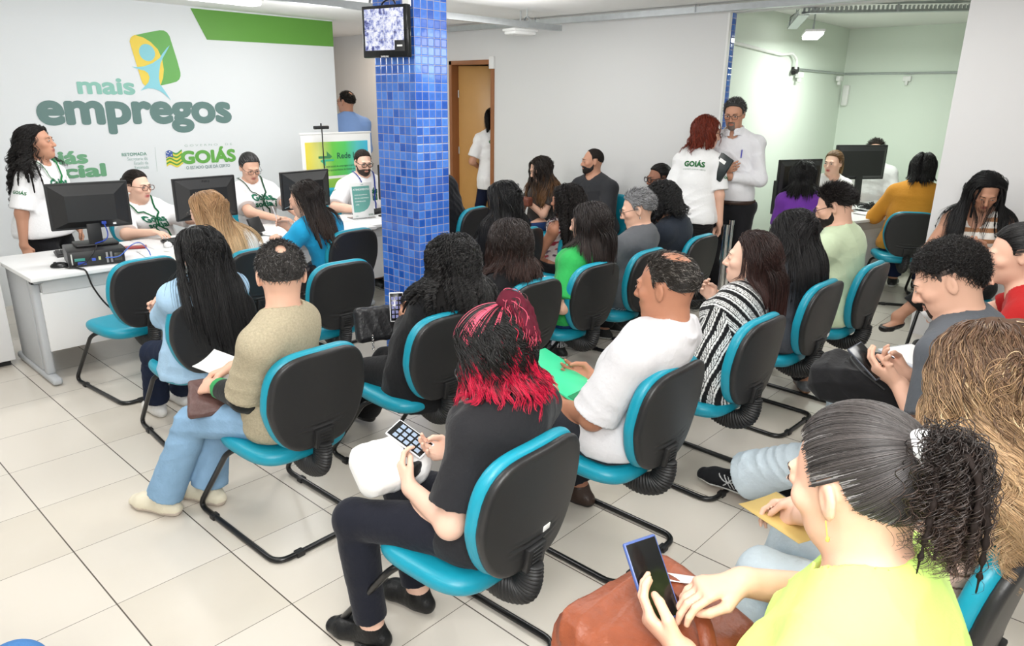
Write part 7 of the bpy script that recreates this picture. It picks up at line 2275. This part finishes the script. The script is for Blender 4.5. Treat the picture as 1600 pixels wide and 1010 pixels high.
B = Body((3.04, 0.43, 0.585), 91, (3.00, 0.545, 1.212), 104, 30, s=1.11, hs=1.12, gen='m', bulk=1.02, syaw=82, hands=(('w', 2.886, 0.614, 0.808), ('w', 2.973, 0.609, 0.819)), hdir=((-0.05, 0.85, 0.35), (-0.55, 0.6, 0.4)), palm=((0.65, -0.3, 0.6), (-0.5, -0.3, 0.75)), fist=(0.65, 0.6), elbow=((-0.5, -0.2, -1), (0.8, -0.1, -0.8)),
         feet=((0.0, 0.83, 0.10), (0.16, 0.46, 0.085)), knee=((-0.1, 1, 0.9), (0.35, 1, 0.7)), toe=(-2, 5))
new_person(B, 'young man with thick black hair and faded sides, grey tee shirt, on his phone', 'light', h=0.005, eye=dict(shut=0.75), lip=srgb(176, 108, 96))
wear_top(B, 'tee_shirt', srgb(86, 90, 96), h=0.007, sleeve=0.72, loose=0.026, nk=0.070, hem=-0.06, seed=76, e=0.020, amp=0.006)
wear_trousers(B, srgb(214, 228, 237), M_DENIM, h=0.008, seed=77, wide=0.045, e=0.020, cuff=0.98, amp=0.006)
wear_shoes(B, srgb(28, 28, 31), srgb(225, 225, 222), material=M_CLOTH, solez=0.016, h=0.0032, marks=True)
hair_short(B, B.obj, B.org, (0.011, 0.0095, 0.009), n=2300, length=0.042, seed=39, lift=0.42, hairline=0.70, back=1.2, rad=0.0013, capoff=0.016, h=0.005, curly=0.004, comb=(0, 0.3, 0), keep=lambda d: d[:, 2] > 0.22 - 1.9 * np.clip(-d[:, 1] - 0.2, 0, 1), bald=lambda q: (0.22 - 1.9 * np.clip(-q[:, 1] - 0.2, 0, 1) - q[:, 2]) * 0.08)
hs_ = Sdf(); cap_op(hs_, B, 0.0022, 0.80, 0.62); sdf_obj(hs_, 0.005, 'faded_hair', M_HAIR, (0.07, 0.05, 0.042), B.obj, B.org)
beard(B, B.obj, B.org, (0.045, 0.030, 0.024), 0.7, goatee=True)

B = Body((1.93, 0.25, 0.545), 92, (1.885, 0.225, 1.235), 50, 16, s=0.99, hs=1.04, hands=((-0.02, 0.34, 0.70), (0.05, 0.36, 0.70)), feet=((-0.04, 0.52, 0.085), (0.22, 0.50, 0.085)), knee=((0.1, 1, 0.7), (0.2, 1, 0.7)))
new_person(B, 'woman with long loose blonde and brown curls in a pink and brown striped tee', 'fair', h=0.006, face=False)
def _pk(v, c):
    c = c.copy(); u = (v - B.sp(0.8)) @ B.tU + 0.012 * np.sin(v[:, 0] * 20); c[(u / 0.05) % 1.0 < 0.17] = srgb(122, 82, 70); return c
wear_top(B, 'striped_tee', srgb(222, 186, 172), h=0.0055, sleeve=0.8, loose=0.02, nk=0.066, hem=-0.06, seed=78, e=0.018, amp=0.004, paint=_pk)
wear_trousers(B, srgb(212, 227, 237), M_DENIM, h=0.008, seed=79, wide=0.03, e=0.018, amp=0.006)
wear_shoes(B, srgb(222, 220, 216), srgb(205, 203, 198))
hair_long(B, B.obj, B.org, B.coll, length=0.50, col=srgb(92, 68, 52), n=3000, part=0.05, off=0.016, wave=0.020, wl=0.10, flat=True, tip=srgb(188, 154, 116), t0=0.15, t1=0.7, rad=0.0012, seed=40, clump=0.80, grp=30, hold=0.2, gr=0.024, fall=0.42, vol=0.06, var=0.22, streak=srgb(216, 188, 150), sfrac=0.25)

# --- woman in lime green, closest to the camera
B = Body((1.10, 0.205, 0.555), 96, (1.085, 0.265, 1.272), 72, 18, s=1.04, hs=1.0, bulk=1.22, syaw=92, neck=0.9,
         hands=(('w', 1.045, 0.50, 0.83), ('w', 1.225, 0.475, 0.905)), hdir=((0.05, 0.75, 0.35), (-0.72, 0.65, -0.05)), palm=((0.75, -0.15, 0.55), (-0.25, 0.1, -0.95)), fist=(0.6, 0.55), elbow=((-0.6, -0.3, -0.9), (0.8, -0.2, -0.6)))
new_person(B, 'woman in a lime green tee with silver-streaked hair in a curly ponytail, nearest the camera', 'light', h=0.004, lip=srgb(190, 110, 100))
LIME = np.array(srgb(202, 236, 122))
wear_top(B, 'tee_shirt', LIME, h=0.005, sleeve=0.95, loose=0.024, nk=0.060, hem=-0.06, seed=80, e=0.020, amp=0.005)
wear_trousers(B, srgb(30, 28, 30), h=0.007, seed=81); wear_shoes(B)
hair_tied(B, B.obj, B.org, B.coll, (0.06, -0.93, 0.36), col=(0.045, 0.039, 0.037), n=5200, tail=0.18, wave=0.008, wl=0.032, seed=41, rad=0.00075, grey=(0.50, 0.48, 0.47), gfrac=0.5, ntail=1500, tcol=(0.020, 0.014, 0.012), tip=(0.05, 0.03, 0.022), h=0.004, lift=0.004, spread=0.36, tgr=0.005, toward=-UP + B.F * 0.05, tfan=0.10)  # silver strands carry the flash sheen on the hair in their colour
td = nrm((0.06, -0.93, 0.36)); tp = B.hc + (V(0, -0.018, 0.028) * B.hs + td * (V(0.077, 0.098, 0.092) * B.hs + 0.012)) @ B.hM
S = Sdf(); ax = nrm(td @ B.hM); u1 = nrm(np.cross(ax, UP)); u2 = np.cross(ax, u1)
for k in range(11): S.ell(tp + (u1 * math.cos(k * 0.571) + u2 * math.sin(k * 0.571)) * 0.021, V(0.011, 0.011, 0.011) * (1 + 0.15 * math.sin(k * 2.3)), None, 0.004)
sdf_obj(S, 0.0025, 'scrunchie', M_CLOTH, srgb(245, 245, 245), B.obj, B.org)
mb = MB(); mb.tube([tuple(B.hl(-0.082, -0.004, -0.036) - B.org), tuple(B.hl(-0.083, -0.004, -0.062) - B.org)], 0.0012, 6); mb.box(tuple(B.hl(-0.083, -0.004, -0.064) - B.org), (0.006, 0.006, 0.008), None, 0.002); mb.build('earring', M_PLASTIC, B.obj, col=srgb(210, 170, 90))

# --- knee of somebody at the lower left edge
B = Body((-0.20, 1.70, 0.545), 30, (-0.21, 1.69, 1.17), 40, 10, s=1.0, gen='m', hands=((-0.28, 0.05, 0.66), (0.27, -0.02, 0.74)))
new_person(B, 'person in blue jeans of whom only a knee shows at the lower left corner', 'mid', h=0.01, face=False)
wear_top(B, 'shirt', srgb(60, 64, 72), h=0.012, sleeve=0.8, nk=0.064, hem=-0.06, seed=82, e=0.02)
wear_trousers(B, srgb(74, 122, 178), M_DENIM, h=0.008, seed=83, e=0.016, amp=0.004); wear_shoes(B, h=0.009)
hair_short(B, B.obj, B.org, BLK, n=300, length=0.03, seed=42, rad=0.002, h=0.008)
# ------------------------------------------------------------------ things held or carried
def frame(right, up):
    r = nrm(right); u = nrm(np.asarray(up) - r * (np.asarray(up) @ r)); n = np.cross(r, u)
    return np.array([r, u, n])       # rows: width, height, face


def mat4(M, c):
    return Matrix(((M[0][0], M[1][0], M[2][0], c[0]), (M[0][1], M[1][1], M[2][1], c[1]), (M[0][2], M[1][2], M[2][2], c[2]), (0, 0, 0, 1)))


def phone(c, right, up, label, case=(0.02, 0.02, 0.02), w=0.074, h=0.156, lit=None):
    o = empty('smartphone', (0, 0, 0)); o.matrix_world = mat4(frame(right, up), c); tag(o, label, 'phone')
    mb = MB(); mb.box((0, 0, 0), (w, h, 0.010), None, 0.0045, 3); mb.build('phone_case', M_PLASTIC, o, col=case)
    mb = MB(); mb.box((0, 0, 0.0048), (w - 0.008, h - 0.010, 0.001), None, 0.0003); sc = mb.build('screen', M_GLOSSBLACK, o)
    if lit:
        for i in range(3):
            for j in range(5):
                mb = MB(); mb.box((-0.020 + i * 0.02, -0.05 + j * 0.024, 0.0055), (0.014, 0.017, 0.0004)); mb.build('app_tile', mat('lit_app', lit, 0.4, emit=tuple(q * (0.4 + 0.3 * ((i + j) % 2)) for q in lit), estr=0.5), sc)
    return o


def soft(name, label, cat, c, half, M, col, mt=None, r=0.03, wr=0.004, seed=1, h=0.006, squash=None):
    S = Sdf(); S.rbox(c, half, M, r, 0.01)
    if squash: squash(S)
    S.disp(wrinkles(seed, wr, 45))
    o = sdf_obj(S, h, name, mt or M_LEATHER, col, None, tuple(np.round(c, 3)))
    tag(o, label, cat)
    return o


# pink haired person: phone in a white case, white bag on the lap
phone((1.372, 1.700, 0.745), (0.80, 0.05, 0.30), (-0.22, 0.88, 0.34), 'phone in a white case held by the person with pink and black hair', srgb(236, 238, 240), lit=(0.25, 0.32, 0.42))
Mb = frame((0.9, -0.2, 0), (0.15, 0.85, 0.45))
o = soft('handbag', 'white drawstring bag on the lap of the pink haired person', 'bag', V(1.315, 1.735, 0.662), V(0.13, 0.095, 0.062), Mb, srgb(240, 240, 238), M_CLOTH, 0.055, 0.011, 3)
mb = MB(); mb.tube(spline([(0.03, -0.05, 0.06), (0.06, 0.0, 0.075), (0.07, 0.05, 0.07), (0.06, 0.09, 0.04)], 6), 0.006, 8, (1.6, 0.5)); mb.build('strap', M_LEATHER, o, col=srgb(60, 60, 60))
mb = MB(); mb.box((0.02, -0.085, 0.005), (0.07, 0.05, 0.045), 0.3, 0.012); mb.build('base_patch', M_LEATHER, o, col=srgb(34, 34, 36))
mb = MB(); mb.tube([(0.075 + 0.012 * math.cos(k * math.pi / 6), -0.06 + 0.012 * math.sin(k * math.pi / 6), 0.03) for k in range(13)], 0.0025, 6); mb.build('ring', M_CHROME, o)

# beige man: brown pouch and papers
Mb = frame((0.80, -0.42, 0.05), (0.40, 0.78, 0.28))
o = soft('leather_pouch', 'brown quilted leather pouch on the lap of the man in beige', 'pouch', V(1.255, 2.84, 0.60), V(0.125, 0.12, 0.020), Mb, srgb(92, 66, 62), None, 0.018, 0.003, 5)
paper('document', (1.345, 2.96, 0.668), 24, 0.15, 0.21, 'folded white papers in the hands of the man in beige', n=3, tilt=(0.25, -0.2), curl_=0.02)

# white shirt man: green folder
o = empty('folder', (0, 0, 0)); o.matrix_world = mat4(frame((0.97, 0.1, -0.05), (-0.1, 0.93, 0.30)), (2.285, 1.80, 0.695)); tag(o, 'translucent green folder on the lap of the man in the white shirt', 'folder')
M_GRN = mat('green_folder_plastic', srgb(64, 206, 150), 0.25)
mb = MB(); mb.box((0, 0, 0), (0.26, 0.34, 0.008), None, 0.002); mb.build('cover', M_GRN, o)
mb = MB(); mb.box((0.0, -0.15, 0.005), (0.25, 0.03, 0.003)); mb.build('flap', mat('green_folder_edge', srgb(24, 140, 90), 0.3), o)
mb = MB(); mb.box((0.09, -0.13, 0.0085), (0.035, 0.05, 0.001)); mb.build('label_sticker', M_PAPER, o)

# woman in black: white phone, black quilted bag with chain charm
phone((2.285, 2.905, 0.772), (0.80, -0.55, 0.0), (-0.25, 0.45, 0.86), 'phone in a white case held by the woman with long black curls', srgb(238, 238, 240), lit=(0.12, 0.13, 0.3))
o = soft('handbag', 'black woven handbag with silver chain on the lap of the curly woman', 'bag', V(2.215, 2.98, 0.68), V(0.125, 0.095, 0.045), frame((0.85, -0.35, 0), (0.1, 0.2, 0.95)), srgb(34, 34, 36), None, 0.03, 0.003, 7)
mb = MB()
for k in range(6): mb.tube([(-0.10 + 0.007 * math.cos(a * math.pi / 5) * (1 if k % 2 else 0.3) , -0.085 + 0.007 * math.cos(a * math.pi / 5) * (0.3 if k % 2 else 1), -0.03 - 0.013 * k + 0.009 * math.sin(a * math.pi / 5)) for a in range(11)], 0.0018, 5)
mb.build('chain_charm', M_CHROME, o)

# striped woman: phone at the chin, lilac booklet
phone((3.345, 1.735, 0.905), (0.5, -0.8, 0.1), (-0.35, 0.25, 0.9), 'phone held upright at the chin of the woman in stripes', srgb(60, 62, 68))
paper('booklet', (3.42, 1.86, 0.70), -30, 0.15, 0.21, 'lilac booklet on the lap of the striped shirt woman', n=3, m=mat('lilac_cover', srgb(176, 170, 220), 0.6), tilt=(0.5, 0.3))
# black bag hanging at the striped woman's chair
o = soft('shoulder_bag', 'small black bag hanging between the striped and grey jacket women', 'bag', V(3.62, 1.52, 0.46), V(0.025, 0.07, 0.10), frame((1, 0, 0), (0, 0.2, 1)), srgb(30, 30, 32), None, 0.02, 0.003, 9)
mb = MB(); mb.tube(spline([(0, 0.03, 0.09), (0.0, 0.05, 0.22), (-0.03, 0.06, 0.34), (-0.12, 0.05, 0.36)], 6), 0.005, 6); mb.build('strap', M_LEATHER, o, col=srgb(34, 34, 36))
mb = MB(); mb.tube([(0.02 + 0.01 * math.cos(k * math.pi / 6), 0.02, 0.11 + 0.01 * math.sin(k * math.pi / 6)) for k in range(13)], 0.003, 6); mb.build('ring', M_CHROME, o)

# blue blouse woman: pen
mb = MB(); mb.cyl((0, 0, 0), (-0.02, 0.035, 0.13), 0.0045, n=8); mb.cyl((0, 0, 0), (0.003, -0.006, -0.014), 0.0045, 0.001, n=8)
o = mb.build('pen', M_PLASTIC, None, (2.82, 4.99, 0.90), col=srgb(230, 230, 232)); tag(o, 'white pen in the hand of the woman in bright blue', 'pen')
o = soft('handbag', 'black handbag between the blonde and the woman in bright blue', 'bag', V(2.76, 4.60, 0.56), V(0.08, 0.10, 0.10), frame((1, 0, 0), (0, 0, 1)), srgb(34, 26, 26), None, 0.04, 0.004, 11)

# wall seats
o = soft('purse', 'brown leather purse held by the long haired woman at the grey wall', 'bag', V(5.74, 5.09, 0.80), V(0.05, 0.12, 0.05), frame((1, 0, 0), (0, 1, 0)), srgb(112, 62, 48), None, 0.025, 0.003, 13)
o = soft('purse', 'tan purse on the lap of the woman in large glasses', 'bag', V(5.50, 3.45, 0.665), V(0.08, 0.12, 0.035), frame((1, 0, 0), (0, 1, 0.1)), srgb(124, 88, 62), None, 0.03, 0.003, 14)

# book of the standing man
o = empty('book', (0, 0, 0)); o.matrix_world = mat4(frame((0.20, 0.88, 0.42), (0.1, -0.40, 0.9)), (5.845, 2.905, 1.30)); tag(o, 'dark hardcover book held by the standing man in white', 'book')
mb = MB(); mb.box((0, 0, 0), (0.125, 0.20, 0.018)); mb.build('pages', M_PAPER, o)
for z in (-0.011, 0.011):
    mb = MB(); mb.box((-0.002, 0, z), (0.134, 0.21, 0.003), None, 0.001); mb.build('cover', M_PLASTIC, o, col=srgb(34, 42, 42))
mb = MB(); mb.box((-0.069, 0, 0), (0.004, 0.21, 0.025), None, 0.001); mb.build('spine', M_PLASTIC, o, col=srgb(34, 42, 42))
mb = MB(); mb.box((0.01, 0.05, -0.013), (0.07, 0.03, 0.0006)); mb.build('cover_title', M_PAPER, o)

# crop top woman: pink phone
phone((5.72, 0.955, 0.915), (0.15, -0.98, 0.0), (-0.75, -0.1, 0.55), 'pink phone in the hands of the crop top woman', srgb(224, 168, 178))
# woman at the right edge: clipboard with papers, a paper slip in the hand
o = empty('clipboard', (0, 0, 0)); o.matrix_world = mat4(frame((0.9, -0.40, 0), (0.40, 0.88, 0.12)), (3.66, 0.70, 0.675)); tag(o, 'clear plastic wallet of papers on the lap of the woman at the right edge', 'folder')
mb = MB(); mb.box((0, 0, 0), (0.23, 0.32, 0.012), None, 0.003); mb.build('wallet', mat('clear_wallet', srgb(196, 200, 208), 0.15), o)
mb = MB(); mb.box((0.0, 0.0, 0.008), (0.20, 0.29, 0.004)); mb.build('papers', M_PAPER, o)
mb = MB(); mb.box((0.03, -0.10, 0.016), (0.05, 0.07, 0.012), 0.3, 0.004); mb.build('sweet_wrapper', M_PLASTIC, o, col=srgb(120, 50, 64))
paper('paper_slip', (3.56, 0.70, 0.915), 40, 0.055, 0.06, 'small crumpled white slip held up beside the young man', tilt=(0.9, 0.4), curl_=0.012)

# young man: phone, black backpack
phone((2.897, 0.739, 0.868), (0.70, -0.30, 0.25), (-0.45, 0.82, 0.22), 'dark phone in both hands of the young man in grey', srgb(72, 76, 86), w=0.076, h=0.16)
o = soft('backpack', 'black backpack on the lap of the young man in grey', 'backpack', V(3.03, 0.76, 0.72), V(0.16, 0.22, 0.085), frame((1, 0.1, 0), (-0.1, 0.95, 0.1)), srgb(28, 28, 30), M_CLOTH, 0.07, 0.009, 15, 0.008)
mb = MB(); mb.tube(spline([(-0.14, -0.10, 0.05), (-0.10, 0.0, 0.085), (0.0, 0.08, 0.095), (0.10, 0.10, 0.08)], 6), 0.004, 6); mb.build('zip', M_RUBBER, o)
mb = MB(); mb.tube(spline([(0.05, -0.12, 0.09), (0.10, -0.02, 0.11), (0.14, 0.08, 0.08), (0.17, 0.12, 0.0)], 6), 0.016, 8, (1.2, 0.35)); mb.build('shoulder_strap', M_CLOTH, o, col=srgb(36, 36, 38))

# blonde curls woman: yellow envelope
o = paper('envelope', (1.93, 0.64, 0.655), -20, 0.16, 0.23, 'yellow envelope on the pale jeans of the woman with blonde curls', m=mat('manila_paper', srgb(214, 184, 112), 0.7))

# lime woman: phone in a blue case, brown leather bag, white card
phone((1.105, 0.612, 0.905), (0.90, -0.38, 0.05), (-0.30, 0.66, 0.62), 'phone in a blue case held by the woman in lime green', srgb(72, 92, 150), w=0.078, h=0.165)
o = soft('handbag', 'large tan leather handbag on the lap of the woman in lime green', 'bag', V(1.13, 0.60, 0.74), V(0.19, 0.16, 0.075), frame((0.98, -0.15, 0), (0.15, 0.95, 0.15)), srgb(134, 70, 44), M_LEATHER, 0.06, 0.008, 17)
mb = MB(); mb.tube(spline([(-0.04, -0.14, 0.06), (0.02, -0.08, 0.10), (0.07, 0.02, 0.105), (0.09, 0.12, 0.07)], 8), 0.013, 8, (1.3, 0.5)); mb.build('strap', M_LEATHER, o, col=srgb(120, 60, 36))
mb = MB(); mb.box((0.08, 0.06, 0.085), (0.05, 0.02, 0.02), 0.4, 0.006); mb.build('buckle', M_CHROME, o)
paper('card', (1.22, 0.60, 0.845), 40, 0.05, 0.085, 'small white card under the pointing hand of the woman in lime', tilt=(0.1, 0.3))
